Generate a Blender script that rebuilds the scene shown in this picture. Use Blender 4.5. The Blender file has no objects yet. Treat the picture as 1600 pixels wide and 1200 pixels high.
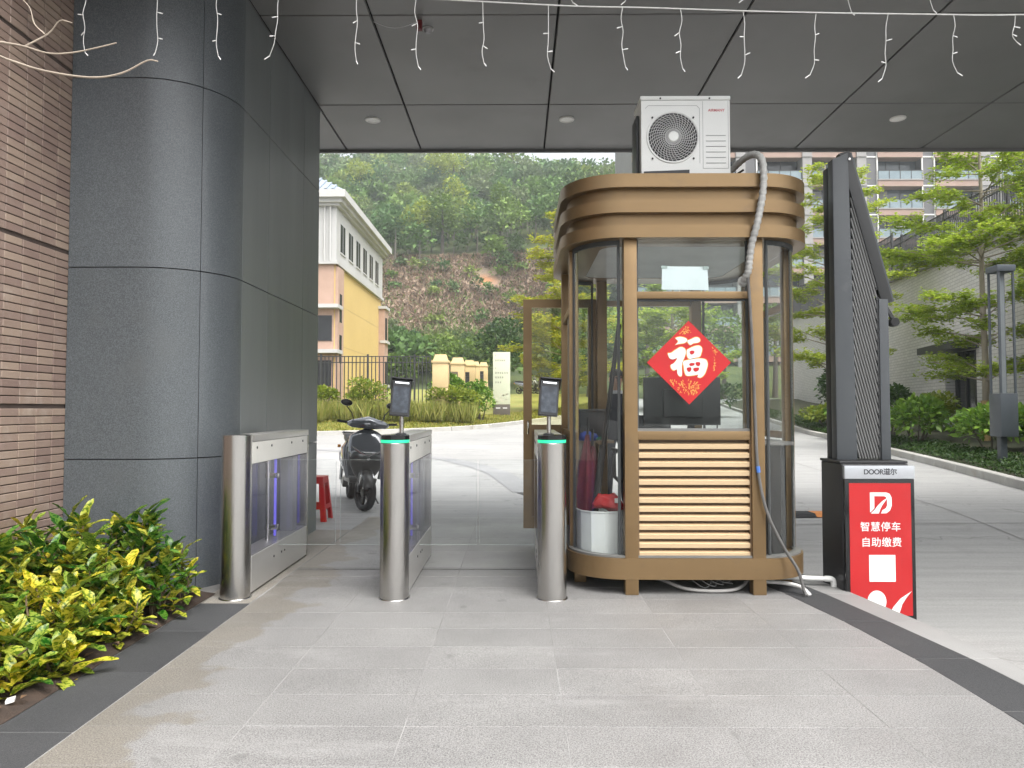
import bpy, bmesh, math, random
import numpy as np
from mathutils import Vector, Matrix

random.seed(7)
rng = np.random.default_rng(7)
R = math.radians
S = bpy.context.scene
COL = S.collection

# ------------------------------------------------------------------ camera, sky, sun, exposure
cam = bpy.data.cameras.new('camera')
cam.sensor_width = 36.0
cam.lens = 24.97
cam.clip_start = 0.05
cam.clip_end = 2000
camo = bpy.data.objects.new('camera', cam)
camo.location = (0, 0, 1.2)
camo.rotation_euler = (R(92.01), 0, R(0.41))
COL.objects.link(camo)
S.camera = camo

SUN_EL, SUN_AZ = 62.0, 142.0            # azimuth clockwise from +Y: high, behind the camera on the right
w = bpy.data.worlds.new('World')
S.world = w
w.use_nodes = True
nt = w.node_tree
bg = nt.nodes['Background']
sky = nt.nodes.new('ShaderNodeTexSky')
sky.sky_type = 'NISHITA'
sky.sun_disc = False
sky.sun_elevation = R(SUN_EL)
sky.sun_rotation = R(SUN_AZ)
sky.air_density = 1.0
sky.dust_density = 6.0
sky.ozone_density = 1.0
hs = nt.nodes.new('ShaderNodeHueSaturation')      # overcast: the same sky, nearly colourless
hs.inputs['Saturation'].default_value = 0.22
nt.links.new(sky.outputs[0], hs.inputs['Color'])
nt.links.new(hs.outputs[0], bg.inputs['Color'])
bg.inputs['Strength'].default_value = 0.15

sl = bpy.data.lights.new('sun', 'SUN')
sl.energy = 1.5
sl.angle = R(60)
sl.color = (1.0, 0.985, 0.96)
so = bpy.data.objects.new('sun', sl)
d = Vector((math.sin(R(SUN_AZ)) * math.cos(R(SUN_EL)), math.cos(R(SUN_AZ)) * math.cos(R(SUN_EL)), math.sin(R(SUN_EL))))
so.rotation_euler = (-d).to_track_quat('-Z', 'Y').to_euler()
so.location = (0, -10, 20)
COL.objects.link(so)

S.view_settings.view_transform = 'Standard'
S.view_settings.look = 'None'
S.view_settings.exposure = 1.42
S.view_settings.gamma = 1.0
S.view_settings.use_curve_mapping = False
S.render.engine = 'CYCLES'
S.cycles.use_denoising = True
S.cycles.max_bounces = 6
S.cycles.diffuse_bounces = 4
S.cycles.glossy_bounces = 3
S.cycles.adaptive_threshold = 0.02
S.cycles.use_light_tree = False
S.cycles.transparent_max_bounces = 16
S.cycles.caustics_reflective = False
S.cycles.caustics_refractive = False

# ------------------------------------------------------------------ materials
MATS = {}

def lk(nt, a, b):
    nt.links.new(a, b)

def new_mat(name):
    m = bpy.data.materials.new(name)
    m.use_nodes = True
    return m, m.node_tree, m.node_tree.nodes['Principled BSDF']

def mixc(nt, fac, a, b, mode='MIX'):
    n = nt.nodes.new('ShaderNodeMix')
    n.data_type = 'RGBA'
    n.blend_type = mode
    for i, v in ((0, fac), (6, a), (7, b)):
        if hasattr(v, 'is_linked'):
            nt.links.new(v, n.inputs[i])
        elif i == 0:
            n.inputs[0].default_value = v
        else:
            n.inputs[i].default_value = (v[0], v[1], v[2], 1)
    return n.outputs[2]

def noise(nt, vec, scale, detail=3, rough=0.6):
    n = nt.nodes.new('ShaderNodeTexNoise')
    n.inputs['Scale'].default_value = scale
    n.inputs['Detail'].default_value = detail
    n.inputs['Roughness'].default_value = rough
    if vec is not None:
        nt.links.new(vec, n.inputs['Vector'])
    return n.outputs['Fac']

def ramp(nt, val, stops):
    n = nt.nodes.new('ShaderNodeValToRGB')
    e = n.color_ramp.elements
    while len(e) < len(stops):
        e.new(0.5)
    for i, (p, c) in enumerate(stops):
        e[i].position = p
        e[i].color = (c[0], c[1], c[2], 1) if hasattr(c, '__len__') else (c, c, c, 1)
    nt.links.new(val, n.inputs[0])
    return n.outputs[0]

def mapr(nt, val, a, b, c, dd):
    n = nt.nodes.new('ShaderNodeMapRange')
    n.inputs[1].default_value = a
    n.inputs[2].default_value = b
    n.inputs[3].default_value = c
    n.inputs[4].default_value = dd
    nt.links.new(val, n.inputs[0])
    return n.outputs[0]

def pos(nt, scale=(1, 1, 1)):
    g = nt.nodes.new('ShaderNodeNewGeometry')
    if scale == (1, 1, 1):
        return g.outputs['Position']
    m = nt.nodes.new('ShaderNodeMapping')
    m.inputs['Scale'].default_value = scale
    nt.links.new(g.outputs['Position'], m.inputs['Vector'])
    return m.outputs['Vector']

def surf(name, col, col2=None, scale=4.0, rough=0.6, metal=0.0, bump=0.0, bscale=60.0, rnd=0.0,
         speck=None, stretch=(1, 1, 1), rvar=0.0, coat=0.0, spec=None, dirt=None, hue=0.0):
    """general procedural surface: two tones mixed by noise, optional speckle, grain relief, per piece tone"""
    if name in MATS:
        return MATS[name]
    m, nt, b = new_mat(name)
    p = pos(nt, stretch)
    c2 = col2 or tuple(x * 0.85 for x in col)
    f = ramp(nt, noise(nt, p, scale, 5), [(0.33, 0.0), (0.67, 1.0)])
    out = mixc(nt, f, col, c2)
    if speck:
        sc, ssc, amt = speck
        f2 = ramp(nt, noise(nt, pos(nt), ssc, 2, 0.7), [(0.42, 0.0), (0.62, 1.0)])
        f3 = nt.nodes.new('ShaderNodeMath')
        f3.operation = 'MULTIPLY'
        f3.inputs[1].default_value = amt
        nt.links.new(f2, f3.inputs[0])
        out = mixc(nt, f3.outputs[0], out, sc)
    if dirt:
        dc, dsc, lo, hi = dirt
        f4 = ramp(nt, noise(nt, pos(nt), dsc, 6, 0.65), [(lo, 0.0), (hi, 1.0)])
        out = mixc(nt, f4, out, dc)
    if rnd:
        oi = nt.nodes.new('ShaderNodeObjectInfo')
        v = mapr(nt, oi.outputs['Random'], 0, 1, 1 - rnd, 1 + rnd)
        h = nt.nodes.new('ShaderNodeHueSaturation')
        nt.links.new(v, h.inputs['Value'])
        if hue:
            nt.links.new(mapr(nt, oi.outputs['Random'], 0, 1, 0.5 - hue, 0.5 + hue), h.inputs['Hue'])
        nt.links.new(out, h.inputs['Color'])
        out = h.outputs[0]
    nt.links.new(out, b.inputs['Base Color'])
    b.inputs['Roughness'].default_value = rough
    if rvar:
        nt.links.new(mapr(nt, noise(nt, p, scale * 2.3, 4), 0.3, 0.7, max(0.02, rough - rvar), rough + rvar), b.inputs['Roughness'])
    b.inputs['Metallic'].default_value = metal
    b.inputs['Coat Weight'].default_value = coat
    if spec is not None:
        b.inputs['Specular IOR Level'].default_value = spec
    if bump:
        bn = nt.nodes.new('ShaderNodeBump')
        bn.inputs['Strength'].default_value = bump
        bn.inputs['Distance'].default_value = 0.01
        nt.links.new(noise(nt, p, bscale, 4, 0.7), bn.inputs['Height'])
        nt.links.new(bn.outputs[0], b.inputs['Normal'])
    MATS[name] = m
    return m

def emit(name, col, strength):
    m, nt, b = new_mat(name)
    b.inputs['Base Color'].default_value = (*col, 1)
    b.inputs['Emission Color'].default_value = (*col, 1)
    b.inputs['Emission Strength'].default_value = strength
    b.inputs['Roughness'].default_value = 0.4
    MATS[name] = m
    return m

def glass(name, tint=(0.9, 0.95, 0.93), refl=1.0, rough=0.0, dust=0.0):
    """sheet glass: clear through, Fresnel mirror on top, a trace of dust"""
    m = bpy.data.materials.new(name)
    m.use_nodes = True
    nt = m.node_tree
    nt.nodes.clear()
    o = nt.nodes.new('ShaderNodeOutputMaterial')
    tr = nt.nodes.new('ShaderNodeBsdfTransparent')
    tr.inputs[0].default_value = (*tint, 1)
    gl = nt.nodes.new('ShaderNodeBsdfGlossy')
    gl.inputs['Roughness'].default_value = rough
    gl.inputs['Color'].default_value = (refl, refl, refl, 1)
    fr = nt.nodes.new('ShaderNodeFresnel')
    g = nt.nodes.new('ShaderNodeNewGeometry')
    nt.links.new(mapr(nt, g.outputs['Backfacing'], 0, 1, 1.34, 1 / 1.34), fr.inputs['IOR'])
    mx = nt.nodes.new('ShaderNodeMixShader')
    nt.links.new(fr.outputs[0], mx.inputs[0])
    nt.links.new(tr.outputs[0], mx.inputs[1])
    nt.links.new(gl.outputs[0], mx.inputs[2])
    last = mx.outputs[0]
    if dust:
        df = nt.nodes.new('ShaderNodeBsdfDiffuse')
        df.inputs[0].default_value = (0.75, 0.76, 0.74, 1)
        m2 = nt.nodes.new('ShaderNodeMixShader')
        nt.links.new(mapr(nt, noise(nt, pos(nt, (3, 3, 0.7)), 2.5, 5), 0.35, 0.75, 0.0, dust), m2.inputs[0])
        nt.links.new(last, m2.inputs[1])
        nt.links.new(df.outputs[0], m2.inputs[2])
        last = m2.outputs[0]
    nt.links.new(last, o.inputs[0])
    MATS[name] = m
    return m

def leaf_mat(name, cols, trans=0.35, rough=0.5, attr=None, nscale=0.0, objrnd=False, spec=0.3):
    """leaves: every leaf takes a tone of its own; part of the light passes through"""
    m = bpy.data.materials.new(name)
    m.use_nodes = True
    nt = m.node_tree
    b = nt.nodes['Principled BSDF']
    o = nt.nodes['Material Output']
    g = nt.nodes.new('ShaderNodeNewGeometry')
    if objrnd:
        oi = nt.nodes.new('ShaderNodeObjectInfo')
        fac = oi.outputs['Random']
    else:
        fac = g.outputs['Random Per Island']
    n = len(cols)
    c = ramp(nt, fac, [(i / max(1, n - 1), cols[i]) for i in range(n)])
    if attr:
        a = nt.nodes.new('ShaderNodeAttribute')
        a.attribute_name = attr
        c = mixc(nt, 1.0, c, a.outputs['Color'], 'MULTIPLY')
    if nscale:
        tc = nt.nodes.new('ShaderNodeTexCoord')
        c2 = nt.nodes.new('ShaderNodeHueSaturation')
        c2.inputs['Value'].default_value = 0.35
        c2.inputs['Saturation'].default_value = 1.1
        c2.inputs['Hue'].default_value = 0.56
        nt.links.new(c, c2.inputs['Color'])
        c = mixc(nt, ramp(nt, noise(nt, g.outputs['Position'], nscale, 2), [(0.48, 0.0), (0.56, 1.0)]), c, c2.outputs[0])
    nt.links.new(c, b.inputs['Base Color'])
    b.inputs['Roughness'].default_value = rough
    b.inputs['Specular IOR Level'].default_value = spec
    t = nt.nodes.new('ShaderNodeBsdfTranslucent')
    nt.links.new(c, t.inputs[0])
    mx = nt.nodes.new('ShaderNodeMixShader')
    mx.inputs[0].default_value = trans
    nt.links.new(b.outputs[0], mx.inputs[1])
    nt.links.new(t.outputs[0], mx.inputs[2])
    nt.links.new(mx.outputs[0], o.inputs[0])
    MATS[name] = m
    return m

# ------------------------------------------------------------------ mesh helpers
def tag(o, label=None, cat=None, group=None, kind=None):
    if label:
        o['label'] = label
    if cat:
        o['category'] = cat
    if group:
        o['group'] = group
    if kind:
        o['kind'] = kind
    return o

def thing(name, loc, label, cat, group=None, rz=0.0):
    o = bpy.data.objects.new(name, None)
    o.location = loc
    o.rotation_euler = (0, 0, rz)
    o.empty_display_size = 0.1
    COL.objects.link(o)
    return tag(o, label, cat, group)

def base_of(o):
    v = Vector((0, 0, 0))
    while o is not None:
        v += o.location
        o = o.parent
    return v

class MB:
    def __init__(s):
        s.v, s.f = [], []

    def add(s, vs, fs):
        k = len(s.v)
        s.v += [tuple(x) for x in vs]
        s.f += [tuple(i + k for i in f) for f in fs]
        return s

    def box(s, x0, x1, y0, y1, z0, z1):
        vs = [(x0, y0, z0), (x1, y0, z0), (x1, y1, z0), (x0, y1, z0), (x0, y0, z1), (x1, y0, z1), (x1, y1, z1), (x0, y1, z1)]
        return s.add(vs, [(0, 3, 2, 1), (4, 5, 6, 7), (0, 1, 5, 4), (1, 2, 6, 5), (2, 3, 7, 6), (3, 0, 4, 7)])

    def obox(s, c, ax, ay, az):
        c, ax, ay, az = Vector(c), Vector(ax), Vector(ay), Vector(az)
        vs = [c + i * ax + j * ay + k * az for k in (-1, 1) for (i, j) in ((-1, -1), (1, -1), (1, 1), (-1, 1))]
        return s.add(vs, [(0, 3, 2, 1), (4, 5, 6, 7), (0, 1, 5, 4), (1, 2, 6, 5), (2, 3, 7, 6), (3, 0, 4, 7)])

    def bar(s, a, b, w, t, up=(0, 0, 1)):
        """rectangular bar from a to b, w wide across, t thick along up"""
        a, b = Vector(a), Vector(b)
        d = (b - a)
        L = d.length
        d.normalize()
        u = Vector(up)
        sd = d.cross(u)
        if sd.length < 1e-4:
            sd = d.cross(Vector((0, 1, 0)))
        sd.normalize()
        u = sd.cross(d)
        return s.obox((a + b) / 2, d * L / 2, sd * w / 2, u * t / 2)

    def prism(s, poly, z0, z1):
        n = len(poly)
        vs = [(p[0], p[1], z0) for p in poly] + [(p[0], p[1], z1) for p in poly]
        fs = [tuple(range(n))[::-1], tuple(range(n, 2 * n))]
        fs += [(i, (i + 1) % n, n + (i + 1) % n, n + i) for i in range(n)]
        return s.add(vs, fs)

    def loft(s, loops, cap=True, closed=True):
        n = len(loops[0])
        vs = [p for l in loops for p in l]
        fs = []
        for k in range(len(loops) - 1):
            for i in range(n if closed else n - 1):
                j = (i + 1) % n
                fs.append((k * n + i, k * n + j, (k + 1) * n + j, (k + 1) * n + i))
        if cap:
            fs.append(tuple(range(n))[::-1])
            fs.append(tuple(range((len(loops) - 1) * n, len(loops) * n)))
        return s.add(vs, fs)

    def tube(s, pts, r, n=8, cap=True):
        pts = [Vector(p) for p in pts]
        m = len(pts)
        rs = r if hasattr(r, '__len__') else [r] * m
        t0 = (pts[1] - pts[0]).normalized()
        ref = Vector((0, 0, 1)) if abs(t0.z) < 0.9 else Vector((1, 0, 0))
        u = t0.cross(ref).normalized()
        loops = []
        for i, p in enumerate(pts):
            t = (pts[min(i + 1, m - 1)] - pts[max(i - 1, 0)])
            if t.length < 1e-9:
                t = t0
            t.normalize()
            u = (u - t * u.dot(t))
            if u.length < 1e-6:
                u = t.cross(Vector((0.3, 0.5, 0.8)))
            u.normalize()
            v = t.cross(u)
            loops.append([p + (u * math.cos(2 * math.pi * k / n) + v * math.sin(2 * math.pi * k / n)) * rs[i] for k in range(n)])
        return s.loft(loops, cap)

    def cyl(s, c, r, z0, z1, n=24, r2=None):
        return s.loft([[(c[0] + rr * math.cos(2 * math.pi * k / n), c[1] + rr * math.sin(2 * math.pi * k / n), z) for k in range(n)]
                       for z, rr in ((z0, r), (z1, r if r2 is None else r2))])

    def lathe(s, prof, c=(0, 0, 0), n=24, axis='Z', cap=True):
        loops = []
        for r, h in prof:
            l = []
            for k in range(n):
                a = 2 * math.pi * k / n
                x, y = r * math.cos(a), r * math.sin(a)
                if axis == 'Z':
                    q = (x, y, h)
                elif axis == 'Y':
                    q = (x, h, -y)
                else:
                    q = (h, x, y)
                l.append((c[0] + q[0], c[1] + q[1], c[2] + q[2]))
            loops.append(l)
        return s.loft(loops, cap)

    def build(s, name, mat, parent=None, smooth=False, bevel=0.0, seg=2, world=True, loc=None, angle=None):
        me = bpy.data.meshes.new(name)
        off = base_of(parent) if (parent is not None and world) else Vector((0, 0, 0))
        if parent is None and loc is not None:
            off = Vector(loc)
        me.from_pydata([(x - off.x, y - off.y, z - off.z) for x, y, z in s.v], [], s.f)
        if bevel:
            bm = bmesh.new()
            bm.from_mesh(me)
            bmesh.ops.recalc_face_normals(bm, faces=bm.faces[:])
            es = [e for e in bm.edges if len(e.link_faces) == 2 and e.calc_face_angle(0) > R(28)]
            bmesh.ops.bevel(bm, geom=es, offset=bevel, segments=seg, affect='EDGES', profile=0.6, clamp_overlap=True)
            bm.to_mesh(me)
            bm.free()
        else:
            bm = bmesh.new()
            bm.from_mesh(me)
            bmesh.ops.recalc_face_normals(bm, faces=bm.faces[:])
            bm.to_mesh(me)
            bm.free()
        me.materials.append(mat)
        if smooth or bevel:
            me.polygons.foreach_set('use_smooth', [True] * len(me.polygons))
            me.set_sharp_from_angle(angle=R(angle or 35))
        o = bpy.data.objects.new(name, me)
        COL.objects.link(o)
        if parent is not None:
            o.parent = parent
        elif loc is not None:
            o.location = loc
        return o

def inst(mesh, name, parent, loc, rot=(0, 0, 0), scale=None):
    o = bpy.data.objects.new(name, mesh)
    COL.objects.link(o)
    o.parent = parent
    off = base_of(parent) if parent else Vector((0, 0, 0))
    o.location = Vector(loc) - off
    o.rotation_euler = rot
    if scale:
        o.scale = scale
    return o

def copy_tree(o, parent=None):
    c = o.copy()
    COL.objects.link(c)
    c.parent = parent
    for ch in list(o.children):
        copy_tree(ch, c)
    return c

def mesh_np(name, V, F, mat, parent=None, tint=None, loc=None):
    """mesh from numpy arrays of vertices and quads"""
    V = np.asarray(V, np.float32)
    F = np.asarray(F, np.int32)
    if parent is not None:
        V = V - np.array(base_of(parent), np.float32)
    elif loc is not None:
        V = V - np.array(loc, np.float32)
    me = bpy.data.meshes.new(name)
    me.vertices.add(len(V))
    me.vertices.foreach_set('co', V.ravel())
    k = F.shape[1]
    me.loops.add(F.size)
    me.loops.foreach_set('vertex_index', F.ravel())
    me.polygons.add(len(F))
    me.polygons.foreach_set('loop_start', np.arange(0, F.size, k, dtype=np.int32))
    me.update(calc_edges=True)
    if tint is not None:
        a = me.color_attributes.new('tint', 'FLOAT_COLOR', 'POINT')
        a.data.foreach_set('color', np.asarray(tint, np.float32).ravel())
    me.materials.append(mat)
    o = bpy.data.objects.new(name, me)
    COL.objects.link(o)
    if parent is not None:
        o.parent = parent
    elif loc is not None:
        o.location = loc
    return o

def unit(a):
    return a / np.maximum(np.linalg.norm(a, axis=-1, keepdims=True), 1e-9)

def leaf_arrays(P, D, L, W, droop=0.15, r=None):
    """diamond leaves: base P, direction D, length L, half width W"""
    r = r or rng
    n = len(P)
    D = unit(D)
    ref = unit(r.normal(size=(n, 3)) * 0.5 + np.array([0, 0, 1.0]))
    Sd = unit(np.cross(D, ref))
    L = np.broadcast_to(np.asarray(L, float), (n,))[:, None]
    W = np.broadcast_to(np.asarray(W, float), (n,))[:, None]
    mid = P + D * L * 0.45
    tip = P + D * L + np.array([0, 0, -1.0]) * L * droop
    V = np.stack([P, mid + Sd * W, tip, mid - Sd * W], 1).reshape(-1, 3)
    F = np.arange(4 * n).reshape(n, 4)
    return V, F

def text_mesh(body, size, mat, name, parent, loc, rot, bold=0.0, depth=0.0, align='CENTER', space=1.0):
    cu = bpy.data.curves.new(name, 'FONT')
    cu.body = body
    cu.size = size
    cu.align_x = align
    cu.align_y = 'CENTER'
    cu.offset = bold
    cu.extrude = depth
    cu.space_character = space
    o = bpy.data.objects.new(name + '_curve', cu)
    COL.objects.link(o)
    bpy.context.view_layer.update()
    me = bpy.data.meshes.new_from_object(o.evaluated_get(bpy.context.evaluated_depsgraph_get()))
    bpy.data.objects.remove(o)
    me.materials.clear()
    me.materials.append(mat)
    me.name = name
    return inst(me, name, parent, loc, rot)

def smooth_loop(pts, k=5):
    """closed Catmull-Rom through 2d points"""
    n = len(pts)
    out = []
    for i in range(n):
        p0, p1, p2, p3 = (np.array(pts[(i + j) % n], float) for j in (-1, 0, 1, 2))
        for t in np.linspace(0, 1, k, endpoint=False):
            out.append(tuple(0.5 * (2 * p1 + (p2 - p0) * t + (2 * p0 - 5 * p1 + 4 * p2 - p3) * t * t + (3 * p1 - p0 - 3 * p2 + p3) * t ** 3)))
    return out

def lerp_table(tab, y):
    if y <= tab[0][0]:
        return tab[0][1]
    for (a, va), (b, vb) in zip(tab, tab[1:]):
        if y <= b:
            t = (y - a) / (b - a)
            return va + (vb - va) * t
    return tab[-1][1]

def sstep(a, b, x):
    t = min(1, max(0, (x - a) / (b - a)))
    return t * t * (3 - 2 * t)

RISE = [(10, 0.0), (25, 0.3), (33, 0.7), (44, 1.25), (60, 2.2), (100, 4.0)]

def rise(y):
    return lerp_table(RISE, y)

def road_z(x, y):
    return rise(y) - 0.012 - 0.22 * (1 - sstep(5.2, 9.5, y)) * sstep(0.0, 1.0, x)
# ------------------------------------------------------------------ surfaces of the setting
def paving_mat(name='granite_paving', c1=(0.172, 0.170, 0.168), c2=(0.212, 0.210, 0.207)):
    m, nt, b = new_mat(name)
    p = pos(nt)
    base = mixc(nt, ramp(nt, noise(nt, p, 1.3, 5), [(0.35, 0), (0.65, 1)]), c1, c2)
    gr = ramp(nt, noise(nt, p, 170, 2, 0.75), [(0.34, (0.42, 0.41, 0.40)), (0.5, (1, 1, 1)), (0.66, (1.45, 1.43, 1.4))])
    c = mixc(nt, 1.0, base, gr, 'MULTIPLY')
    oi = nt.nodes.new('ShaderNodeObjectInfo')
    h = nt.nodes.new('ShaderNodeHueSaturation')
    nt.links.new(mapr(nt, oi.outputs['Random'], 0, 1, 0.94, 1.06), h.inputs['Value'])
    nt.links.new(c, h.inputs['Color'])
    c = h.outputs[0]
    # damp brown stain that has crept out of the planting bed, scuffs and spots
    sx = nt.nodes.new('ShaderNodeSeparateXYZ')
    nt.links.new(p, sx.inputs[0])
    a = nt.nodes.new('ShaderNodeMath')
    a.operation = 'MULTIPLY_ADD'
    nt.links.new(noise(nt, p, 2.6, 4, 0.5), a.inputs[0])
    a.inputs[1].default_value = -1.15
    nt.links.new(sx.outputs['X'], a.inputs[2])
    st = mapr(nt, a.outputs[0], -1.93, -1.99, 0.0, 0.85)
    c = mixc(nt, st, c, mixc(nt, 1.0, c, (0.80, 0.74, 0.64), 'MULTIPLY'))
    c = mixc(nt, ramp(nt, noise(nt, p, 7.0, 3, 0.4), [(0.70, 0.0), (0.735, 0.5)]), c, (0.11, 0.108, 0.105))
    c = mixc(nt, ramp(nt, noise(nt, p, 0.9, 6, 0.7), [(0.52, 0.0), (0.72, 0.42)]), c, (0.15, 0.148, 0.142))
    c = mixc(nt, ramp(nt, noise(nt, pos(nt, (0.6, 2.4, 1)), 1.1, 7, 0.75), [(0.56, 0.0), (0.70, 0.30)]), c, (0.36, 0.357, 0.35))
    nt.links.new(c, b.inputs['Base Color'])
    nt.links.new(mapr(nt, noise(nt, p, 1.6, 5), 0.3, 0.7, 0.42, 0.68), b.inputs['Roughness'])
    bn = nt.nodes.new('ShaderNodeBump')
    bn.inputs['Strength'].default_value = 0.35
    bn.inputs['Distance'].default_value = 0.004
    nt.links.new(noise(nt, p, 240, 3), bn.inputs['Height'])
    nt.links.new(bn.outputs[0], b.inputs['Normal'])
    return m

def concrete_mat(name, c1, c2, groove=(0.25, 40.0)):
    m, nt, b = new_mat(name)
    p = pos(nt)
    c = mixc(nt, ramp(nt, noise(nt, p, 0.35, 6, 0.6), [(0.35, 0), (0.65, 1)]), c1, c2)
    c = mixc(nt, ramp(nt, noise(nt, p, 2.2, 7, 0.7), [(0.55, 0.0), (0.8, 0.5)]), c, tuple(x * 0.68 for x in c1))
    c = mixc(nt, 1.0, c, ramp(nt, noise(nt, p, 90, 3, 0.7), [(0.3, 0.8), (0.7, 1.15)]), 'MULTIPLY')
    dv = nt.nodes.new('ShaderNodeMath')
    dv.operation = 'SUBTRACT'
    nt.links.new(noise(nt, p, 0.28, 5, 0.55), dv.inputs[0])
    dv.inputs[1].default_value = 0.5
    ab = nt.nodes.new('ShaderNodeMath')
    ab.operation = 'ABSOLUTE'
    nt.links.new(dv.outputs[0], ab.inputs[0])
    c = mixc(nt, mapr(nt, ab.outputs[0], 0.0, 0.0022, 0.55, 0.0), c, tuple(x * 0.35 for x in c1))      # hairline cracks
    c = mixc(nt, ramp(nt, noise(nt, pos(nt, (1.0, 0.8, 1)), 3.1, 3, 0.4), [(0.70, 0.0), (0.76, 0.4)]), c, tuple(x * 0.4 for x in c1))   # oil spots
    streak = noise(nt, pos(nt, (0.25, 6.0, 1)), 1.4, 5, 0.7)       # broom marks and tyre polish across the pour
    c = mixc(nt, 1.0, c, ramp(nt, streak, [(0.3, 0.80), (0.7, 1.08)]), 'MULTIPLY')
    nt.links.new(c, b.inputs['Base Color'])
    b.inputs['Roughness'].default_value = 0.75
    bn = nt.nodes.new('ShaderNodeBump')
    bn.inputs['Strength'].default_value = 0.3
    bn.inputs['Distance'].default_value = 0.006
    nt.links.new(noise(nt, pos(nt, (1.0, 12.0, 1)), 8, 4, 0.7), bn.inputs['Height'])
    nt.links.new(bn.outputs[0], b.inputs['Normal'])
    return m

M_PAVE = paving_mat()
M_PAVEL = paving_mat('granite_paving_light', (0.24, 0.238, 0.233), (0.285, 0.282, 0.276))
M_ROAD = concrete_mat('road_concrete', (0.268, 0.266, 0.258), (0.315, 0.312, 0.302))
M_PLAZA = concrete_mat('plaza_concrete', (0.275, 0.273, 0.268), (0.33, 0.327, 0.32))
M_DGRAN = surf('dark_granite', (0.030, 0.031, 0.033), (0.040, 0.041, 0.043), 2.0, 0.7, speck=((0.085, 0.085, 0.088), 210, 0.5), rnd=0.10, bump=0.25, bscale=220,
               dirt=((0.075, 0.073, 0.07), 1.3, 0.60, 0.85), spec=0.3)
M_GROUT = surf('pale_grout', (0.31, 0.306, 0.298), (0.11, 0.108, 0.104), 1.7, 0.9)
M_EDGE = surf('edge_granite', (0.25, 0.247, 0.24), (0.21, 0.207, 0.20), 1.5, 0.65, speck=((0.2, 0.2, 0.2), 190, 0.5), rnd=0.07, bump=0.2, bscale=200)
M_SOIL = surf('soil', (0.055, 0.035, 0.024), (0.028, 0.019, 0.014), 9, 0.95, bump=1.0, bscale=45)
M_KERB = surf('kerb_stone', (0.40, 0.39, 0.36), (0.33, 0.32, 0.30), 1.5, 0.8, rnd=0.08, bump=0.3, bscale=60, dirt=((0.28, 0.25, 0.2), 2.5, 0.55, 0.8))
M_PGRAN = surf('pillar_granite', (0.064, 0.073, 0.080), (0.078, 0.088, 0.096), 0.8, 0.36, speck=((0.17, 0.186, 0.198), 170, 0.6), bump=0.06, bscale=260, rvar=0.06, rnd=0.05, dirt=((0.10, 0.108, 0.112), 2.2, 0.56, 0.8))
M_PSMOOTH = surf('pillar_metal_panel', (0.145, 0.158, 0.160), (0.165, 0.178, 0.180), 1.2, 0.38, stretch=(1, 1, 0.12), rvar=0.07, rnd=0.05)
M_DARKGAP = surf('joint_black', (0.012, 0.012, 0.013), None, 5, 0.9)
M_TILE = surf('brown_tile', (0.315, 0.232, 0.188), (0.265, 0.192, 0.155), 3.0, 0.48, rnd=0.17, hue=0.010, bump=0.12, bscale=160, dirt=((0.37, 0.295, 0.25), 6, 0.55, 0.75))
M_MORTAR = surf('tile_mortar', (0.085, 0.062, 0.052), (0.06, 0.045, 0.038), 8, 0.95)
M_SOFFIT = surf('soffit_panel', (0.135, 0.1345, 0.133), (0.15, 0.1495, 0.148), 0.7, 0.42, rvar=0.05, rnd=0.035, dirt=((0.115, 0.112, 0.11), 1.7, 0.58, 0.85))
M_STEEL = surf('brushed_steel', (0.50, 0.49, 0.47), (0.465, 0.455, 0.435), 9, 0.25, metal=1.0, stretch=(1, 1, 0.03), rvar=0.02)
M_STEELP = surf('steel_panel', (0.58, 0.57, 0.55), (0.52, 0.51, 0.49), 4, 0.40, metal=0.7, stretch=(1, 0.15, 1), rvar=0.06)
M_BLACK = surf('black_plastic', (0.014, 0.014, 0.015), None, 4, 0.42)
M_BLACKG = surf('black_gloss', (0.010, 0.010, 0.011), None, 4, 0.12)
M_IRON = surf('black_iron', (0.022, 0.022, 0.024), (0.03, 0.03, 0.031), 4, 0.5)
M_WHITE = surf('white_paint', (0.74, 0.73, 0.70), (0.68, 0.67, 0.64), 3, 0.5)
M_RUBBER = surf('rubber', (0.018, 0.018, 0.019), None, 8, 0.8, bump=0.2, bscale=90)

# ------------------------------------------------------------------ ground sheet, road
gx = np.concatenate([np.arange(-400, -40, 40), np.arange(-40, 40, 1.0), np.arange(40, 401, 40)])
gy = np.concatenate([np.arange(-60, 0, 10), np.arange(0, 62, 0.5)])
V = [(x, y, road_z(x, y)) for y in gy for x in gx]
nx = len(gx)
F = [(j * nx + i, j * nx + i + 1, (j + 1) * nx + i + 1, (j + 1) * nx + i) for j in range(len(gy) - 1) for i in range(nx - 1)]
o = mesh_np('road', V, F, M_ROAD)
tag(o, 'pale concrete road running behind the guard booth', None, None, 'structure')
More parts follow.
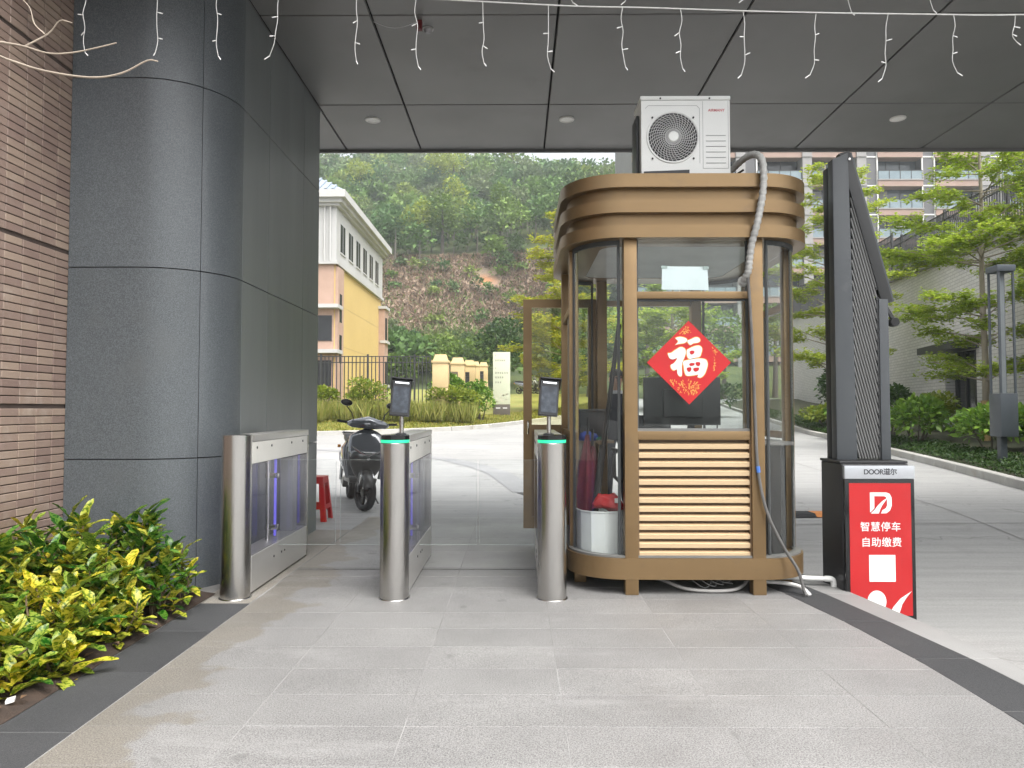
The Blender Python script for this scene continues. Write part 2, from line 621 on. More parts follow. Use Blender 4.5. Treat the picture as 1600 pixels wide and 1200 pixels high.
# saw cut joints in the road slab
jm = surf('road_joint', (0.16, 0.155, 0.145), (0.22, 0.21, 0.2), 5, 0.95)
mb = MB()
def strip(mb, a, b, wd, zoff=0.004, n=14):
    a, b = Vector((a[0], a[1], 0)), Vector((b[0], b[1], 0))
    t = (b - a).normalized()
    s_ = Vector((-t.y, t.x, 0)) * wd / 2
    vs, fs = [], []
    for i in range(n + 1):
        p = a.lerp(b, i / n)
        z = road_z(p.x, p.y) + zoff
        vs += [(p.x - s_.x, p.y - s_.y, z), (p.x + s_.x, p.y + s_.y, z)]
    fs = [(2 * i, 2 * i + 1, 2 * i + 3, 2 * i + 2) for i in range(n)]
    mb.add(vs, fs)
for yy in (7.9, 12.6, 17.4):
    strip(mb, (2.4 if yy < 9 else -0.2, yy), (7.4 + (yy - 7.9) * 0.2, yy + 0.15), 0.014)
strip(mb, (4.6, 1.0), (6.2, 20), 0.014, n=40)
o = mb.build('road_joints', jm)
tag(o, 'thin saw cut joints in the concrete road', None, None, 'structure')

# ------------------------------------------------------------------ raised platform: slabs, borders
C_IN = [(0, 1.93), (3.3, 1.93), (4.0, 1.86), (4.7, 1.74), (5.6, 1.50), (6.6, 1.20), (8.0, 0.75), (9.2, 0.34), (10.2, -0.02)]
C_OUT = [(0, 2.22), (3.2, 2.22), (4.0, 2.11), (4.85, 1.97), (5.7, 1.76), (6.7, 1.47), (8.1, 1.03), (9.3, 0.62), (10.2, 0.32)]
C_EDGE = [(0, 2.34), (3.3, 2.34), (4.1, 2.28), (4.88, 2.16), (5.7, 1.96), (6.7, 1.66), (8.1, 1.20), (9.3, 0.78), (10.2, 0.46)]
FAR = [(0.30, 10.2), (-0.30, 12.6), (-0.75, 13.9), (-1.65, 15.7), (-3.0, 16.9), (-4.9, 18.0), (-9.0, 19.4), (-16.0, 20.4)]

poly = [(lerp_table(C_EDGE, y), y) for y in np.arange(-6, 10.3, 0.4)] + [(-16, 10.2), (-16, -6)]
mb = MB().prism(poly, -0.34, -0.0016)
platform = mb.build('platform', M_GROUT)
tag(platform, None, None, None, 'structure')
# slabs 0.6 x 0.3 with open joints
xs = [-1.645 + 0.61 * k for k in range(7)]
box1 = MB().box(0, 0.6066, 0, 0.2972, -0.03, 0).build('paving_slab', M_PAVE, None, bevel=0.0008, seg=1)
slab_me = box1.data
slab_far = slab_me.copy()
slab_far.materials.clear()
slab_far.materials.append(M_PAVEL)
bpy.data.objects.remove(box1)
ny = 0
y = 0.63
while y < 7.9:
    thr = 5.28 <= y < 5.42
    for k in range(6):
        x0 = xs[k]
        lim0, lim1 = lerp_table(C_IN, y) - 0.004, lerp_table(C_IN, y + 0.2965) - 0.004
        if x0 > lim1 - 0.03:
            continue
        dz = random.uniform(-0.0012, 0.0)
        if x0 + 0.6066 < min(lim0, lim1):
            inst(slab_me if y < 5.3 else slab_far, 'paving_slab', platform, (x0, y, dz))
        else:
            pl = [(x0, y), (min(x0 + 0.6066, lim0), y), (min(x0 + 0.6066, lim1), y + 0.2972), (x0, y + 0.2972)]
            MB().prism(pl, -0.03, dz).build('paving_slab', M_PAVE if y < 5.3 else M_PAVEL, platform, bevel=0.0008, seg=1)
    # one more slab against the pillar past the border
    y += 0.3
# apron right behind / left of the slabs, one cast sheet that follows the rise
far_pts = [(lerp_table(C_IN, yy), yy) for yy in np.arange(7.94, 10.2, 0.25)] + FAR[0:]
def sheet_to_left(name, mat, pts, zoff, xl=-16, n=26):
    vs, fs = [], []
    for (x, yy) in pts:
        for i in range(n + 1):
            xx = xl + (x - xl) * (i / n)
            vs.append((xx, yy, rise(yy) + zoff))
    for j in range(len(pts) - 1):
        for i in range(n):
            a = j * (n + 1) + i
            fs.append((a, a + 1, a + n + 2, a + n + 1))
    return MB().add(vs, fs).build(name, mat)
o = sheet_to_left('plaza', M_PLAZA, [p for p in far_pts], 0.0)
tag(o, None, None, None, 'structure')
# paving beside the pillar / under the cabinets
tag(MB().box(-16, -1.655, 7.105, 7.935, -0.03, -0.0005).build('plaza_edge', M_PLAZA), None, None, None, 'structure')
MB().box(-1.99, -1.655, 4.42, 7.1, -0.03, -0.001).build('paving_slab', M_PAVEL, platform, bevel=0.002, seg=1)
MB().box(-16, 2.34, -6, 0.622, -0.03, -0.0008).build('front_apron', M_PAVE, platform)
# threshold drain channel between the lanes
gm = surf('threshold_dirt', (0.11, 0.105, 0.10), (0.2, 0.195, 0.19), 14, 0.9)
MB().box(-1.64, 1.4, 5.345, 5.36, 0.0005, 0.004).build('threshold_seam', gm, platform)
# dark borders
for k in range(8):
    y0, y1 = 0.54 + 0.6 * k - 0.27, 0.54 + 0.6 * (k + 1) - 0.275
    if y1 > 4.43:
        y1 = 4.415
    if y0 > 4.3:
        break
    MB().box(-1.955, -1.65, y0, y1 , -0.03, 0.001).build('border_slab', M_DGRAN, platform, bevel=0.002, seg=1)
yb = [0.48 + 0.6 * k for k in range(17)]
for a, b in zip(yb, yb[1:]):
    b2 = b - 0.006
    pl = [(lerp_table(C_IN, a), a), (lerp_table(C_OUT, a), a), (lerp_table(C_OUT, b2), b2), (lerp_table(C_IN, b2), b2)]
    MB().prism(pl, -0.03, 0.001).build('border_slab', M_DGRAN, platform, bevel=0.002, seg=1)
    pl = [(lerp_table(C_OUT, a) + 0.004, a), (lerp_table(C_EDGE, a), a), (lerp_table(C_EDGE, b2), b2), (lerp_table(C_OUT, b2) + 0.004, b2)]
    MB().prism(pl, -0.05, 0.0).build('edge_slab', M_EDGE, platform, bevel=0.003, seg=1)
# the border goes on as a dark band set in the concrete round the bend
def band(name, pts, wd, mat, zoff):
    vs, fs = [], []
    P = [Vector((p[0], p[1], 0)) for p in pts]
    Q = []
    for a, b in zip(P, P[1:]):
        for t in (0, 0.5):
            Q.append(a.lerp(b, t))
    Q.append(P[-1])
    for i, p in enumerate(Q):
        t = (Q[min(i + 1, len(Q) - 1)] - Q[max(i - 1, 0)]).normalized()
        s_ = Vector((t.y, -t.x, 0)) * wd / 2
        for q in (p - s_, p + s_):
            vs.append((q.x, q.y, rise(q.y) + zoff))
    fs = [(2 * i, 2 * i + 1, 2 * i + 3, 2 * i + 2) for i in range(len(Q) - 1)]
    return MB().add(vs, fs).build(name, mat)
o = band('dark_band', [(0.15, 10.2)] + FAR[1:], 0.42, surf('band_granite', (0.19, 0.19, 0.195), (0.27, 0.27, 0.27), 1.2, 0.7), 0.006)
tag(o, None, None, None, 'structure')

# ------------------------------------------------------------------ planting bed and tile wall on the left
gxx, gyy = np.linspace(-2.97, -1.956, 14), np.linspace(-0.5, 4.64, 60)
V = [(x, y, 0.004 + 0.04 * rng.random() * (1 if -2.9 < x < -1.98 else 0)) for y in gyy for x in gxx]
F = [(j * 14 + i, j * 14 + i + 1, (j + 1) * 14 + i + 1, (j + 1) * 14 + i) for j in range(59) for i in range(13)]
o = mesh_np('planting_soil', V, F, M_SOIL)
tag(o, None, None, None, 'structure')

XW = -2.965
tw = thing('tiled_wall', (XW, 3.0, 0), 'brown tiled building wall at the left edge', 'wall')
MB().box(XW - 0.5, XW, -0.5, 4.66, -0.1, 4.2).build('wall_core', M_MORTAR, tw)
t0 = MB().box(0, 0.010, 0, 0.145, 0, 0.0435).build('tile', M_TILE, None, bevel=0.0025, seg=1)
tile_me = t0.data
bpy.data.objects.remove(t0)
rest = MB()
PITCH_Y, PITCH_Z = 0.1505, 0.0495
zz = 0.02
row = 0
while zz < 4.15:
    for k in range(30):
        y1 = 4.655 - 0.012 - k * PITCH_Y
        y0 = y1 - 0.145
        if y0 < -0.4:
            break
        if k < 4 and 0.40 < zz < 4.0:
            inst(tile_me, 'tile', tw, (XW + random.uniform(-0.001, 0.0008), y0, zz), (0, 0, random.uniform(-0.006, 0.006)))
        else:
            rest.box(XW, XW + 0.010, y0, y1, zz, zz + 0.0435)
    row += 1
    zz += PITCH_Z + (0.022 if row in (24, 44, 68) else 0.0)
o = rest.build('tile_field', M_TILE, tw)
tag(o, None, None, None, 'stuff')
MB().box(XW - 0.02, XW + 0.016, 4.646, 4.66, 0, 4.2).build('sealant', surf('sealant', (0.36, 0.35, 0.33), (0.2, 0.2, 0.19), 14, 0.8), tw)

# ------------------------------------------------------------------ clad pillar
PX, PY0, PY1, PRAD = -2.0, 4.62, 7.1, 0.50
CZ = 4.23
pil = thing('clad_pillar', (-2.6, 5.8, 0), 'dark grey clad gate pillar with rounded corner behind the left turnstile', 'pillar')
MB().box(-4.2, PX - 0.54, PY0 + 0.032, PY1 - 0.02, -0.1, CZ + 0.3).build('core', M_DARKGAP, pil)
MB().box(-4.2, PX - 0.032, PY0 + 0.54, PY1 - 0.02, -0.1, CZ + 0.3).build('core', M_DARKGAP, pil)
def pillar_path(n=24):
    pts = [(XW + 0.014, PY0, 0.0)]
    for k in range(n + 1):
        a = -math.pi / 2 + (math.pi / 2) * k / n
        pts.append((PX - PRAD + PRAD * math.cos(a), PY0 + PRAD + PRAD * math.sin(a), 0))
    return pts
arc = pillar_path()
def clad(mb, pts, z0, z1, th=0.03):
    """panel along a plan path, thickness inwards"""
    loops = []
    n = len(pts)
    inn = []
    for i in range(n):
        a, b = Vector(pts[max(0, i - 1)][:2]), Vector(pts[min(n - 1, i + 1)][:2])
        t = (b - a).normalized()
        nrm = Vector((-t.y, t.x))
        inn.append((pts[i][0] + nrm.x * th, pts[i][1] + nrm.y * th))
    poly = [(p[0], p[1]) for p in pts] + inn[::-1]
    vs = [(x, y, z0) for x, y in poly] + [(x, y, z1) for x, y in poly]
    m = len(poly)
    fs = [(i, (i + 1) % m, m + (i + 1) % m, m + i) for i in range(m)]
    for i in range(n - 1):
        fs.append((i, i + 1, m - 2 - i, m - 1 - i))
        fs.append((m + i, m + i + 1, m + m - 2 - i, m + m - 1 - i))
    mb.add(vs, fs)
ZB = [-0.02, 0.875, 2.135, 3.40, 4.66]
G = 0.0035
cut = 13                                       # vertical joint on the bend
flat_y = [PY0 + PRAD, 5.66, 6.58, PY1]
for z0, z1 in zip(ZB, ZB[1:]):
    z1 = min(z1, CZ + 0.25) - 2 * G
    a1 = arc[:cut + 1]
    a2 = [((arc[cut][0] * 0.97 + arc[cut + 1][0] * 0.03), (arc[cut][1] * 0.97 + arc[cut + 1][1] * 0.03) + 0.006, 0)] + arc[cut + 1:]
    mb = MB(); clad(mb, a1, z0, z1); mb.build('stone_panel', M_PGRAN, pil, smooth=True)
    mb = MB(); clad(mb, a2, z0, z1); mb.build('stone_panel', M_PGRAN, pil, smooth=True)
    for y0, y1 in zip(flat_y, flat_y[1:]):
        MB().box(PX - 0.03, PX, y0 + G, y1 - G, z0, z1).build('smooth_panel', M_PSMOOTH, pil, bevel=0.0015, seg=1)
    MB().box(-4.2, PX - 0.035, PY1 - 0.03, PY1, z0, z1).build('smooth_panel', M_PSMOOTH, pil)

# ------------------------------------------------------------------ canopy soffit
can = thing('canopy', (1.0, 6.0, CZ), 'grey panelled canopy soffit spanning overhead', 'canopy')
MB().box(-4.4, 9.5, 3.62, 8.20, CZ + 0.02, CZ + 0.9).build('roof_slab', M_DARKGAP, can)
SX = [-4.4, -1.99, -1.125, 0.315, 1.755, 3.235, 4.70, 6.16, 7.62, 9.5]
SY = [3.62, 5.36, 6.97, 8.20]
GS = 0.009
for x0, x1 in zip(SX, SX[1:]):
    for y0, y1 in zip(SY, SY[1:]):
        MB().box(x0 + GS, x1 - GS, y0 + GS, y1 - GS * 0.5, CZ, CZ + 0.03).build('soffit_panel', M_SOFFIT, can, bevel=0.004, seg=1)
MB().box(-4.4, 9.5, 8.203, 8.235, CZ - 0.03, CZ + 0.95).build('fascia', M_SOFFIT, can, bevel=0.004, seg=1)
MB().box(-4.4, 9.5, 3.59, 3.617, CZ - 0.03, CZ + 0.95).build('fascia', M_SOFFIT, can, bevel=0.004, seg=1)

def downlight(x, y, label):
    t = thing('downlight', (x, y, CZ), label, 'ceiling light', 'recessed downlights in the soffit')
    MB().lathe([(0.078, 0), (0.078, -0.010), (0.070, -0.014), (0.058, -0.012), (0.058, 0.0)], (x, y, CZ), 28).build('trim_ring', M_WHITE, t, smooth=True)
    MB().lathe([(0.057, -0.004), (0.057, -0.008), (0.0, -0.0085)], (x, y, CZ), 28, cap=False).build('diffuser', surf('diffuser', (0.82, 0.82, 0.78), None, 4, 0.5), t, smooth=True)
downlight(-1.51, 7.33, 'small white recessed ceiling light nearest the dark pillar')
downlight(0.52, 7.33, 'small white recessed ceiling light left of the air conditioner')
downlight(3.97, 7.33, 'small white recessed ceiling light at the right, above the raised barrier')

t = thing('smoke_detector', (-0.71, 5.56, CZ), 'small round clear detector dome on the soffit', 'detector')
MB().lathe([(0.035, 0), (0.035, -0.012), (0.03, -0.02), (0.018, -0.034), (0.0, -0.036)], (-0.71, 5.56, CZ), 20, cap=False).build('dome', surf('grey_dome', (0.3, 0.3, 0.31), None, 4, 0.2), t, smooth=True)
MB().lathe([(0.044, 0), (0.044, -0.006), (0.0, -0.0062)], (-0.71, 5.56, CZ), 20, cap=False).build('base_plate', surf('det_base', (0.4, 0.4, 0.4), None, 4, 0.4), t, smooth=True)
t = thing('junction_box', (-0.76, 5.44, CZ), 'tiny dark red box hanging from the soffit by its wire', 'electrical box')
MB().box(-0.785, -0.74, 5.42, 5.46, CZ - 0.075, CZ).build('box_body', surf('dark_red_box', (0.10, 0.012, 0.014), None, 4, 0.5), t, bevel=0.004)
MB().tube([(-1.12 + 0.034 * k, 5.43, CZ - 0.012 - 0.05 * math.sin(math.pi * k / 10)) for k in range(11)], 0.0028, 5).build('wire', surf('pale_wire', (0.45, 0.45, 0.46), None, 4, 0.5), t, smooth=True)
# ------------------------------------------------------------------ turnstiles
M_CREAM = surf('cream_panel', (0.70, 0.69, 0.64), (0.66, 0.65, 0.60), 4, 0.42)
M_CHROME = surf('chrome', (0.72, 0.72, 0.71), None, 4, 0.12, metal=1.0)
M_ACRYL = glass('clear_acrylic', (0.97, 0.98, 0.98), 0.9)
M_SIDEG = glass('side_glass', (0.965, 0.965, 0.99), 0.6)
M_GREENL = emit('green_light_ring', (0.02, 0.42, 0.20), 0.75)
M_BLUEL = emit('blue_light_strip', (0.16, 0.13, 0.75), 0.32)
M_EDGEG = surf('acrylic_edge', (0.40, 0.45, 0.44), None, 4, 0.25)

def screen_mat():
    m, nt, b = new_mat('terminal_screen')
    p = pos(nt)
    c = ramp(nt, noise(nt, p, 26, 4, 0.6), [(0.35, (0.015, 0.025, 0.04)), (0.5, (0.05, 0.075, 0.105)), (0.68, (0.15, 0.18, 0.22))])
    b.inputs['Base Color'].default_value = (0.01, 0.01, 0.012, 1)
    nt.links.new(c, b.inputs['Emission Color'])
    b.inputs['Emission Strength'].default_value = 0.24
    b.inputs['Roughness'].default_value = 0.15
    return m
M_SCREEN = screen_mat()
M_BARL = emit('terminal_light_bar', (0.85, 0.87, 0.88), 0.9)

TY = 4.565
def turnstile(x, label, wings, lit, z=1.035, dx=0.0):
    t = thing('turnstile', (x, 5.2, 0), label, 'turnstile', 'speed gate cabinets beside the booth')
    r = 0.0925
    prof = [(r - 0.006, 0.0), (r, 0.006), (r, z - 0.055 if lit else z - 0.004), (r - 0.004, z - 0.05 if lit else z)]
    MB().lathe(prof, (x, TY, 0), 48).build('front_column', M_STEEL, t, smooth=True)
    MB().lathe([(r + 0.008, 0.0), (r + 0.006, 0.004), (r - 0.005, 0.006)], (x, TY, 0), 40).build('foot_ring', M_STEEL, t, smooth=True)
    if lit:
        MB().lathe([(r - 0.003, z - 0.05), (r - 0.001, z - 0.048), (r - 0.001, z - 0.033), (r - 0.003, z - 0.031)], (x, TY, 0), 48).build('light_ring', M_GREENL, t, smooth=True)
        MB().lathe([(r, z - 0.031), (r, z - 0.004), (r - 0.006, z)], (x, TY, 0), 48).build('top_cap', M_BLACKG, t, smooth=True)
    w = 0.080
    yb = 5.86
    zt = z - 0.005
    MB().box(x - w, x + w, TY + 0.05, yb, zt - 0.045, zt).build('top_plate', M_STEELP, t, bevel=0.004)
    for s in (-1, 1):
        a, b = sorted((x + s * (w - 0.012), x + s * (w - 0.001)))
        tp = MB().box(a, b, TY + 0.06, yb - 0.03, 0.842, zt - 0.048).build('top_panel', M_CREAM, t, bevel=0.002, seg=1)
        for yy in (4.70, 4.98, 5.42, 5.70):
            MB().lathe([(0.009, 0), (0.009, s * 0.003), (0.004, s * 0.004)], (x + s * w, yy, 0.945), 10, axis='X').build('screw', M_BLACK, tp)
        lp = MB().box(a, b, TY + 0.06, yb - 0.03, 0.012, 0.245).build('base_panel', M_STEELP, t, bevel=0.002, seg=1)
        for yy in (5.05, 5.21, 5.28):
            MB().lathe([(0.008, 0), (0.008, s * 0.003)], (x + s * w, yy, 0.16), 8, axis='X').build('sensor', M_BLACK, lp)
        MB().box(min(a, b), max(a, b), TY + 0.07, 5.12, 0.25, 0.838).build('side_pane', M_SIDEG, t)
        MB().box(min(a, b), max(a, b), 5.17, yb - 0.035, 0.25, 0.838).build('side_pane', M_SIDEG, t)
    MB().box(x - w, x + w, yb - 0.032, yb, 0.0, zt - 0.048).build('end_post', M_STEEL, t, bevel=0.004)
    MB().box(x - w + 0.015, x + w - 0.015, TY + 0.08, yb - 0.04, 0.235, 0.25).build('inner_tray', M_STEELP, t)
    for yy in (TY + 0.115, 5.30, yb - 0.075):
        MB().box(x - 0.006, x + 0.006, yy - 0.012, yy + 0.012, 0.26, 0.83).build('light_strip', M_BLUEL, t)
    MB().box(x - 0.05, x + 0.05, 5.56, 5.66, 0.25, 0.838).build('drive_housing', surf('drive_grey', (0.30, 0.30, 0.33), None, 3, 0.5), t, bevel=0.004)
    MB().tube([(x, 5.145, 0.25), (x, 5.145, 0.84)], 0.015, 14).build('hinge_post', M_CHROME, t, smooth=True)
    for s in wings:
        x0, x1 = x + s * 0.03, x + s * 0.492
        wp = MB().box(min(x0, x1), max(x0, x1), 5.139, 5.151, 0.225, 0.832).build('wing_panel', M_ACRYL, t, bevel=0.002, seg=1)
        for q in ((x0, x1, 0.8318, 0.8328), (x0, x1, 0.2240, 0.2252)):
            MB().box(min(q[0], q[1]), max(q[0], q[1]), 5.141, 5.149, q[2], q[3]).build('panel_edge', M_EDGEG, wp)
        xe = x1
        MB().box(xe - 0.0005, xe + 0.0005, 5.141, 5.149, 0.24, 0.82).build('panel_edge', M_EDGEG, wp)
        for zc in (0.72, 0.35):
            MB().box(min(x, x + s * 0.075), max(x, x + s * 0.075), 5.128, 5.162, zc - 0.018, zc + 0.018).build('clamp', M_CHROME, t, bevel=0.004)
    if not lit or True:
        for zc in (0.72, 0.35):
            MB().lathe([(0.022, zc - 0.016), (0.022, zc + 0.016)], (x, 5.145, 0), 14).build('clamp_collar', M_CHROME, t, smooth=True)
    if lit:
        yt = TY - 0.005
        MB().lathe([(0.035, z), (0.035, z + 0.006), (0.02, z + 0.012)], (x + 0.01 + dx, yt, 0), 20).build('terminal_foot', M_BLACK, t, smooth=True)
        MB().tube([(x + 0.012 + dx, yt + 0.01, z), (x + 0.012 + dx, yt + 0.01, z + 0.14)], 0.0135, 14).build('terminal_pole', M_STEEL, t, smooth=True)
        # tilted face scanner
        c = Vector((x + 0.01 + dx, yt - 0.012, z + 0.235))
        up = Vector((0.06, 0.15, 0.98)).normalized()
        fw = Vector((0.16, -0.98, 0)).normalized()
        fw = (fw - up * fw.dot(up)).normalized()
        rt = up.cross(fw)
        hb = MB().obox(c, rt * 0.063, fw * 0.013, up * 0.118).build('terminal_housing', surf('terminal_grey', (0.05, 0.05, 0.053), None, 4, 0.35), t, bevel=0.006)
        MB().obox(c + fw * 0.0145, rt * 0.060, fw * 0.0015, up * 0.113).build('front_glass', M_BLACKG, hb, bevel=0.001, seg=1)
        MB().obox(c + fw * 0.0168 - up * 0.012, rt * 0.050, fw * 0.0006, up * 0.083).build('screen', M_SCREEN, hb)
        MB().obox(c + fw * 0.020 + up * 0.096, rt * 0.044, fw * 0.0015, up * 0.0045).build('light_bar', M_BARL, hb)
        hd = MB()
        hd.obox(c + fw * 0.024 + up * 0.121, rt * 0.068, fw * 0.030, up * 0.003)
        for s in (-1, 1):
            p = c + rt * s * 0.066
            hd.add([p + up * 0.121 + fw * 0.054, p + up * 0.121 - fw * 0.006, p + up * 0.055 - fw * 0.006, p + up * 0.06 + fw * 0.02,
                    p + rt * s * 0.003 + up * 0.121 + fw * 0.054, p + rt * s * 0.003 + up * 0.121 - fw * 0.006, p + rt * s * 0.003 + up * 0.055 - fw * 0.006, p + rt * s * 0.003 + up * 0.06 + fw * 0.02],
                   [(0, 1, 2, 3), (7, 6, 5, 4), (0, 4, 5, 1), (1, 5, 6, 2), (2, 6, 7, 3), (3, 7, 4, 0)])
        hd.build('rain_hood', M_BLACK, hb)
    return t
turnstile(-1.80, 'plain steel turnstile without scanner, standing against the dark pillar', (1,), False)
turnstile(-0.783, 'steel turnstile with face scanner standing between the two lanes', (-1, 1), True, dx=0.028)
turnstile(0.222, 'steel turnstile with face scanner standing against the guard booth', (-1,), True, dx=-0.030)

# ------------------------------------------------------------------ guard booth
M_BRONZE = surf('bronze_paint', (0.228, 0.150, 0.072), (0.20, 0.13, 0.063), 1.5, 0.36, metal=0.55, stretch=(0.3, 0.3, 3), rvar=0.06, bump=0.02, bscale=200, dirt=((0.165, 0.115, 0.07), 5, 0.56, 0.85))
M_BRONZED = surf('bronze_dark', (0.16, 0.098, 0.05), None, 3, 0.5)
M_SLAT = surf('louver_slat_paint', (0.60, 0.45, 0.275), (0.56, 0.415, 0.25), 3, 0.45, stretch=(0.2, 3, 3), rnd=0.03)
M_BGLASS = glass('booth_glass', (0.955, 0.97, 0.965), 1.0, dust=0.015)
M_BGLASSF = glass('booth_front_glass', (0.92, 0.95, 0.94), 1.0, dust=0.02)
M_GASKET = surf('gasket', (0.06, 0.065, 0.066), None, 4, 0.6)
M_ALU = surf('grey_frame', (0.20, 0.20, 0.19), None, 3, 0.45, metal=0.3)

KX0, KX1, KY0, KY1, KR = 0.38, 1.925, 4.66, 6.24, 0.325
KC = ((KX0 + KX1) / 2, (KY0 + KY1) / 2)
booth = thing('guard_booth', (KC[0], KC[1], 0), 'bronze guard booth with rounded glass corners and louvered front', 'guard booth')

def rrect(o=0.0, n=14):
    """plan outline offset outward by o"""
    x0, x1, y0, y1, r = KX0 - o, KX1 + o, KY0 - o, KY1 + o, KR + o
    out = []
    for cx, cy, a0 in ((x1 - r, y0 + r, -90), (x1 - r, y1 - r, 0), (x0 + r, y1 - r, 90), (x0 + r, y0 + r, 180)):
        for k in range(n + 1):
            a = R(a0 + 90 * k / n)
            out.append((cx + r * math.cos(a), cy + r * math.sin(a)))
    return out
def ring(mb, o0, o1, z0, z1):
    a, b = rrect(o0), rrect(o1)
    mb.loft([[(x, y, z0) for x, y in a], [(x, y, z1) for x, y in a], [(x, y, z1) for x, y in b], [(x, y, z0) for x, y in b], [(x, y, z0) for x, y in a]], cap=False)
    return mb
ring(MB(), 0.035, -0.07, 0.10, 0.235).build('base_band', M_BRONZE, booth, smooth=True)
MB().prism(rrect(-0.065), 0.12, 0.16).build('floor', surf('booth_floor', (0.42, 0.41, 0.40), None, 3, 0.6), booth)
ring(MB(), 0.022, -0.03, 0.236, 0.25).build('base_trim', M_ALU, booth, smooth=True)
# roof: three projecting bands with recesses between
ZR = [2.315, 2.397, 2.48, 2.563, 2.647, 2.735]
for i in (0, 2, 4):
    ring(MB(), 0.075, -0.20, ZR[i], ZR[i + 1]).build('roof_band', M_BRONZE, booth, smooth=True)
for i in (1, 3):
    ring(MB(), 0.022, -0.20, ZR[i] + 0.0005, ZR[i + 1] - 0.0005).build('roof_recess', M_BRONZE, booth, smooth=True)
for i in (1, 3):
    for xs_m in (KX0 + KR, KX1 - KR):
        MB().box(xs_m - 0.0012, xs_m + 0.0012, KY0 - 0.0235, KY0 - 0.0215, ZR[i] + 0.001, ZR[i + 1] - 0.001).build('panel_seam', M_BRONZED, booth)
MB().prism(rrect(-0.01), 2.700, 2.725).build('roof_deck', M_BRONZED, booth)
MB().prism(rrect(-0.02), 2.318, 2.334).build('ceiling_board', surf('booth_ceiling', (0.78, 0.78, 0.76), None, 3, 0.6), booth)
# posts
PF = (0.742, 1.565)
def post(x, y, wx=0.043, wy=0.043, z0=0.0, z1=2.314):
    return MB().box(x - wx, x + wx, y - wy, y + wy, z0, z1).build('post', M_BRONZE, booth, bevel=0.004)
for x in PF:
    post(x, KY0 + 0.012)
    post(x, KY1 - 0.012, z0=0.236)
    post(x, KY1 - 0.06, 0.038, 0.038, 0.0, 0.1)
for x, s in ((KX0, 1), (KX1, -1)):
    for y in (KY0 + KR + 0.03, KY1 - KR - 0.03):
        post(x + s * 0.02, y, 0.032, 0.035, z0=0.236)
        MB().box(x + s * 0.06 - 0.04, x + s * 0.06 + 0.04, y - 0.04, y + 0.04, 0, 0.1).build('foot', M_BRONZE, booth, bevel=0.003)
# curved corner glass with slim frames
def arc_sheet(cx, cy, a0, a1, r, th, z0, z1, n=16):
    lo, hi = [], []
    for k in range(n + 1):
        a = R(a0 + (a1 - a0) * k / n)
        lo.append((cx + r * math.cos(a), cy + r * math.sin(a)))
        hi.append((cx + (r - th) * math.cos(a), cy + (r - th) * math.sin(a)))
    mb = MB()
    m = n + 1
    vs = [(x, y, z0) for x, y in lo] + [(x, y, z1) for x, y in lo] + [(x, y, z0) for x, y in hi] + [(x, y, z1) for x, y in hi]
    fs = []
    for i in range(n):
        fs += [(i, i + 1, m + i + 1, m + i), (2 * m + i + 1, 2 * m + i, 3 * m + i, 3 * m + i + 1), (i + 1, i, 2 * m + i, 2 * m + i + 1), (m + i, m + i + 1, 3 * m + i + 1, 3 * m + i)]
    fs += [(0, m, 3 * m, 2 * m), (n, 2 * m + n, 3 * m + n, m + n)]
    return mb.add(vs, fs)
for cx, cy, a0 in ((KX1 - KR, KY0 + KR, -90), (KX1 - KR, KY1 - KR, 0), (KX0 + KR, KY1 - KR, 90), (KX0 + KR, KY0 + KR, 180)):
    cp = arc_sheet(cx, cy, a0 + 8, a0 + 84, KR - 0.012, 0.006, 0.25, 2.314).build('corner_pane', M_BGLASS, booth, smooth=True)
    for a in (a0 + 8.5, a0 + 83.5):
        px_, py_ = cx + (KR - 0.014) * math.cos(R(a)), cy + (KR - 0.014) * math.sin(R(a))
        MB().tube([(px_, py_, 0.25), (px_, py_, 2.314)], 0.011, 6).build('seal', M_GASKET, cp)
    arc_sheet(cx, cy, a0 + 8, a0 + 84, KR - 0.005, 0.02, 2.285, 2.3145).build('seal', M_GASKET, cp, smooth=True)
# front: transom window, main window, louver
fx0, fx1 = PF[0] + 0.043, PF[1] - 0.043
YF = KY0 + 0.012
MB().box(fx0, fx1, YF - 0.02, YF + 0.03, 1.925, 1.972).build('transom', M_BRONZE, booth, bevel=0.003)
MB().box(fx0, fx1, YF - 0.028, YF + 0.03, 0.998, 1.055).build('sill', M_BRONZE, booth, bevel=0.004)
MB().box(fx0, fx1, YF - 0.012, YF + 0.03, 1.0555, 1.072).build('sill_track', M_ALU, booth)
for z0, z1 in ((1.072, 1.925), (1.972, 2.314)):
    MB().box(fx0 + 0.001, fx1 - 0.001, YF + 0.003, YF + 0.009, z0, z1).build('window_pane', M_BGLASSF, booth)
    for xx in (fx0 + 0.007, fx1 - 0.007):
        MB().box(xx - 0.007, xx + 0.007, YF - 0.002, YF + 0.014, z0 + 0.001, z1 - 0.001).build('seal', M_GASKET, booth)
MB().box(fx0, fx1, YF - 0.001, YF + 0.014, 1.911, 1.9245).build('seal', M_GASKET, booth)
MB().box(fx0, fx1, YF + 0.024, YF + 0.034, 0.236, 0.997).build('louver_back', M_BRONZED, booth)
sm = MB()
hs_ = 0.0138
sm.add([(0, 0.004, -hs_), (0, 0.0, hs_), (0, 0.036, hs_ + 0.012), (0, 0.036, -hs_ + 0.004), (fx1 - fx0 - 0.018, 0.004, -hs_), (fx1 - fx0 - 0.018, 0.0, hs_), (fx1 - fx0 - 0.018, 0.036, hs_ + 0.012), (fx1 - fx0 - 0.018, 0.036, -hs_ + 0.004)],
       [(0, 1, 2, 3), (7, 6, 5, 4), (0, 4, 5, 1), (1, 5, 6, 2), (2, 6, 7, 3), (3, 7, 4, 0)])
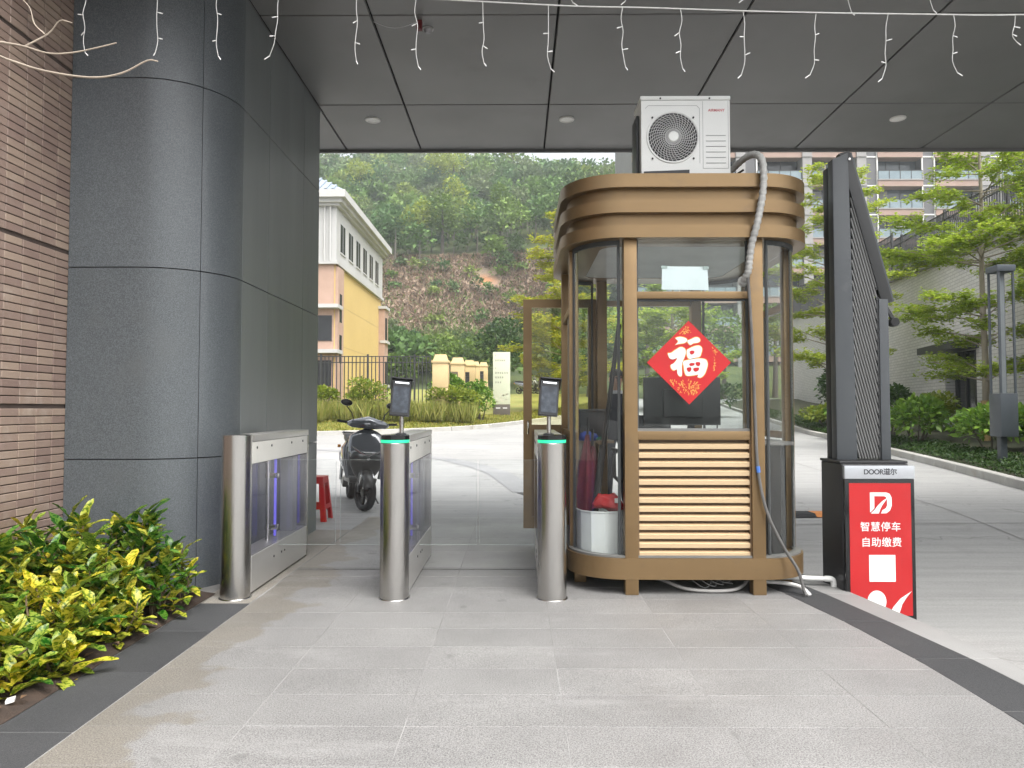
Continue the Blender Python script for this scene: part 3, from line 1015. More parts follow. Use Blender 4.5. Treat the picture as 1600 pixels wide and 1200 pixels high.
so_ = sm.build('louver_slat', M_SLAT, None)
slat_me = so_.data
bpy.data.objects.remove(so_)
for k in range(13):
    inst(slat_me, 'louver_slat', booth, (fx0 + 0.009, YF - 0.022, 0.953 - k * 0.0583))
for xx in (fx0 + 0.005, fx1 - 0.005):
    MB().box(xx - 0.004, xx + 0.004, YF - 0.024, YF + 0.02, 0.237, 0.997).build('louver_stile', M_BRONZED, booth)
MB().box(fx0 + 0.01, fx1 - 0.01, YF + 0.036, YF + 0.05, 0.16, 1.0).build('inner_panel', surf('inner_panel', (0.35, 0.34, 0.32), None, 3, 0.6), booth)
# side windows
for x, s in ((KX0, 1), (KX1, -1)):
    ya, yb_ = KY0 + KR + 0.065, KY1 - KR - 0.065
    for z0, z1 in ((1.90, 1.95), (0.99, 1.04)):
        MB().box(min(x, x + s * 0.04), max(x, x + s * 0.04), ya, yb_, z0, z1).build('side_rail', M_BRONZE, booth, bevel=0.003)
    for z0, z1 in ((0.25, 0.99), (1.04, 1.90), (1.95, 2.314)):
        MB().box(x + s * 0.018, x + s * 0.024, ya, yb_, z0, z1).build('side_pane', M_BGLASS, booth)
    MB().box(min(x + s * 0.01, x + s * 0.03), max(x + s * 0.01, x + s * 0.03), 5.43, 5.47, 1.041, 1.899).build('side_stile', M_ALU, booth)
# back: door opening, transom; leaf folded back against the outside
MB().box(PF[0] + 0.043, PF[1] - 0.043, KY1 - 0.03, KY1 + 0.01, 2.10, 2.15).build('door_head', M_BRONZE, booth, bevel=0.003)
MB().box(PF[0] + 0.044, PF[1] - 0.044, KY1 - 0.012, KY1 - 0.006, 2.15, 2.314).build('window_pane', M_BGLASS, booth)
YD = KY1 + 0.075
dl = MB()
DX0, DX1, DZ0, DZ1 = 0.055, 0.705, 0.15, 2.175
dl.box(DX0, DX0 + 0.075, YD - 0.02, YD + 0.02, DZ0, DZ1)
dl.box(DX1 - 0.075, DX1, YD - 0.02, YD + 0.02, DZ0, DZ1)
dl.box(DX0 + 0.075, DX1 - 0.075, YD - 0.019, YD + 0.019, DZ1 - 0.075, DZ1)
dl.box(DX0 + 0.075, DX1 - 0.075, YD - 0.019, YD + 0.019, DZ0, DZ0 + 0.10)
dl.box(DX0 + 0.075, DX1 - 0.075, YD - 0.019, YD + 0.019, 1.0, 1.06)
door = dl.build('door', M_BRONZE, booth)
MB().box(DX0 + 0.075, DX1 - 0.075, YD - 0.004, YD + 0.004, 1.06, DZ1 - 0.075).build('door_pane', glass('amber_glass', (0.93, 0.92, 0.78), 1.0), door)
MB().box(DX0 + 0.075, DX1 - 0.075, YD - 0.006, YD + 0.006, DZ0 + 0.10, 1.0).build('door_panel', M_BRONZED, door)
hn = MB().tube([(DX0 + 0.04, YD - 0.02, 1.09), (DX0 + 0.04, YD - 0.06, 1.09), (DX0 + 0.04, YD - 0.065, 1.08), (DX0 + 0.04, YD - 0.065, 0.98)], 0.008, 8)
hn.build('door_handle', M_CHROME, door, smooth=True)
for zc in (0.5, 1.3, 2.0):
    MB().tube([(DX1 + 0.012, YD - 0.03, zc - 0.05), (DX1 + 0.012, YD - 0.03, zc + 0.05)], 0.014, 8).build('hinge', M_BRONZED, door)

# ---- things in and on the booth
# desk, monitor
t = thing('desk', (1.25, 5.0, 0.16), 'dark desk top inside the booth under the monitor', 'desk')
MB().box(0.80, 1.86, 4.80, 5.25, 0.955, 0.98).build('desk_top', surf('desk_laminate', (0.16, 0.15, 0.14), None, 3, 0.5), t, bevel=0.003)
for x in (0.86, 1.80):
    MB().box(x - 0.015, x + 0.015, 4.84, 5.20, 0.16, 0.955).build('desk_leg', M_BLACK, t)
t = thing('monitor', (1.23, 5.06, 0.98), 'black computer monitor seen from behind through the booth window', 'monitor')
MB().lathe([(0.11, 0.98), (0.11, 0.988), (0.03, 0.995)], (1.24, 5.08, 0), 24).build('stand_foot', M_BLACK, t, smooth=True)
MB().box(1.215, 1.265, 5.07, 5.095, 0.99, 1.20).build('stand_neck', M_BLACK, t, bevel=0.006)
mb = MB().box(0.895, 1.44, 5.035, 5.06, 1.085, 1.425)
sc = mb.build('screen_back', surf('monitor_back', (0.020, 0.021, 0.023), None, 3, 0.35), t, bevel=0.006)
MB().box(1.03, 1.31, 5.0, 5.036, 1.14, 1.34).build('rear_bulge', surf('monitor_back', (0, 0, 0)), t, bevel=0.012)
MB().tube([(1.42, 5.05, 1.12), (1.425, 5.08, 1.05), (1.40, 5.1, 0.99), (1.36, 5.12, 0.983)], 0.005, 6).build('cable', M_BLACK, t, smooth=True)
# office chair
M_CHAIR = surf('chair_fabric', (0.022, 0.023, 0.026), None, 20, 0.85, bump=0.3, bscale=180)
t = thing('office_chair', (1.02, 5.45, 0.16), 'black swivel chair inside the booth, behind the red bundle', 'chair')
MB().lathe([(0.0, 0.60), (0.20, 0.60), (0.235, 0.62), (0.24, 0.65), (0.21, 0.675), (0.0, 0.68)], (1.02, 5.42, 0), 24, cap=False).build('seat', M_CHAIR, t, smooth=True)
MB().loft([[(1.02 + 0.21 * math.cos(a), 5.66 + 0.03 * math.sin(a) - 0.03 * (1 - math.cos(2 * a)) + (z - 0.7) * 0.12, z) for a in np.linspace(0, 2 * math.pi, 16, endpoint=False)] for z in (0.74, 0.80, 1.0, 1.12, 1.15)]).build('backrest', M_CHAIR, t, smooth=True)
MB().tube([(1.02, 5.45, 0.24), (1.02, 5.45, 0.6)], 0.03, 12).build('gas_post', M_BLACK, t, smooth=True)
mb = MB()
for k in range(5):
    a = 2 * math.pi * k / 5 + 0.3
    mb.bar((1.02, 5.45, 0.26), (1.02 + 0.27 * math.cos(a), 5.45 + 0.27 * math.sin(a), 0.215), 0.045, 0.03)
mb.build('star_base', M_BLACK, t)
for k in range(5):
    a = 2 * math.pi * k / 5 + 0.3
    MB().lathe([(0.025, -0.02), (0.028, 0), (0.025, 0.02)], (1.02 + 0.27 * math.cos(a), 5.45 + 0.27 * math.sin(a), 0.187), 12, axis='X').build('caster', M_BLACK, t)
for s in (-1, 1):
    MB().tube([(1.02 + s * 0.22, 5.5, 0.63), (1.02 + s * 0.27, 5.5, 0.68), (1.02 + s * 0.275, 5.48, 0.86), (1.02 + s * 0.27, 5.34, 0.885), (1.02 + s * 0.27, 5.60, 0.885)], 0.016, 8).build('armrest', M_BLACK, t, smooth=True)
MB().tube([(1.02, 5.5, 0.62), (1.02, 5.70, 0.66), (1.02, 5.70, 0.95)], 0.02, 8).build('back_bracket', M_BLACK, t, smooth=True)
# white drum
t = thing('white_bin', (0.62, 5.02, 0.16), 'white faceted bin behind the booth\'s left corner glass', 'bin')
MB().lathe([(0.165, 0.165), (0.17, 0.17), (0.175, 0.50), (0.180, 0.505), (0.180, 0.512), (0.168, 0.512), (0.162, 0.19), (0.0, 0.185)], (0.585, 4.955, 0), 12, cap=False).build('drum', surf('white_plastic', (0.74, 0.75, 0.74), (0.68, 0.69, 0.68), 3, 0.45), t)
# furled dark red flags and red bundle
M_DRED = surf('dark_red_cloth', (0.13, 0.010, 0.022), (0.07, 0.006, 0.014), 9, 0.75, bump=0.6, bscale=30)
M_RED = surf('red_cloth', (0.48, 0.012, 0.016), (0.34, 0.009, 0.012), 7, 0.6, bump=0.5, bscale=25)
t = thing('furled_flags', (0.52, 4.93, 0.2), 'dark red furled flags standing in the white bin', 'flag')
for k, (x, y, h) in enumerate(((0.475, 4.96, 1.02), (0.515, 5.0, 0.94))):
    lp = []
    for z, rr in ((0.2, 0.03), (0.45, 0.045), (0.62, 0.055), (0.80, 0.045), (h, 0.012)):
        lp.append([(x + 0.03 * (z - 0.5) + rr * (1 + 0.35 * math.sin(3 * a + k + z * 6)) * math.cos(a), y + rr * (1 + 0.3 * math.cos(4 * a)) * math.sin(a), z) for a in np.linspace(0, 2 * math.pi, 18, endpoint=False)])
    MB().loft(lp).build('flag_roll', M_DRED, t, smooth=True, angle=60)
    MB().tube([(x - 0.01, y, 0.19), (x + 0.03 * (h - 0.4), y, h + 0.12)], 0.009, 8).build('flag_pole', M_BLACK, t, smooth=True)
t = thing('red_bundle', (0.66, 4.86, 0.5), 'bright red crumpled cloth bundle lying on the white bin', 'cloth')
lp = []
for i, (x, z, rr) in enumerate(((0.52, 0.545, 0.02), (0.56, 0.575, 0.045), (0.60, 0.57, 0.05), (0.65, 0.56, 0.058), (0.69, 0.545, 0.05), (0.72, 0.535, 0.012))):
    lp.append([(x + 0.01 * math.sin(5 * a), 4.865 + rr * (1 + 0.3 * math.sin(3 * a + i)) * math.cos(a), z + rr * (1 + 0.25 * math.cos(4 * a + 2 * i)) * math.sin(a)) for a in np.linspace(0, 2 * math.pi, 16, endpoint=False)])
MB().loft(lp).build('cloth_roll', M_RED, t, smooth=True, angle=70)
MB().box(0.655, 0.682, 4.795, 4.80, 0.57, 0.60).build('white_tie', M_WHITE, t)
# long black pole leaning
t = thing('catch_pole', (0.52, 4.9, 0.2), 'long black pole leaning inside the booth\'s left corner glass', 'pole')
MB().tube([(0.50, 4.93, 0.21), (0.70, 4.86, 1.78)], 0.016, 12).build('shaft', M_BLACK, t, smooth=True)
MB().tube([(0.535, 4.918, 0.48), (0.59, 4.90, 0.95)], 0.024, 12).build('grip', M_RUBBER, t, smooth=True)
# shelf with a tub and a blue cloth, seen in the left corner
t = thing('storage_tub', (0.58, 5.62, 0.95), 'dark grey storage tub at the back of the booth', 'tub')
MB().box(0.46, 0.75, 5.50, 5.8, 0.935, 0.955).build('shelf', M_BRONZED, t)
MB().loft([[(0.60 + sx * (0.10 + (z - 0.955) * 0.12), 5.65 + sy * (0.09 + (z - 0.955) * 0.1), z) for sx, sy in ((-1, -1), (1, -1), (1, 1), (-1, 1))] for z in (0.956, 1.18)]).build('tub_body', surf('tub_grey', (0.045, 0.045, 0.048), None, 3, 0.5), t, bevel=0.006)
MB().box(0.465, 0.735, 5.53, 5.77, 1.181, 1.20).build('tub_lid', surf('tub_lid', (0.07, 0.07, 0.073), None, 3, 0.5), t, bevel=0.005)
t = thing('blue_cloth', (0.55, 5.48, 0.95), 'crumpled blue cloth below the storage tub', 'cloth')
MB().loft([[(0.535 + rr * 1.3 * (1 + 0.3 * math.sin(3 * a + i)) * math.cos(a), 5.545 + rr * math.sin(a) - 0.07, z) for a in np.linspace(0, 2 * math.pi, 14, endpoint=False)] for i, (z, rr) in enumerate(((0.957, 0.05), (0.985, 0.055), (1.01, 0.045), (1.028, 0.015)))]).build('cloth', surf('blue_cloth', (0.02, 0.05, 0.30), (0.015, 0.035, 0.2), 8, 0.7, bump=0.5, bscale=40), t, smooth=True, angle=70)
# sheet of paper taped inside the transom window
t = thing('paper_sheet', (1.11, YF + 0.015, 1.99), 'blank white paper sheet taped inside the booth\'s top window', 'paper')
MB().add([(0.957, YF + 0.012, 1.99), (1.268, YF + 0.012, 1.985), (1.262, YF + 0.016, 2.142), (0.962, YF + 0.014, 2.146), (0.957, YF + 0.013, 1.99), (1.268, YF + 0.013, 1.985), (1.262, YF + 0.017, 2.142), (0.962, YF + 0.015, 2.146)],
         [(0, 1, 2, 3), (7, 6, 5, 4), (0, 4, 5, 1), (1, 5, 6, 2), (2, 6, 7, 3), (3, 7, 4, 0)]).build('sheet', surf('white_sheet', (0.78, 0.81, 0.85), None, 3, 0.5), t)
for x_, z_ in ((0.975, 2.135), (1.25, 2.13)):
    MB().box(x_ - 0.02, x_ + 0.02, YF + 0.0105, YF + 0.0115, z_ - 0.006, z_ + 0.014).build('tape', M_EDGEG, t)

# red diamond with the character for good fortune
M_FRED = surf('red_paper', (0.46, 0.007, 0.010), (0.41, 0.006, 0.008), 6, 0.42)
M_FWHITE = surf('silver_foil', (0.70, 0.72, 0.70), (0.58, 0.63, 0.60), 60, 0.35)
M_FGOLD = surf('gold_print', (0.78, 0.33, 0.05), (0.85, 0.45, 0.12), 40, 0.4)
FC = Vector((1.130, YF - 0.002, 1.505))
fu = thing('fortune_diamond', FC, 'red paper diamond with a silver character on the booth window', 'decoration')
HD = 0.276
def flat(poly, name, mat, parent, y, hole=None):
    """flat print: polygon in the plane of the window, a hair thick"""
    n = len(poly)
    vs = [(p[0], y, p[1]) for p in poly] + [(p[0], y + 0.0006, p[1]) for p in poly]
    fs = [tuple(range(n)), tuple(range(n, 2 * n))[::-1]] + [(i, n + i, n + (i + 1) % n, (i + 1) % n) for i in range(n)]
    return MB().add(vs, fs).build(name, mat, parent)
def zp(pts, ox=622, oz=620, sc=0.000525):
    return [(FC.x + (x - ox) * sc, FC.z - (z - oz) * sc) for x, z in pts]
card = flat([(FC.x, FC.z - HD), (FC.x + HD, FC.z), (FC.x, FC.z + HD), (FC.x - HD, FC.z)], 'card', M_FRED, fu, FC.y)
STROKES = [
    [(455, 315), (520, 300), (585, 318), (598, 350), (560, 376), (500, 385), (452, 398), (490, 355)],
    [(605, 345), (650, 330), (700, 305), (745, 312), (762, 345), (735, 370), (680, 378), (640, 400), (612, 372)],
    [(362, 505), (400, 500), (450, 465), (510, 430), (560, 440), (582, 480), (570, 540), (545, 600), (530, 660), (532, 740), (528, 785), (500, 790), (475, 755), (470, 705), (430, 718), (398, 690), (395, 650), (430, 630), (465, 590), (470, 565), (420, 582), (385, 570), (365, 535)],
    [(595, 470), (640, 440), (700, 415), (750, 410), (782, 440), (778, 490), (755, 545), (700, 560), (630, 575), (600, 540)],
    [(550, 610), (610, 590), (690, 575), (780, 572), (835, 590), (852, 640), (840, 700), (810, 770), (765, 808), (725, 800), (735, 770), (650, 785), (590, 782), (568, 740), (556, 670)],
]
HOLES = [
    [(632, 480), (662, 470), (690, 480), (680, 510), (650, 520), (635, 505)],
    [(622, 640), (655, 625), (690, 632), (682, 655), (640, 664)],
    [(705, 620), (750, 615), (762, 640), (745, 665), (712, 655)],
    [(592, 690), (640, 680), (650, 705), (635, 735), (605, 732)],
    [(680, 690), (742, 685), (738, 720), (700, 735), (676, 716)],
]
for st in STROKES:
    sl_ = smooth_loop(st, 4)
    cx_, cz_ = np.mean([p[0] for p in sl_]), np.mean([p[1] for p in sl_])
    big = [(x + 9 * (x - cx_) / max(30, math.hypot(x - cx_, z - cz_)), z + 9 * (z - cz_) / max(30, math.hypot(x - cx_, z - cz_))) for x, z in sl_]
    ol = flat(zp(big), 'character_outline', M_FGOLD, card, FC.y - 0.0015)
    flat(zp(sl_), 'character_stroke', M_FWHITE, card, FC.y - 0.003)
for hl in HOLES:
    flat(zp(smooth_loop(hl, 3)), 'character_counter', M_FRED, card, FC.y - 0.0045)
mb = MB()
for (cx_, cz_, n_, rx, rz_) in ((620, 930, 95, 150, 95), (560, 215, 40, 110, 45), (420, 870, 20, 60, 40), (940, 470, 14, 30, 60), (940, 640, 10, 12, 90)):
    for k in range(n_):
        a = random.uniform(0, 6.28)
        q = math.sqrt(random.random())
        x, z = cx_ + rx * q * math.cos(a), cz_ + rz_ * q * math.sin(a)
        if abs(x - 622) + abs(z - 620) > 490:
            continue
        l, wd, b_ = random.uniform(8, 24), random.uniform(2.5, 6), a + random.uniform(-0.6, 0.6)
        dx, dz = math.cos(b_), math.sin(b_)
        pl = zp([(x - dx * l, z - dz * l), (x + dz * wd, z - dx * wd), (x + dx * l, z + dz * l), (x - dz * wd, z + dx * wd)])
        mb.add([(p[0], FC.y - 0.0008, p[1]) for p in pl], [(0, 1, 2, 3)])
o = mb.build('gold_flowers', M_FGOLD, card)
o['kind'] = 'stuff'

# outdoor air conditioner unit on the roof
M_AC = surf('ac_shell', (0.70, 0.71, 0.69), (0.66, 0.67, 0.655), 2, 0.42)
M_ACD = surf('ac_line', (0.33, 0.34, 0.34), None, 3, 0.6)
AX0, AX1, AY0, AY1, AZ0, AZ1 = 0.85, 1.455, 4.80, 5.06, 2.80, 3.335
ac = thing('outdoor_air_conditioner', ((AX0 + AX1) / 2, 4.93, 2.73), 'white outdoor air conditioner unit standing on the booth roof', 'air conditioner')
sh = MB()
fcx, fcz, fr_ = AX0 + 0.215, (AZ0 + AZ1) / 2 - 0.012, 0.172
n = 48
# front panel with a round opening
outer = []
for k in range(n):
    a = 2 * math.pi * k / n
    c, s_ = math.cos(a), math.sin(a)
    tx = ((AX1 if c > 0 else AX0) - fcx) / c if abs(c) > 1e-6 else 1e9
    tz = ((AZ1 if s_ > 0 else AZ0) - fcz) / s_ if abs(s_) > 1e-6 else 1e9
    q = min(tx, tz)
    outer.append((fcx + c * q, fcz + s_ * q))
for (cxx, czz) in ((AX0, AZ0), (AX1, AZ0), (AX0, AZ1), (AX1, AZ1)):
    k = min(range(n), key=lambda i: (outer[i][0] - cxx) ** 2 + (outer[i][1] - czz) ** 2)
    outer[k] = (cxx, czz)
inn = [(fcx + fr_ * math.cos(2 * math.pi * k / n), fcz + fr_ * math.sin(2 * math.pi * k / n)) for k in range(n)]
loops = [[(x, AY1, z) for x, z in outer], [(x, AY0, z) for x, z in outer], [(x, AY0, z) for x, z in inn], [(x, AY0 + 0.16, z) for x, z in inn]]
sh.loft(loops, cap=False)
sh.add([(AX0, AY1, AZ0), (AX1, AY1, AZ0), (AX1, AY1, AZ1), (AX0, AY1, AZ1)], [(0, 1, 2, 3)])
sh.build('shell', M_AC, ac)
MB().box(AX0 - 0.006, AX1 + 0.004, AY0 - 0.006, AY1 + 0.004, AZ1 - 0.022, AZ1 + 0.006).build('lid', M_AC, ac, bevel=0.006)
MB().lathe([(fr_, 0.15), (0.0, 0.15)], (fcx, AY0, fcz), 36, axis='Y', cap=False).build('well_back', M_BLACK, ac)
MB().lathe([(fr_ - 0.0015, 0.004), (fr_ - 0.0015, 0.149)], (fcx, AY0, fcz), 36, axis='Y', cap=False).build('well_lining', M_BLACK, ac)
fm = MB()
for k in range(3):
    for j in range(7):
        a0 = 2 * math.pi * k / 3 + j * 0.19
        a1 = a0 + 0.19
        y0, y1 = AY0 + 0.05 + j * 0.010, AY0 + 0.06 + j * 0.010
        fm.add([(fcx + rr * math.cos(a), yy, fcz + rr * math.sin(a)) for rr, a, yy in ((0.04, a0, y0), (0.155, a0, y0), (0.155, a1, y1), (0.04, a1, y1))], [(0, 1, 2, 3)])
fm.build('fan_blades', surf('fan_grey', (0.035, 0.035, 0.037), None, 3, 0.5), ac)
gm_ = MB()
for k in range(9):
    rr = 0.055 + 0.0140 * k
    gm_.loft([[(fcx + (rr + dr) * math.cos(a), AY0 - 0.012 + dy + 0.010 * (rr / 0.17) ** 2, fcz + (rr + dr) * math.sin(a)) for dr, dy in ((-0.0019, 0), (0, -0.0019), (0.0019, 0), (0, 0.0019))] for a in np.linspace(0, 2 * math.pi, 49)], cap=False)
for k in range(36):
    a = 2 * math.pi * k / 36
    pts = [(fcx + rr * math.cos(a + q), AY0 - 0.0135 + 0.010 * (rr / 0.17) ** 2, fcz + rr * math.sin(a + q)) for rr, q in ((0.035, 0), (0.08, 0.14), (0.125, 0.32), (fr_ + 0.004, 0.55))]
    gm_.tube(pts, 0.0020, 4)
o = gm_.build('fan_guard', surf('guard_wire', (0.66, 0.67, 0.67), None, 3, 0.4), ac)
o['kind'] = 'stuff'
MB().lathe([(0.036, 0.012), (0.036, -0.016), (0.031, -0.021), (0.0, -0.022)], (fcx, AY0, fcz), 28, axis='Y', cap=False).build('hub_cap', M_AC, ac, smooth=True)
MB().lathe([(0.056, 0.0), (0.056, -0.011), (0.034, -0.011), (0.034, 0)], (fcx, AY0, fcz), 28, axis='Y').build('hub_ring', surf('guard_grey', (0.17, 0.17, 0.175), None, 3, 0.5), ac, smooth=True)
MB().lathe([(fr_ + 0.008, 0.0), (fr_ + 0.006, -0.008), (fr_ - 0.002, -0.006), (fr_ - 0.002, 0.0)], (fcx, AY0, fcz), 48, axis='Y', cap=False).build('guard_rim', M_AC, ac, smooth=True)
def rline(pts, wd, y):
    mb = MB()
    for a, b in zip(pts, pts[1:]):
        mb.bar((a[0], y, a[1]), (b[0], y, b[1]), 0.002, wd, up=(0, 1, 0)) if False else mb.bar((a[0], y, a[1]), (b[0], y, b[1]), wd, 0.002, up=(0, 1, 0))
    return mb
x0, x1, z0, z1 = AX0 + 0.028, AX0 + 0.398, AZ0 + 0.075, AZ1 - 0.06
rline([(x0, z1 - 0.02), (x0 + 0.02, z1), (x1 - 0.02, z1), (x1, z1 - 0.02), (x1, z0)], 0.0025, AY0 - 0.0005).build('pressed_line', M_ACD, ac)
x0, x1, z0, z1 = AX0 + 0.42, AX1 - 0.012, AZ0 + 0.04, AZ1 - 0.03
rline([(x0, z1), (x0, z0), (x1, z0), (x1, z1)], 0.0025, AY0 - 0.0005).build('pressed_line', M_ACD, ac)
rline([(AX0, AZ1 - 0.024), (AX1, AZ1 - 0.024)], 0.002, AY0 - 0.0005).build('pressed_line', M_ACD, ac)
for k in range(6):
    zz_ = AZ0 + 0.075 + k * 0.038
    MB().box(AX0 + 0.44, AX1 - 0.03, AY0 - 0.003, AY0 + 0.001, zz_, zz_ + 0.004).build('service_rib', M_ACD, ac)
for x, z in ((AX0 + 0.075, fcz + 0.135), (AX0 + 0.355, fcz + 0.135), (AX0 + 0.075, fcz - 0.148), (AX0 + 0.355, fcz - 0.148), (AX0 + 0.13, AZ1 - 0.012), (AX0 + 0.465, AZ1 - 0.012)):
    MB().lathe([(0.0065, 0.0), (0.0065, -0.0085), (0.003, -0.0095)], (x, AY0, z), 8, axis='Y').build('screw', M_BLACK, ac)
MB().obox((AX0 + 0.17, AY0 - 0.004, AZ0 + 0.010), (0.155, 0, 0.006), (0, 0.004, 0), (0, 0, 0.013)).build('tape_strip', M_BLACK, ac)
text_mesh('AIRMANY', 0.026, surf('ac_red_print', (0.55, 0.10, 0.12), None, 4, 0.5), 'lettering', ac, (AX0 + 0.513, AY0 - 0.001, AZ1 - 0.094), (R(90), 0, 0), bold=0.0006)
MB().box(AX0 - 0.022, AX0 - 0.004, AY0 + 0.07, AY1 - 0.01, AZ0 - 0.01, AZ1 - 0.10).build('side_grille', M_BLACK, ac, bevel=0.004)
for x in (AX0 + 0.08, AX1 - 0.08):
    MB().box(x - 0.03, x + 0.03, AY0 - 0.012, AY1 + 0.02, 2.7255, AZ0).build('foot', surf('foot_grey', (0.1, 0.1, 0.1), None, 3, 0.5), ac)
for z in (AZ0 + 0.05, AZ0 + 0.11):
    MB().lathe([(0.017, 0), (0.017, 0.022), (0.010, 0.026)], (AX1, AY0 + 0.10, z), 12, axis='X').build('valve', M_BLACK, ac, smooth=True)
MB().tube([(AX1 + 0.02, AY0 + 0.1, AZ0 + 0.05), (AX1 + 0.06, AY0 + 0.08, AZ0 + 0.02), (AX1 + 0.11, 4.86, AZ0 + 0.05)], 0.008, 6).build('pipe', M_BLACK, ac, smooth=True)

# wrapped refrigerant hose down the booth front
M_WRAP = surf('hose_wrap', (0.42, 0.42, 0.40), (0.30, 0.30, 0.29), 30, 0.5, bump=0.6, bscale=60, stretch=(0.4, 0.4, 2.0))
hp = [(1.475, 4.90, 2.84), (1.505, 4.84, 2.87), (1.535, 4.72, 2.885), (1.565, 4.62, 2.87), (1.588, 4.56, 2.81), (1.594, 4.55, 2.70), (1.584, 4.55, 2.58), (1.566, 4.55, 2.48), (1.545, 4.555, 2.38), (1.525, 4.585, 2.28), (1.515, 4.605, 2.18), (1.508, 4.615, 2.10), (1.49, 4.655, 2.045)]
def dense(p, k=6):
    p = [np.array(q, float) for q in p]
    p = [2 * p[0] - p[1]] + p + [2 * p[-1] - p[-2]]
    out = []
    for i in range(1, len(p) - 2):
        for t in np.linspace(0, 1, k, endpoint=False):
            p0, p1, p2, p3 = p[i - 1], p[i], p[i + 1], p[i + 2]
            out.append(tuple(0.5 * (2 * p1 + (p2 - p0) * t + (2 * p0 - 5 * p1 + 4 * p2 - p3) * t * t + (3 * p1 - p0 - 3 * p2 + p3) * t ** 3)))
    out.append(tuple(p[-2]))
    return out
t = thing('wrapped_hose', (1.48, 4.9, 2.73), 'grey wrapped hose arching from the rooftop unit down the booth front', 'hose')
dp = dense(hp, 8)
MB().tube(dp, [0.0195 + 0.0025 * (k % 3) for k in range(len(dp))], 12).build('hose_body', M_WRAP, t, smooth=True, angle=60)
MB().lathe([(0.034, 0.0), (0.036, -0.006), (0.024, -0.02)], (1.49, YF + 0.002, 2.04), 16, axis='Y').build('wall_sleeve', M_WRAP, t, smooth=True)
dp = dense([(1.50, 4.60, 2.05), (1.515, 4.615, 1.9), (1.535, 4.622, 1.5), (1.545, 4.62, 1.1), (1.555, 4.61, 0.8), (1.60, 4.595, 0.55), (1.70, 4.60, 0.33), (1.80, 4.61, 0.17), (1.83, 4.60, 0.06), (1.84, 4.58, 0.012)], 6)
t = thing('drain_cable', (1.84, 4.58, 0.0), 'dark grey cable hanging down the booth\'s right post to the ground', 'cable')
MB().tube(dp, 0.0105, 8).build('cable_run', surf('cable_grey', (0.13, 0.125, 0.12), (0.09, 0.088, 0.085), 12, 0.55), t, smooth=True)
MB().tube([(1.5535, 4.611, 0.83), (1.557, 4.609, 0.79)], 0.0135, 8).build('blue_tape', surf('blue_tape', (0.06, 0.18, 0.55), None, 4, 0.5), t, smooth=True)
# pipes and loose cables at the foot of the booth
M_PVC = surf('white_pvc', (0.72, 0.72, 0.70), (0.62, 0.62, 0.59), 5, 0.4)
t = thing('white_pipe', (1.9, 4.8, 0), 'white plastic drain pipe with elbow lying on the dark border', 'pipe')
MB().tube([(1.60, 4.93, 0.055), (2.10, 4.87, 0.05)], 0.0165, 14).build('pipe_run', M_PVC, t, smooth=True)
MB().tube(dense([(2.085, 4.872, 0.05), (2.125, 4.868, 0.048), (2.14, 4.865, 0.03), (2.142, 4.863, -0.04)], 4), 0.0205, 14).build('elbow', M_PVC, t, smooth=True)
t = thing('bent_pipe', (1.8, 4.66, 0), 'thin white pipe bending to the ground in front of the booth\'s right foot', 'pipe')
MB().tube(dense([(1.60, 4.80, 0.05), (1.74, 4.74, 0.055), (1.83, 4.66, 0.05), (1.865, 4.62, 0.02), (1.875, 4.605, 0.006)], 5), 0.013, 12).build('pipe_run', M_PVC, t, smooth=True)
t = thing('grey_conduit', (1.15, 4.70, 0), 'pale grey conduit looping under the booth floor', 'cable')
MB().tube(dense([(0.86, 4.98, 0.06), (0.98, 4.82, 0.05), (1.10, 4.72, 0.022), (1.25, 4.69, 0.013), (1.40, 4.70, 0.016), (1.49, 4.75, 0.03), (1.56, 4.86, 0.05)], 6), 0.011, 10).build('conduit_run', surf('conduit_grey', (0.46, 0.45, 0.43), None, 5, 0.5), t, smooth=True)
t = thing('thin_wires', (1.25, 4.75, 0), 'tangle of thin grey wires hanging below the booth floor', 'cable')
for k in range(4):
    x = 1.14 + 0.06 * k
    MB().tube(dense([(x, 4.80, 0.11), (x + 0.03, 4.76, 0.06), (x + 0.10, 4.74, 0.02 + 0.01 * k), (x + 0.15 - 0.02 * k, 4.78, 0.05), (x + 0.17, 4.82, 0.11)], 5), 0.003, 5).build('wire', surf('wire_grey', (0.30, 0.30, 0.29), None, 5, 0.5), t, smooth=True)
# ------------------------------------------------------------------ barrier with advertising box
M_CAB = surf('cabinet_black', (0.018, 0.018, 0.020), (0.024, 0.024, 0.026), 2, 0.45)
M_SILV = surf('silver_header', (0.52, 0.54, 0.57), None, 3, 0.35, metal=0.6)
M_POST = surf('poster_red', (0.43, 0.011, 0.013), (0.39, 0.009, 0.011), 2.5, 0.35, dirt=((0.44, 0.02, 0.022), 3, 0.5, 0.8))
M_ARM = surf('arm_grey', (0.050, 0.056, 0.062), (0.06, 0.066, 0.072), 1.5, 0.42, dirt=((0.085, 0.088, 0.09), 5, 0.6, 0.8))
M_ARMD = surf('arm_black', (0.020, 0.021, 0.022), None, 2, 0.45)
M_ROD = surf('arm_rod', (0.20, 0.20, 0.195), (0.17, 0.17, 0.165), 2, 0.4, metal=0.4)
BX0, BX1, BY0, BY1, BZ0, BZ1 = 2.155, 2.622, 4.74, 5.07, -0.235, 0.835
bar_ = thing('barrier_gate', ((BX0 + BX1) / 2, 4.9, BZ0), 'barrier machine with red parking poster and raised folded grey arm', 'barrier gate')
MB().box(BX0, BX1 - 0.022, BY0 + 0.012, BY1, BZ0, BZ1).build('cabinet', M_CAB, bar_, bevel=0.012, seg=3)
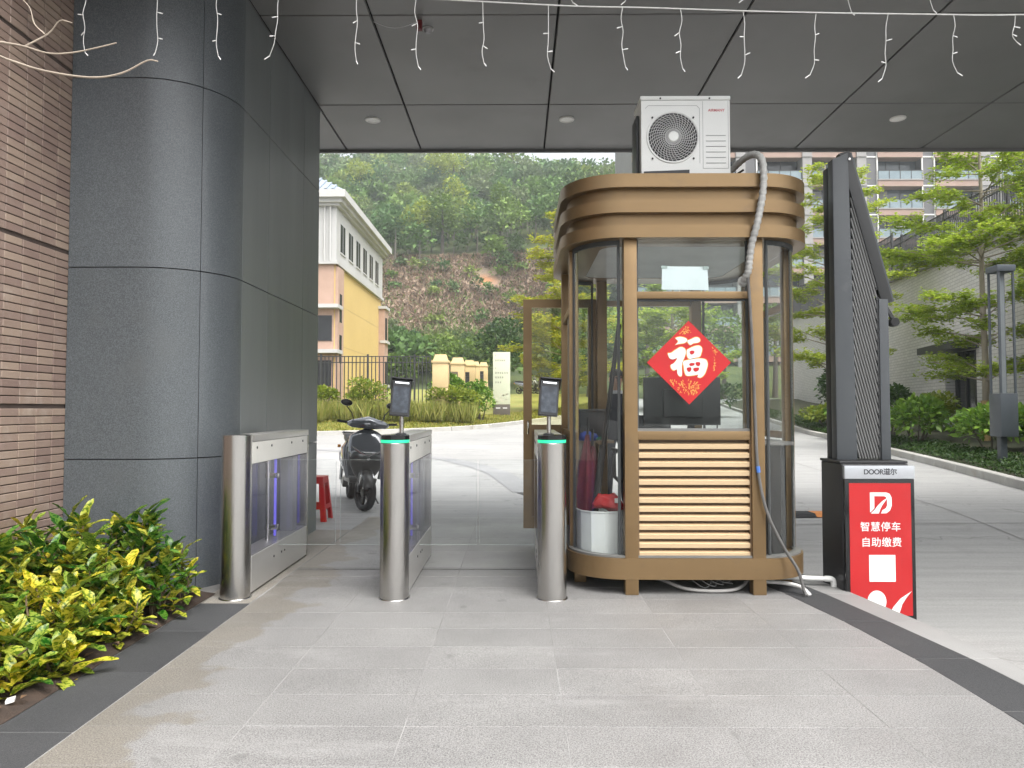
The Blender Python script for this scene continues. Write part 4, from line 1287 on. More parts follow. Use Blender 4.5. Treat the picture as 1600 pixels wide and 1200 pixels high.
MB().box(BX0 - 0.004, BX1 - 0.016, BY0 + 0.03, BY1 + 0.01, BZ1, BZ1 + 0.018).build('cabinet_lid', M_CAB, bar_, bevel=0.006)
fb = MB().box(BX0 + 0.008, BX1, BY0 - 0.012, BY0 + 0.014, BZ0 + 0.03, BZ1 - 0.098).build('poster_frame', M_BLACKG, bar_, bevel=0.004)
hd = MB().box(BX0 + 0.006, BX1 + 0.002, BY0 - 0.018, BY0 + 0.014, BZ1 - 0.097, BZ1 - 0.010).build('header', M_SILV, bar_, bevel=0.005)
M_PRINT = surf('header_print', (0.03, 0.03, 0.035), None, 4, 0.5)
text_mesh('DOOR道尔', 0.046, M_PRINT, 'lettering', hd, ((BX0 + BX1) / 2 + 0.008, BY0 - 0.0187, BZ1 - 0.052), (R(90), 0, 0), bold=0.0011, space=0.92)
YP = BY0 - 0.0145
PX0, PX1 = BX0 + 0.036, BX1 - 0.026
po = MB().box(PX0, PX1, YP, YP + 0.002, BZ0 + 0.08, BZ1 - 0.125).build('poster', M_POST, bar_)
M_PW = surf('poster_white', (0.82, 0.81, 0.80), None, 4, 0.4)
def pflat(pts, name, mat=M_PW, yo=0.001):
    n = len(pts)
    return MB().add([(p[0], YP - yo, p[1]) for p in pts], [tuple(range(n))]).build(name, mat, po)
pc = (PX0 + PX1) / 2
# letters, measured in the poster's own units (0..1 across)
PW = PX1 - PX0
def pu(u, v):                       # u across 0..1 from the left, v down from the poster top in widths
    return (PX0 + u * PW, BZ1 - 0.125 - v * PW)
d_out = [(0.335, 0.15), (0.60, 0.15), (0.665, 0.175), (0.685, 0.25), (0.68, 0.38), (0.65, 0.45), (0.60, 0.485), (0.52, 0.49), (0.545, 0.44), (0.585, 0.42), (0.61, 0.37), (0.61, 0.26), (0.595, 0.225), (0.56, 0.21), (0.41, 0.21), (0.405, 0.40), (0.335, 0.475)]
def tri_fill(pts, name, mat=M_PW, yo=0.001):
    bm = bmesh.new()
    off = base_of(po)
    vs = [bm.verts.new((p[0] - off.x, YP - yo - off.y, p[1] - off.z)) for p in pts]
    f = bm.faces.new(vs)
    bmesh.ops.triangulate(bm, faces=[f])
    me = bpy.data.meshes.new(name)
    bm.to_mesh(me)
    bm.free()
    me.materials.append(mat)
    o = bpy.data.objects.new(name, me)
    COL.objects.link(o)
    o.parent = po
    return o
DO = [(0.335, 0.475), (0.335, 0.15), (0.60, 0.15), (0.655, 0.17), (0.685, 0.23), (0.688, 0.36), (0.66, 0.44), (0.60, 0.485), (0.51, 0.49)]
DI = [(0.405, 0.405), (0.405, 0.21), (0.565, 0.21), (0.595, 0.222), (0.612, 0.26), (0.612, 0.36), (0.595, 0.40), (0.56, 0.425), (0.54, 0.43)]
lm = MB()
for i in range(len(DO) - 1):
    lm.add([(pu(*q)[0], YP - 0.001, pu(*q)[1]) for q in (DO[i], DO[i + 1], DI[i + 1], DI[i])], [(0, 1, 2, 3)])
lm.build('logo_letter', M_PW, po)
tri_fill([pu(*p) for p in [(0.345, 0.49), (0.41, 0.43), (0.47, 0.35), (0.54, 0.285), (0.62, 0.235), (0.575, 0.30), (0.53, 0.36), (0.50, 0.42), (0.475, 0.49)]], 'logo_swoosh', M_PW, 0.0016)
text_mesh('智慧停车', 0.066, M_PW, 'lettering', po, (pu(0.5, 0.715)[0], YP - 0.001, pu(0.5, 0.715)[1]), (R(90), 0, 0), bold=0.0003, space=1.05)
text_mesh('自助缴费', 0.066, M_PW, 'lettering', po, (pu(0.51, 0.965)[0], YP - 0.001, pu(0.5, 0.965)[1]), (R(90), 0, 0), bold=0.0003, space=1.05)
q0, q1 = pu(0.305, 1.16), pu(0.73, 1.59)
pflat([(q0[0], q0[1]), (q1[0], q0[1]), (q1[0], q1[1]), (q0[0], q1[1])], 'label_patch')
cc = pu(0.42, 1.91)
pflat([(cc[0] + 0.062 * math.cos(a), cc[1] + 0.072 * math.sin(a)) for a in np.linspace(0, 2 * math.pi, 30, endpoint=False)], 'printed_disc')
tri_fill([pu(*p) for p in [(0.60, 2.16), (0.68, 2.0), (0.80, 1.86), (0.985, 1.74), (0.90, 1.84), (0.83, 1.95), (0.76, 2.16)]], 'printed_swoosh')
# raised folded fence arm: two upright rails, slanted rods between, hinged top bar
YA = 4.92
ar = MB()
ar.add([(2.185, YA - 0.04, 0.853), (2.325, YA - 0.04, 0.853), (2.325, YA + 0.04, 0.853), (2.185, YA + 0.04, 0.853),
        (2.185, YA - 0.04, 2.93), (2.295, YA - 0.04, 2.975), (2.295, YA + 0.04, 2.975), (2.185, YA + 0.04, 2.93)],
       [(0, 3, 2, 1), (4, 5, 6, 7), (0, 1, 5, 4), (1, 2, 6, 5), (2, 3, 7, 6), (3, 0, 4, 7)])
ar.build('upright_rail', M_ARM, bar_, bevel=0.006)
MB().box(2.186, 2.235, YA + 0.05, YA + 0.12, 0.853, 2.90).build('upright_rail', M_ARMD, bar_, bevel=0.006)
MB().bar((2.275, YA, 2.985), (2.555, YA, 1.935), 0.075, 0.055, up=(0, 1, 0)).build('top_bar', M_ARMD, bar_, bevel=0.005)
MB().bar((2.315, YA + 0.035, 2.99), (2.595, YA + 0.035, 1.94), 0.06, 0.05, up=(0, 1, 0)).build('top_bar', M_ARM, bar_, bevel=0.005)
MB().box(2.495, 2.56, YA - 0.028, YA + 0.03, 0.853, 1.96).build('lower_rail', M_ARM, bar_, bevel=0.005)
MB().box(2.485, 2.4945, YA - 0.02, YA + 0.02, 0.86, 1.95).build('rail_lip', M_ARMD, bar_)
# rods: each runs from the left rail down to the right rail
rod_me = None
slope = -(2.985 - 1.935) / 0.28
for k in range(27):
    z_l = 2.74 - k * 0.0725
    x_l = 2.318
    x_r = 2.490
    z_r = z_l + slope * (x_r - x_l) * 1.0
    x_e, z_e = x_r, z_r
    if z_r < 0.86:
        x_e = x_l + (0.86 - z_l) / slope
        z_e = 0.86
    if z_l < 0.95:
        break
    MB().tube([(x_l, YA - 0.012, z_l), (x_e, YA - 0.012, z_e)], 0.0072, 8).build('arm_rod', M_ROD, bar_, smooth=True)
    z2 = z_l - 0.036
    x2 = x_r if z2 + slope * (x_r - x_l) > 0.86 else x_l + (0.86 - z2) / slope
    MB().bar((x_l, YA + 0.018, z2), (x2, YA + 0.018, z2 + slope * (x2 - x_l)), 0.022, 0.006, up=(0, 1, 0)).build('rear_slat', M_ARMD, bar_)
    MB().lathe([(0.012, -0.01), (0.012, 0.012)], (x_e, YA - 0.012, z_e + 0.012), 8, axis='Y').build('rod_pivot', M_ARMD, bar_) if z_r > 0.9 else None
MB().lathe([(0.012, 0.0), (0.012, -0.008), (0.006, -0.012)], (2.30, YA - 0.04, 2.93), 10, axis='Y').build('pivot_bolt', M_CHROME, bar_)
MB().lathe([(0.03, -0.02), (0.03, 0.03)], (2.61, YA, 1.80), 14, axis='Y').build('bumper', M_RUBBER, bar_, smooth=True)
MB().bar((2.56, YA, 1.90), (2.61, YA, 1.81), 0.02, 0.02).build('bumper_stem', M_ARMD, bar_)

# speed bump across the lane mouth
sb = thing('speed_bump', (3.5, 8.4, road_z(3.5, 8.4)), 'black and orange rubber speed bump on the road behind the booth', 'speed bump')
M_ORG = surf('bump_orange', (0.62, 0.22, 0.045), (0.5, 0.19, 0.05), 5, 0.7)
for k in range(3):
    x0 = 2.62 + 0.42 * k
    prof = [(-0.16, 0.0), (-0.10, 0.035), (0.10, 0.035), (0.16, 0.0)]
    lp = [[(x + sl * 0.3 * 0, 8.42 + a, road_z(x, 8.42) + b) for a, b in prof] for x, sl in ((x0, 0), (x0 + 0.415, 0))]
    pc_ = MB().loft(lp).build('bump_segment', M_RUBBER if k % 2 else M_ORG, sb)
    MB().box(x0 + 0.18, x0 + 0.23, 8.36, 8.40, road_z(x0, 8.42) + 0.034, road_z(x0, 8.42) + 0.038).build('bolt_slot', M_BLACK, pc_)
# ------------------------------------------------------------------ electric scooter
M_SCB = surf('scooter_body', (0.15, 0.16, 0.175), (0.14, 0.15, 0.165), 2, 0.12, metal=0.35, coat=1.0)
M_SCK = surf('scooter_black', (0.014, 0.014, 0.015), None, 3, 0.35)
M_SCS = surf('scooter_silver', (0.48, 0.49, 0.50), None, 3, 0.25, metal=0.8)
M_LENS = surf('lamp_lens', (0.10, 0.11, 0.11), None, 3, 0.05, coat=1.0)

def ell(cx, cy, cz, rx, ry, n=18, p=2.4, tilt=0.0):
    out = []
    for k in range(n):
        a = 2 * math.pi * k / n
        c, s = math.cos(a), math.sin(a)
        x = rx * math.copysign(abs(c) ** (2 / p), c)
        y = ry * math.copysign(abs(s) ** (2 / p), s)
        out.append((cx + x, cy + y, cz + y * tilt))
    return out

def wheel(t, y, z, r, w, steer=0.0, cx=0.0):
    ca, sa = math.cos(steer), math.sin(steer)
    def rot(mb):
        mb.v = [(cx + (vx - cx) * ca - (vy - y) * sa, y + (vx - cx) * sa + (vy - y) * ca, vz) for vx, vy, vz in mb.v]
        return mb
    prof = [(r - 0.058, -w * 0.36), (r - 0.03, -w * 0.5), (r - 0.010, -w * 0.42), (r, -w * 0.15), (r, w * 0.15), (r - 0.010, w * 0.42), (r - 0.03, w * 0.5), (r - 0.058, w * 0.36)]
    wh = rot(MB().lathe(prof, (cx, y, z), 32, axis='X', cap=False)).build('tyre', M_RUBBER, t, smooth=True, angle=50)
    rim = MB().lathe([(r - 0.056, -w * 0.3), (r - 0.066, -w * 0.2), (r - 0.066, w * 0.2), (r - 0.056, w * 0.3)], (cx, y, z), 32, axis='X', cap=False)
    for k in range(5):
        a = 2 * math.pi * k / 5
        rim.bar((cx, y, z), (cx, y + (r - 0.065) * math.cos(a), z + (r - 0.065) * math.sin(a)), 0.035, 0.03, up=(1, 0, 0))
    rim.lathe([(0.045, -w * 0.4), (0.045, w * 0.4)], (cx, y, z), 16, axis='X')
    rot(rim).build('rim', M_SCS if False else surf('rim_dark', (0.05, 0.05, 0.052), None, 3, 0.3, metal=0.7), wh, smooth=True)
    rot(MB().lathe([(0.085, w * 0.46), (0.085, w * 0.50), (0.05, w * 0.50)], (cx, y, z), 24, axis='X')).build('brake_disc', M_SCS, wh, smooth=True)
    return wh

def scooter(label, group=None):
    t = thing('scooter', (0, 0, 0), label, 'scooter', group)
    st = R(18)
    wheel(t, -0.62, 0.215, 0.215, 0.10, st)
    wheel(t, 0.66, 0.215, 0.215, 0.105)
    # front mudguard
    lp = []
    for k in range(9):
        a = R(20 + 16 * k)
        rr = 0.245
        yy, zz = -0.62 - rr * math.cos(a) * 1.0, 0.215 + rr * math.sin(a)
        wd = 0.066 * (0.75 + 0.25 * math.sin(math.pi * k / 8))
        lp.append([(-wd, yy, zz - 0.03), (-wd * 0.7, yy + 0.004 * math.cos(a), zz + 0.008), (0, yy, zz + 0.018), (wd * 0.7, yy, zz + 0.008), (wd, yy, zz - 0.03), (wd * 0.6, yy, zz - 0.012), (0, yy, zz - 0.004), (-wd * 0.6, yy, zz - 0.012)])
    MB().loft(lp).build('front_mudguard', M_SCK, t, smooth=True, angle=50)
    for s in (-1, 1):
        MB().loft([[(s * 0.058, -0.70, 0.40), (s * 0.078, -0.70, 0.40), (s * 0.078, -0.60, 0.48), (s * 0.058, -0.60, 0.48)], [(s * 0.058, -0.62, 0.30), (s * 0.082, -0.62, 0.30), (s * 0.082, -0.54, 0.36), (s * 0.058, -0.54, 0.36)]]).build('mudguard_plate', M_SCS, t, bevel=0.006)
        MB().tube([(s * 0.075, -0.62, 0.215), (s * 0.07, -0.53, 0.45), (s * 0.05, -0.49, 0.56)], 0.021, 10).build('fork_leg', M_SCK, t, smooth=True)
    # leg shield: nose that widens upwards
    sec = [(0.34, -0.42, 0.070, 0.05), (0.42, -0.47, 0.135, 0.075), (0.52, -0.52, 0.19, 0.10), (0.60, -0.535, 0.215, 0.115), (0.68, -0.525, 0.228, 0.115), (0.78, -0.49, 0.232, 0.10), (0.87, -0.445, 0.21, 0.08), (0.93, -0.42, 0.12, 0.06), (0.955, -0.41, 0.06, 0.04)]
    MB().loft([ell(0, y, z, rx, ry, 22, 2.3) for z, y, rx, ry in sec[:5]]).build('lower_shield', M_SCK, t, smooth=True, angle=55)
    MB().loft([ell(0, y - 0.004, z, rx * 1.02, ry * 1.03, 22, 2.3) for z, y, rx, ry in sec[4:]]).build('nose_panel', M_SCB, t, smooth=True, angle=55)
    for s in (-1, 1):                                   # side wings of the shield
        MB().loft([[(s * 0.18, -0.43, 0.36), (s * 0.215, -0.40, 0.36), (s * 0.17, -0.36, 0.36)], [(s * 0.225, -0.46, 0.55), (s * 0.27, -0.40, 0.55), (s * 0.20, -0.34, 0.55)],
                   [(s * 0.235, -0.44, 0.72), (s * 0.28, -0.39, 0.72), (s * 0.21, -0.33, 0.72)], [(s * 0.17, -0.41, 0.88), (s * 0.185, -0.38, 0.88), (s * 0.17, -0.36, 0.88)]]).build('shield_wing', M_SCB, t, smooth=True, angle=60)
        MB().tube([(s * 0.235, -0.47, 0.50), (s * 0.258, -0.455, 0.62), (s * 0.258, -0.44, 0.74), (s * 0.21, -0.425, 0.86)], 0.010, 6).build('chrome_strip', M_SCS, t, smooth=True)
    # head lamp: dark band with chrome brow
    hl = MB().loft([ell(0, y - 0.012, z, rx, ry, 22, 2.5) for z, y, rx, ry in ((0.605, -0.54, 0.19, 0.112), (0.63, -0.548, 0.212, 0.118), (0.675, -0.54, 0.218, 0.116), (0.70, -0.525, 0.205, 0.108))]).build('head_lamp', M_LENS, t, smooth=True, angle=50)
    for s in (-1, 1):
        MB().tube([(0, -0.672, 0.655), (s * 0.10, -0.665, 0.685), (s * 0.20, -0.62, 0.745)], 0.013, 6).build('lamp_brow', M_SCS, hl, smooth=True)
        MB().tube([(0, -0.667, 0.618), (s * 0.10, -0.65, 0.605), (s * 0.17, -0.60, 0.60)], 0.005, 6).build('lamp_brow', M_SCS, hl, smooth=True)
    MB().loft([ell(0, -0.655, z, rx, 0.02, 10) for z, rx in ((0.60, 0.018), (0.63, 0.035), (0.66, 0.02))]).build('badge', M_SCS, hl, smooth=True)
    # steering head and handlebar cowl
    MB().tube([(0, -0.40, 0.92), (0, -0.36, 1.0)], 0.05, 14).build('steering_neck', M_SCK, t, smooth=True)
    csec = [(-0.25, 0.025, 0.02, 0.0), (-0.20, 0.055, 0.045, 0.0), (-0.10, 0.085, 0.06, 0.012), (0, 0.12, 0.078, 0.02), (0.10, 0.085, 0.06, 0.012), (0.20, 0.055, 0.045, 0.0), (0.25, 0.025, 0.02, 0.0)]
    lp = []
    for x, ry, rz_, up in csec:
        lp.append([(x, -0.375 + ry * math.cos(a) * 0.9 - 0.02 - (0.05 if math.cos(a) < 0 else 0) * (1 - abs(x) / 0.25), 1.015 + up + rz_ * math.sin(a) - 0.3 * ry * math.cos(a) * -0.6) for a in np.linspace(0, 2 * math.pi, 16, endpoint=False)])
    cw = MB().loft(lp).build('handlebar_cowl', M_SCB, t, smooth=True, angle=60)
    MB().box(-0.085, 0.085, -0.385, -0.325, 1.085, 1.10).build('dash_screen', M_BLACKG, cw, bevel=0.004)
    for s in (-1, 1):
        MB().tube([(s * 0.18, -0.36, 1.02), (s * 0.36, -0.31, 1.035)], 0.016, 10).build('grip', M_RUBBER, t, smooth=True)
        MB().tube([(s * 0.20, -0.385, 1.02), (s * 0.30, -0.385, 1.022), (s * 0.37, -0.355, 1.025)], 0.006, 6).build('brake_lever', M_SCK, t, smooth=True)
        ms = MB().tube([(s * 0.17, -0.35, 1.05), (s * 0.20, -0.35, 1.14), (s * 0.27, -0.345, 1.22)], 0.007, 8).build('mirror_stem', M_SCK, t, smooth=True)
        lp = []
        for k, (q, rr) in enumerate(((-0.012, 0.6), (-0.008, 0.95), (0.004, 1.0), (0.012, 0.88), (0.014, 0.5))):
            lp.append([(s * (0.275 + 0.072 * rr * math.cos(a)) , -0.345 - q * -1.6 - 0.02, 1.262 + s * 0 + 0.042 * rr * math.sin(a) - 0.028 * math.cos(a) * -0.2 * rr) for a in np.linspace(0, 2 * math.pi, 18, endpoint=False)])
        MB().loft(lp).build('mirror_head', M_SCK, ms, smooth=True, angle=50)
    # floor, rear body, seat
    MB().loft([[(-0.16, -0.36, 0.30), (0.16, -0.36, 0.30), (0.17, -0.36, 0.36), (-0.17, -0.36, 0.36)], [(-0.17, 0.15, 0.28), (0.17, 0.15, 0.28), (0.18, 0.15, 0.345), (-0.18, 0.15, 0.345)]]).build('floorboard', M_SCK, t, bevel=0.01)
    rs = [(0.10, 0.15, 0.30, 0.70), (0.20, 0.19, 0.28, 0.74), (0.42, 0.205, 0.34, 0.76), (0.65, 0.19, 0.44, 0.77), (0.85, 0.13, 0.56, 0.79), (0.98, 0.06, 0.66, 0.78)]
    lp = []
    for y, hw, z0, z1 in rs:
        zc, hh = (z0 + z1) / 2, (z1 - z0) / 2
        lp.append([(hw * math.copysign(abs(math.cos(a)) ** 0.8, math.cos(a)), y, zc + hh * math.copysign(abs(math.sin(a)) ** 0.8, math.sin(a))) for a in np.linspace(0, 2 * math.pi, 18, endpoint=False)])
    rb = MB().loft(lp).build('rear_body', M_SCB, t, smooth=True, angle=55)
    for s in (-1, 1):
        MB().tube([(s * 0.195, 0.18, 0.46), (s * 0.212, 0.42, 0.52), (s * 0.195, 0.66, 0.60), (s * 0.13, 0.86, 0.68)], 0.008, 6).build('chrome_strip', M_SCS, rb, smooth=True)
        MB().loft([[(s * 0.10, 0.30, 0.18), (s * 0.16, 0.30, 0.18), (s * 0.16, 0.30, 0.30), (s * 0.10, 0.30, 0.30)], [(s * 0.08, 0.70, 0.20), (s * 0.14, 0.70, 0.20), (s * 0.14, 0.70, 0.28), (s * 0.08, 0.70, 0.28)]]).build('swing_arm', M_SCK, t, bevel=0.01)
        MB().tube([(s * 0.15, 0.66, 0.25), (s * 0.16, 0.58, 0.50)], 0.022, 10).build('shock_absorber', M_SCS, t, smooth=True)
        MB().box(min(s * 0.16, s * 0.20), max(s * 0.16, s * 0.20), 0.90, 0.96, 0.66, 0.70).build('indicator', surf('amber_lens', (0.5, 0.2, 0.03), None, 3, 0.2), t, bevel=0.005)
    MB().loft([[(-w_, y, z) , (w_, y, z), (w_ * 0.92, y, z + h_), (-w_ * 0.92, y, z + h_)] for y, w_, z, h_ in ((0.06, 0.10, 0.755, 0.045), (0.16, 0.15, 0.755, 0.07), (0.42, 0.165, 0.765, 0.06), (0.50, 0.165, 0.77, 0.085), (0.85, 0.14, 0.79, 0.08), (0.92, 0.10, 0.80, 0.05))]).build('seat', surf('seat_vinyl', (0.02, 0.019, 0.019), None, 4, 0.5), t, bevel=0.018, seg=3)
    MB().tube([(-0.13, 0.75, 0.82), (-0.14, 1.0, 0.87), (0.14, 1.0, 0.87), (0.13, 0.75, 0.82)], 0.012, 8).build('grab_rail', M_SCK, t, smooth=True)
    MB().box(-0.10, 0.10, 0.97, 0.99, 0.68, 0.74).build('tail_lamp', surf('tail_red', (0.35, 0.01, 0.012), None, 3, 0.15), t, bevel=0.006)
    MB().loft([[(-0.06, 0.90, 0.46), (0.06, 0.90, 0.46), (0.06, 0.92, 0.46), (-0.06, 0.92, 0.46)], [(-0.05, 1.0, 0.28), (0.05, 1.0, 0.28), (0.05, 1.02, 0.28), (-0.05, 1.02, 0.28)]]).build('rear_mudguard', M_SCK, t)
    MB().tube([(0.12, 0.05, 0.28), (0.24, -0.02, 0.06), (0.27, -0.04, 0.01)], 0.011, 8).build('side_stand', M_SCK, t, smooth=True)
    MB().box(0.235, 0.305, -0.075, -0.02, 0.001, 0.012).build('stand_foot', M_SCK, t)
    return t

sc0 = scooter('dark grey electric scooter parked beside the red stool')
sc0.location = (-2.02, 8.98, 0.0)
sc0.rotation_euler = (0, R(-5), R(14))
sc0.rotation_euler = (0, R(4.5), R(20))
for k, (x, y, rz, lb) in enumerate(((0.75, 46.0, 70, 'distant parked scooter left of the booth\'s open door, seen past the cream signboard'), (1.75, 46.5, 80, 'distant parked scooter seen through the booth\'s open door glass'))):
    c = copy_tree(sc0)
    c.location = (x, y, rise(y) + 0.8)
    c.rotation_euler = (0, 0, R(rz))
    c['label'] = lb
    c['group'] = 'scooters parked far behind the signboard'

# ------------------------------------------------------------------ red stool
M_STL = surf('red_plastic', (0.55, 0.012, 0.018), (0.50, 0.010, 0.016), 3, 0.32)
st = thing('plastic_stool', (-2.165, 7.72, 0), 'red plastic stool standing just behind the dark pillar', 'stool')
def stool_point(u, v, z):        # u,v in -1..1 on the tapered square
    k = 0.150 - 0.045 * z / 0.47
    return (-2.185 + u * k, 7.72 + v * k, z)
for (u0, v0) in ((-1, -1), (1, -1), (1, 1), (-1, 1)):
    lg = MB()
    for (du, dv) in ((-u0, 0), (0, -v0)):
        lo, hi = [], []
        for z, wd in ((0.0, 0.34), (0.12, 0.36), (0.14, 0.42), (0.40, 0.40), (0.455, 0.55)):
            a = stool_point(u0, v0, z)
            b = stool_point(u0 + du * wd, v0 + dv * wd, z)
            lo.append(a); hi.append(b)
        for i in range(4):
            lg.add([lo[i], hi[i], hi[i + 1], lo[i + 1]], [(0, 1, 2, 3)])
    o = lg.build('leg', M_STL, st)
    md = o.modifiers.new('thick', 'SOLIDIFY'); md.thickness = 0.006; md.offset = 0
apr = MB()
for s in ((-1, -1, 1, -1), (1, -1, 1, 1), (1, 1, -1, 1), (-1, 1, -1, -1)):
    for z0, z1 in ((0.40, 0.455), (0.13, 0.175)):
        a, b, c, d_ = stool_point(s[0], s[1], z0), stool_point(s[2], s[3], z0), stool_point(s[2], s[3], z1), stool_point(s[0], s[1], z1)
        apr.add([a, b, c, d_], [(0, 1, 2, 3)])
o = apr.build('apron', M_STL, st)
md = o.modifiers.new('thick', 'SOLIDIFY'); md.thickness = 0.007; md.offset = 0
k = 0.112
MB().box(-2.185 - k, -2.185 + k, 7.72 - k, 7.72 + k, 0.45, 0.472).build('seat', M_STL, st, bevel=0.008, seg=3)

# ------------------------------------------------------------------ icicle string lights
M_CORD = surf('white_cord', (0.62, 0.62, 0.60), (0.5, 0.5, 0.48), 30, 0.5)
M_LED = surf('led_cap', (0.85, 0.85, 0.84), None, 4, 0.25)
def light_string(label, wire, strands, seed):
    rnd = random.Random(seed)
    t = thing('string_light', wire[0], label, 'string lights', 'icicle lights under the canopy front')
    MB().tube(dense(wire, 6), 0.0036, 6).build('main_cord', M_CORD, t, smooth=True)
    for (x, y, z0, z1) in strands:
        L = z0 - z1
        n = 5
        pts, sway = [], rnd.uniform(-0.02, 0.02)
        for i in range(n + 1):
            f = i / n
            pts.append((x + sway * f + rnd.uniform(-0.009, 0.009), y + rnd.uniform(-0.006, 0.006), z0 - L * f))
        pts[-1] = (pts[-2][0] + rnd.choice((-1, 1)) * rnd.uniform(0.008, 0.03), y, z1)
        s_ = MB().tube(dense(pts, 3), 0.0021, 5).build('strand', M_CORD, t, smooth=True)
        for f in (0.38 + rnd.uniform(-0.06, 0.06), 0.70 + rnd.uniform(-0.06, 0.06), 0.985):
            i = min(n - 1, int(f * n))
            a, b = Vector(pts[i]), Vector(pts[i + 1])
            p = a.lerp(b, f * n - i)
            if f > 0.9:
                q = p + Vector((pts[-1][0] - pts[-2][0], 0, -0.02))
            else:
                q = p + Vector((rnd.choice((-1, 1)) * rnd.uniform(0.022, 0.032), rnd.uniform(-0.01, 0.01), rnd.uniform(-0.018, 0.012)))
            MB().tube([p, p.lerp(q, 0.55), q], [0.0018, 0.0032, 0.0028], 6).build('led', M_LED, s_, smooth=True)
    return t
SP = [(-2.50, 0.245), (-2.09, 0.245), (-1.73, 0.27), (-1.38, 0.27), (-0.93, 0.30), (-0.585, 0.335), (-0.20, 0.315), (0.18, 0.35), (0.60, 0.34), (0.945, 0.35), (1.31, 0.39), (1.72, 0.39), (2.13, 0.415), (2.51, 0.38), (2.86, 0.20)]
def wire_z(x):
    return 3.645 - 0.028 * (x + 0.6) + (0.03 if x < -0.6 else 0) * min(1, (-0.6 - x))
light_string('icicle lights on the lower cord across the canopy front', [(-3.0, 4.02, 3.66), (-1.6, 4.02, 3.61), (-0.6, 4.02, 3.572), (0.3, 4.02, 3.523), (0.71, 4.02, 3.512), (1.33, 4.02, 3.489), (1.81, 4.02, 3.476), (2.36, 4.02, 3.466), (2.91, 4.02, 3.461), (4.2, 4.02, 3.50)],
             [(x, 4.02, lerp_table([(-3.0, 3.66), (-1.6, 3.61), (-0.6, 3.572), (0.3, 3.523), (1.33, 3.489), (2.36, 3.466), (3.3, 3.46)], x), 3.50 - L) for x, L in SP], 3)
light_string('second icicle light cord above the lower one, only strand tips showing', [(-0.5, 4.10, 3.93), (0.6, 4.10, 3.90), (2.0, 4.10, 3.91), (4.2, 4.10, 3.93)],
             [(0.30, 4.10, 3.905, 3.585), (1.02, 4.10, 3.90, 3.63), (1.37, 4.10, 3.90, 3.60), (1.93, 4.10, 3.905, 3.52), (2.44, 4.10, 3.912, 3.53), (0.66, 4.10, 3.90, 3.59)], 9)

# ------------------------------------------------------------------ bare tree whose twigs reach into the top left corner
M_TWIG = surf('pale_twig', (0.40, 0.34, 0.27), (0.30, 0.25, 0.20), 12, 0.8, bump=0.3, bscale=60)
bt = thing('bare_tree', (-2.52, 2.3, 0.0), 'leafless pale twigs reaching in at the top left corner', 'tree')
MB().tube(dense([(-2.52, 2.3, 0.0), (-2.5, 2.28, 0.9), (-2.54, 2.32, 1.7), (-2.5, 2.3, 2.5), (-2.45, 2.32, 3.2)], 4), [0.032 - 0.0011 * i for i in range(17)], 10).build('trunk', M_TWIG, bt, smooth=True)
def twig(pts, r0, r1):
    d_ = dense(pts, 4)
    r0, r1 = r0 * 0.5, r1 * 0.5
    MB().tube(d_, [r0 + (r1 - r0) * i / (len(d_) - 1) for i in range(len(d_))], 7).build('branch', M_TWIG, bt, smooth=True)
twig([(-2.50, 2.3, 2.20), (-2.1, 2.25, 2.34), (-1.70, 2.2, 2.36), (-1.60, 2.2, 2.355), (-1.55, 2.2, 2.345)], 0.013, 0.006)
twig([(-1.56, 2.2, 2.347), (-1.49, 2.21, 2.395), (-1.45, 2.2, 2.43), (-1.41, 2.2, 2.423)], 0.006, 0.003)
twig([(-1.50, 2.205, 2.39), (-1.53, 2.2, 2.42), (-1.545, 2.2, 2.47), (-1.57, 2.2, 2.50)], 0.0045, 0.002)
twig([(-1.56, 2.2, 2.348), (-1.48, 2.2, 2.325), (-1.40, 2.2, 2.328), (-1.31, 2.2, 2.347), (-1.268, 2.2, 2.358)], 0.0055, 0.004)
twig([(-2.1, 2.25, 2.30), (-1.75, 2.2, 2.345), (-1.61, 2.2, 2.305), (-1.50, 2.2, 2.27), (-1.35, 2.2, 2.247), (-1.25, 2.2, 2.26), (-1.17, 2.2, 2.30), (-1.135, 2.2, 2.298)], 0.009, 0.0045)
twig([(-2.47, 2.31, 2.9), (-2.2, 2.5, 3.3), (-2.05, 2.6, 3.7)], 0.012, 0.004)
twig([(-2.5, 2.3, 2.6), (-2.75, 2.1, 3.0), (-2.85, 2.0, 3.4)], 0.012, 0.004)

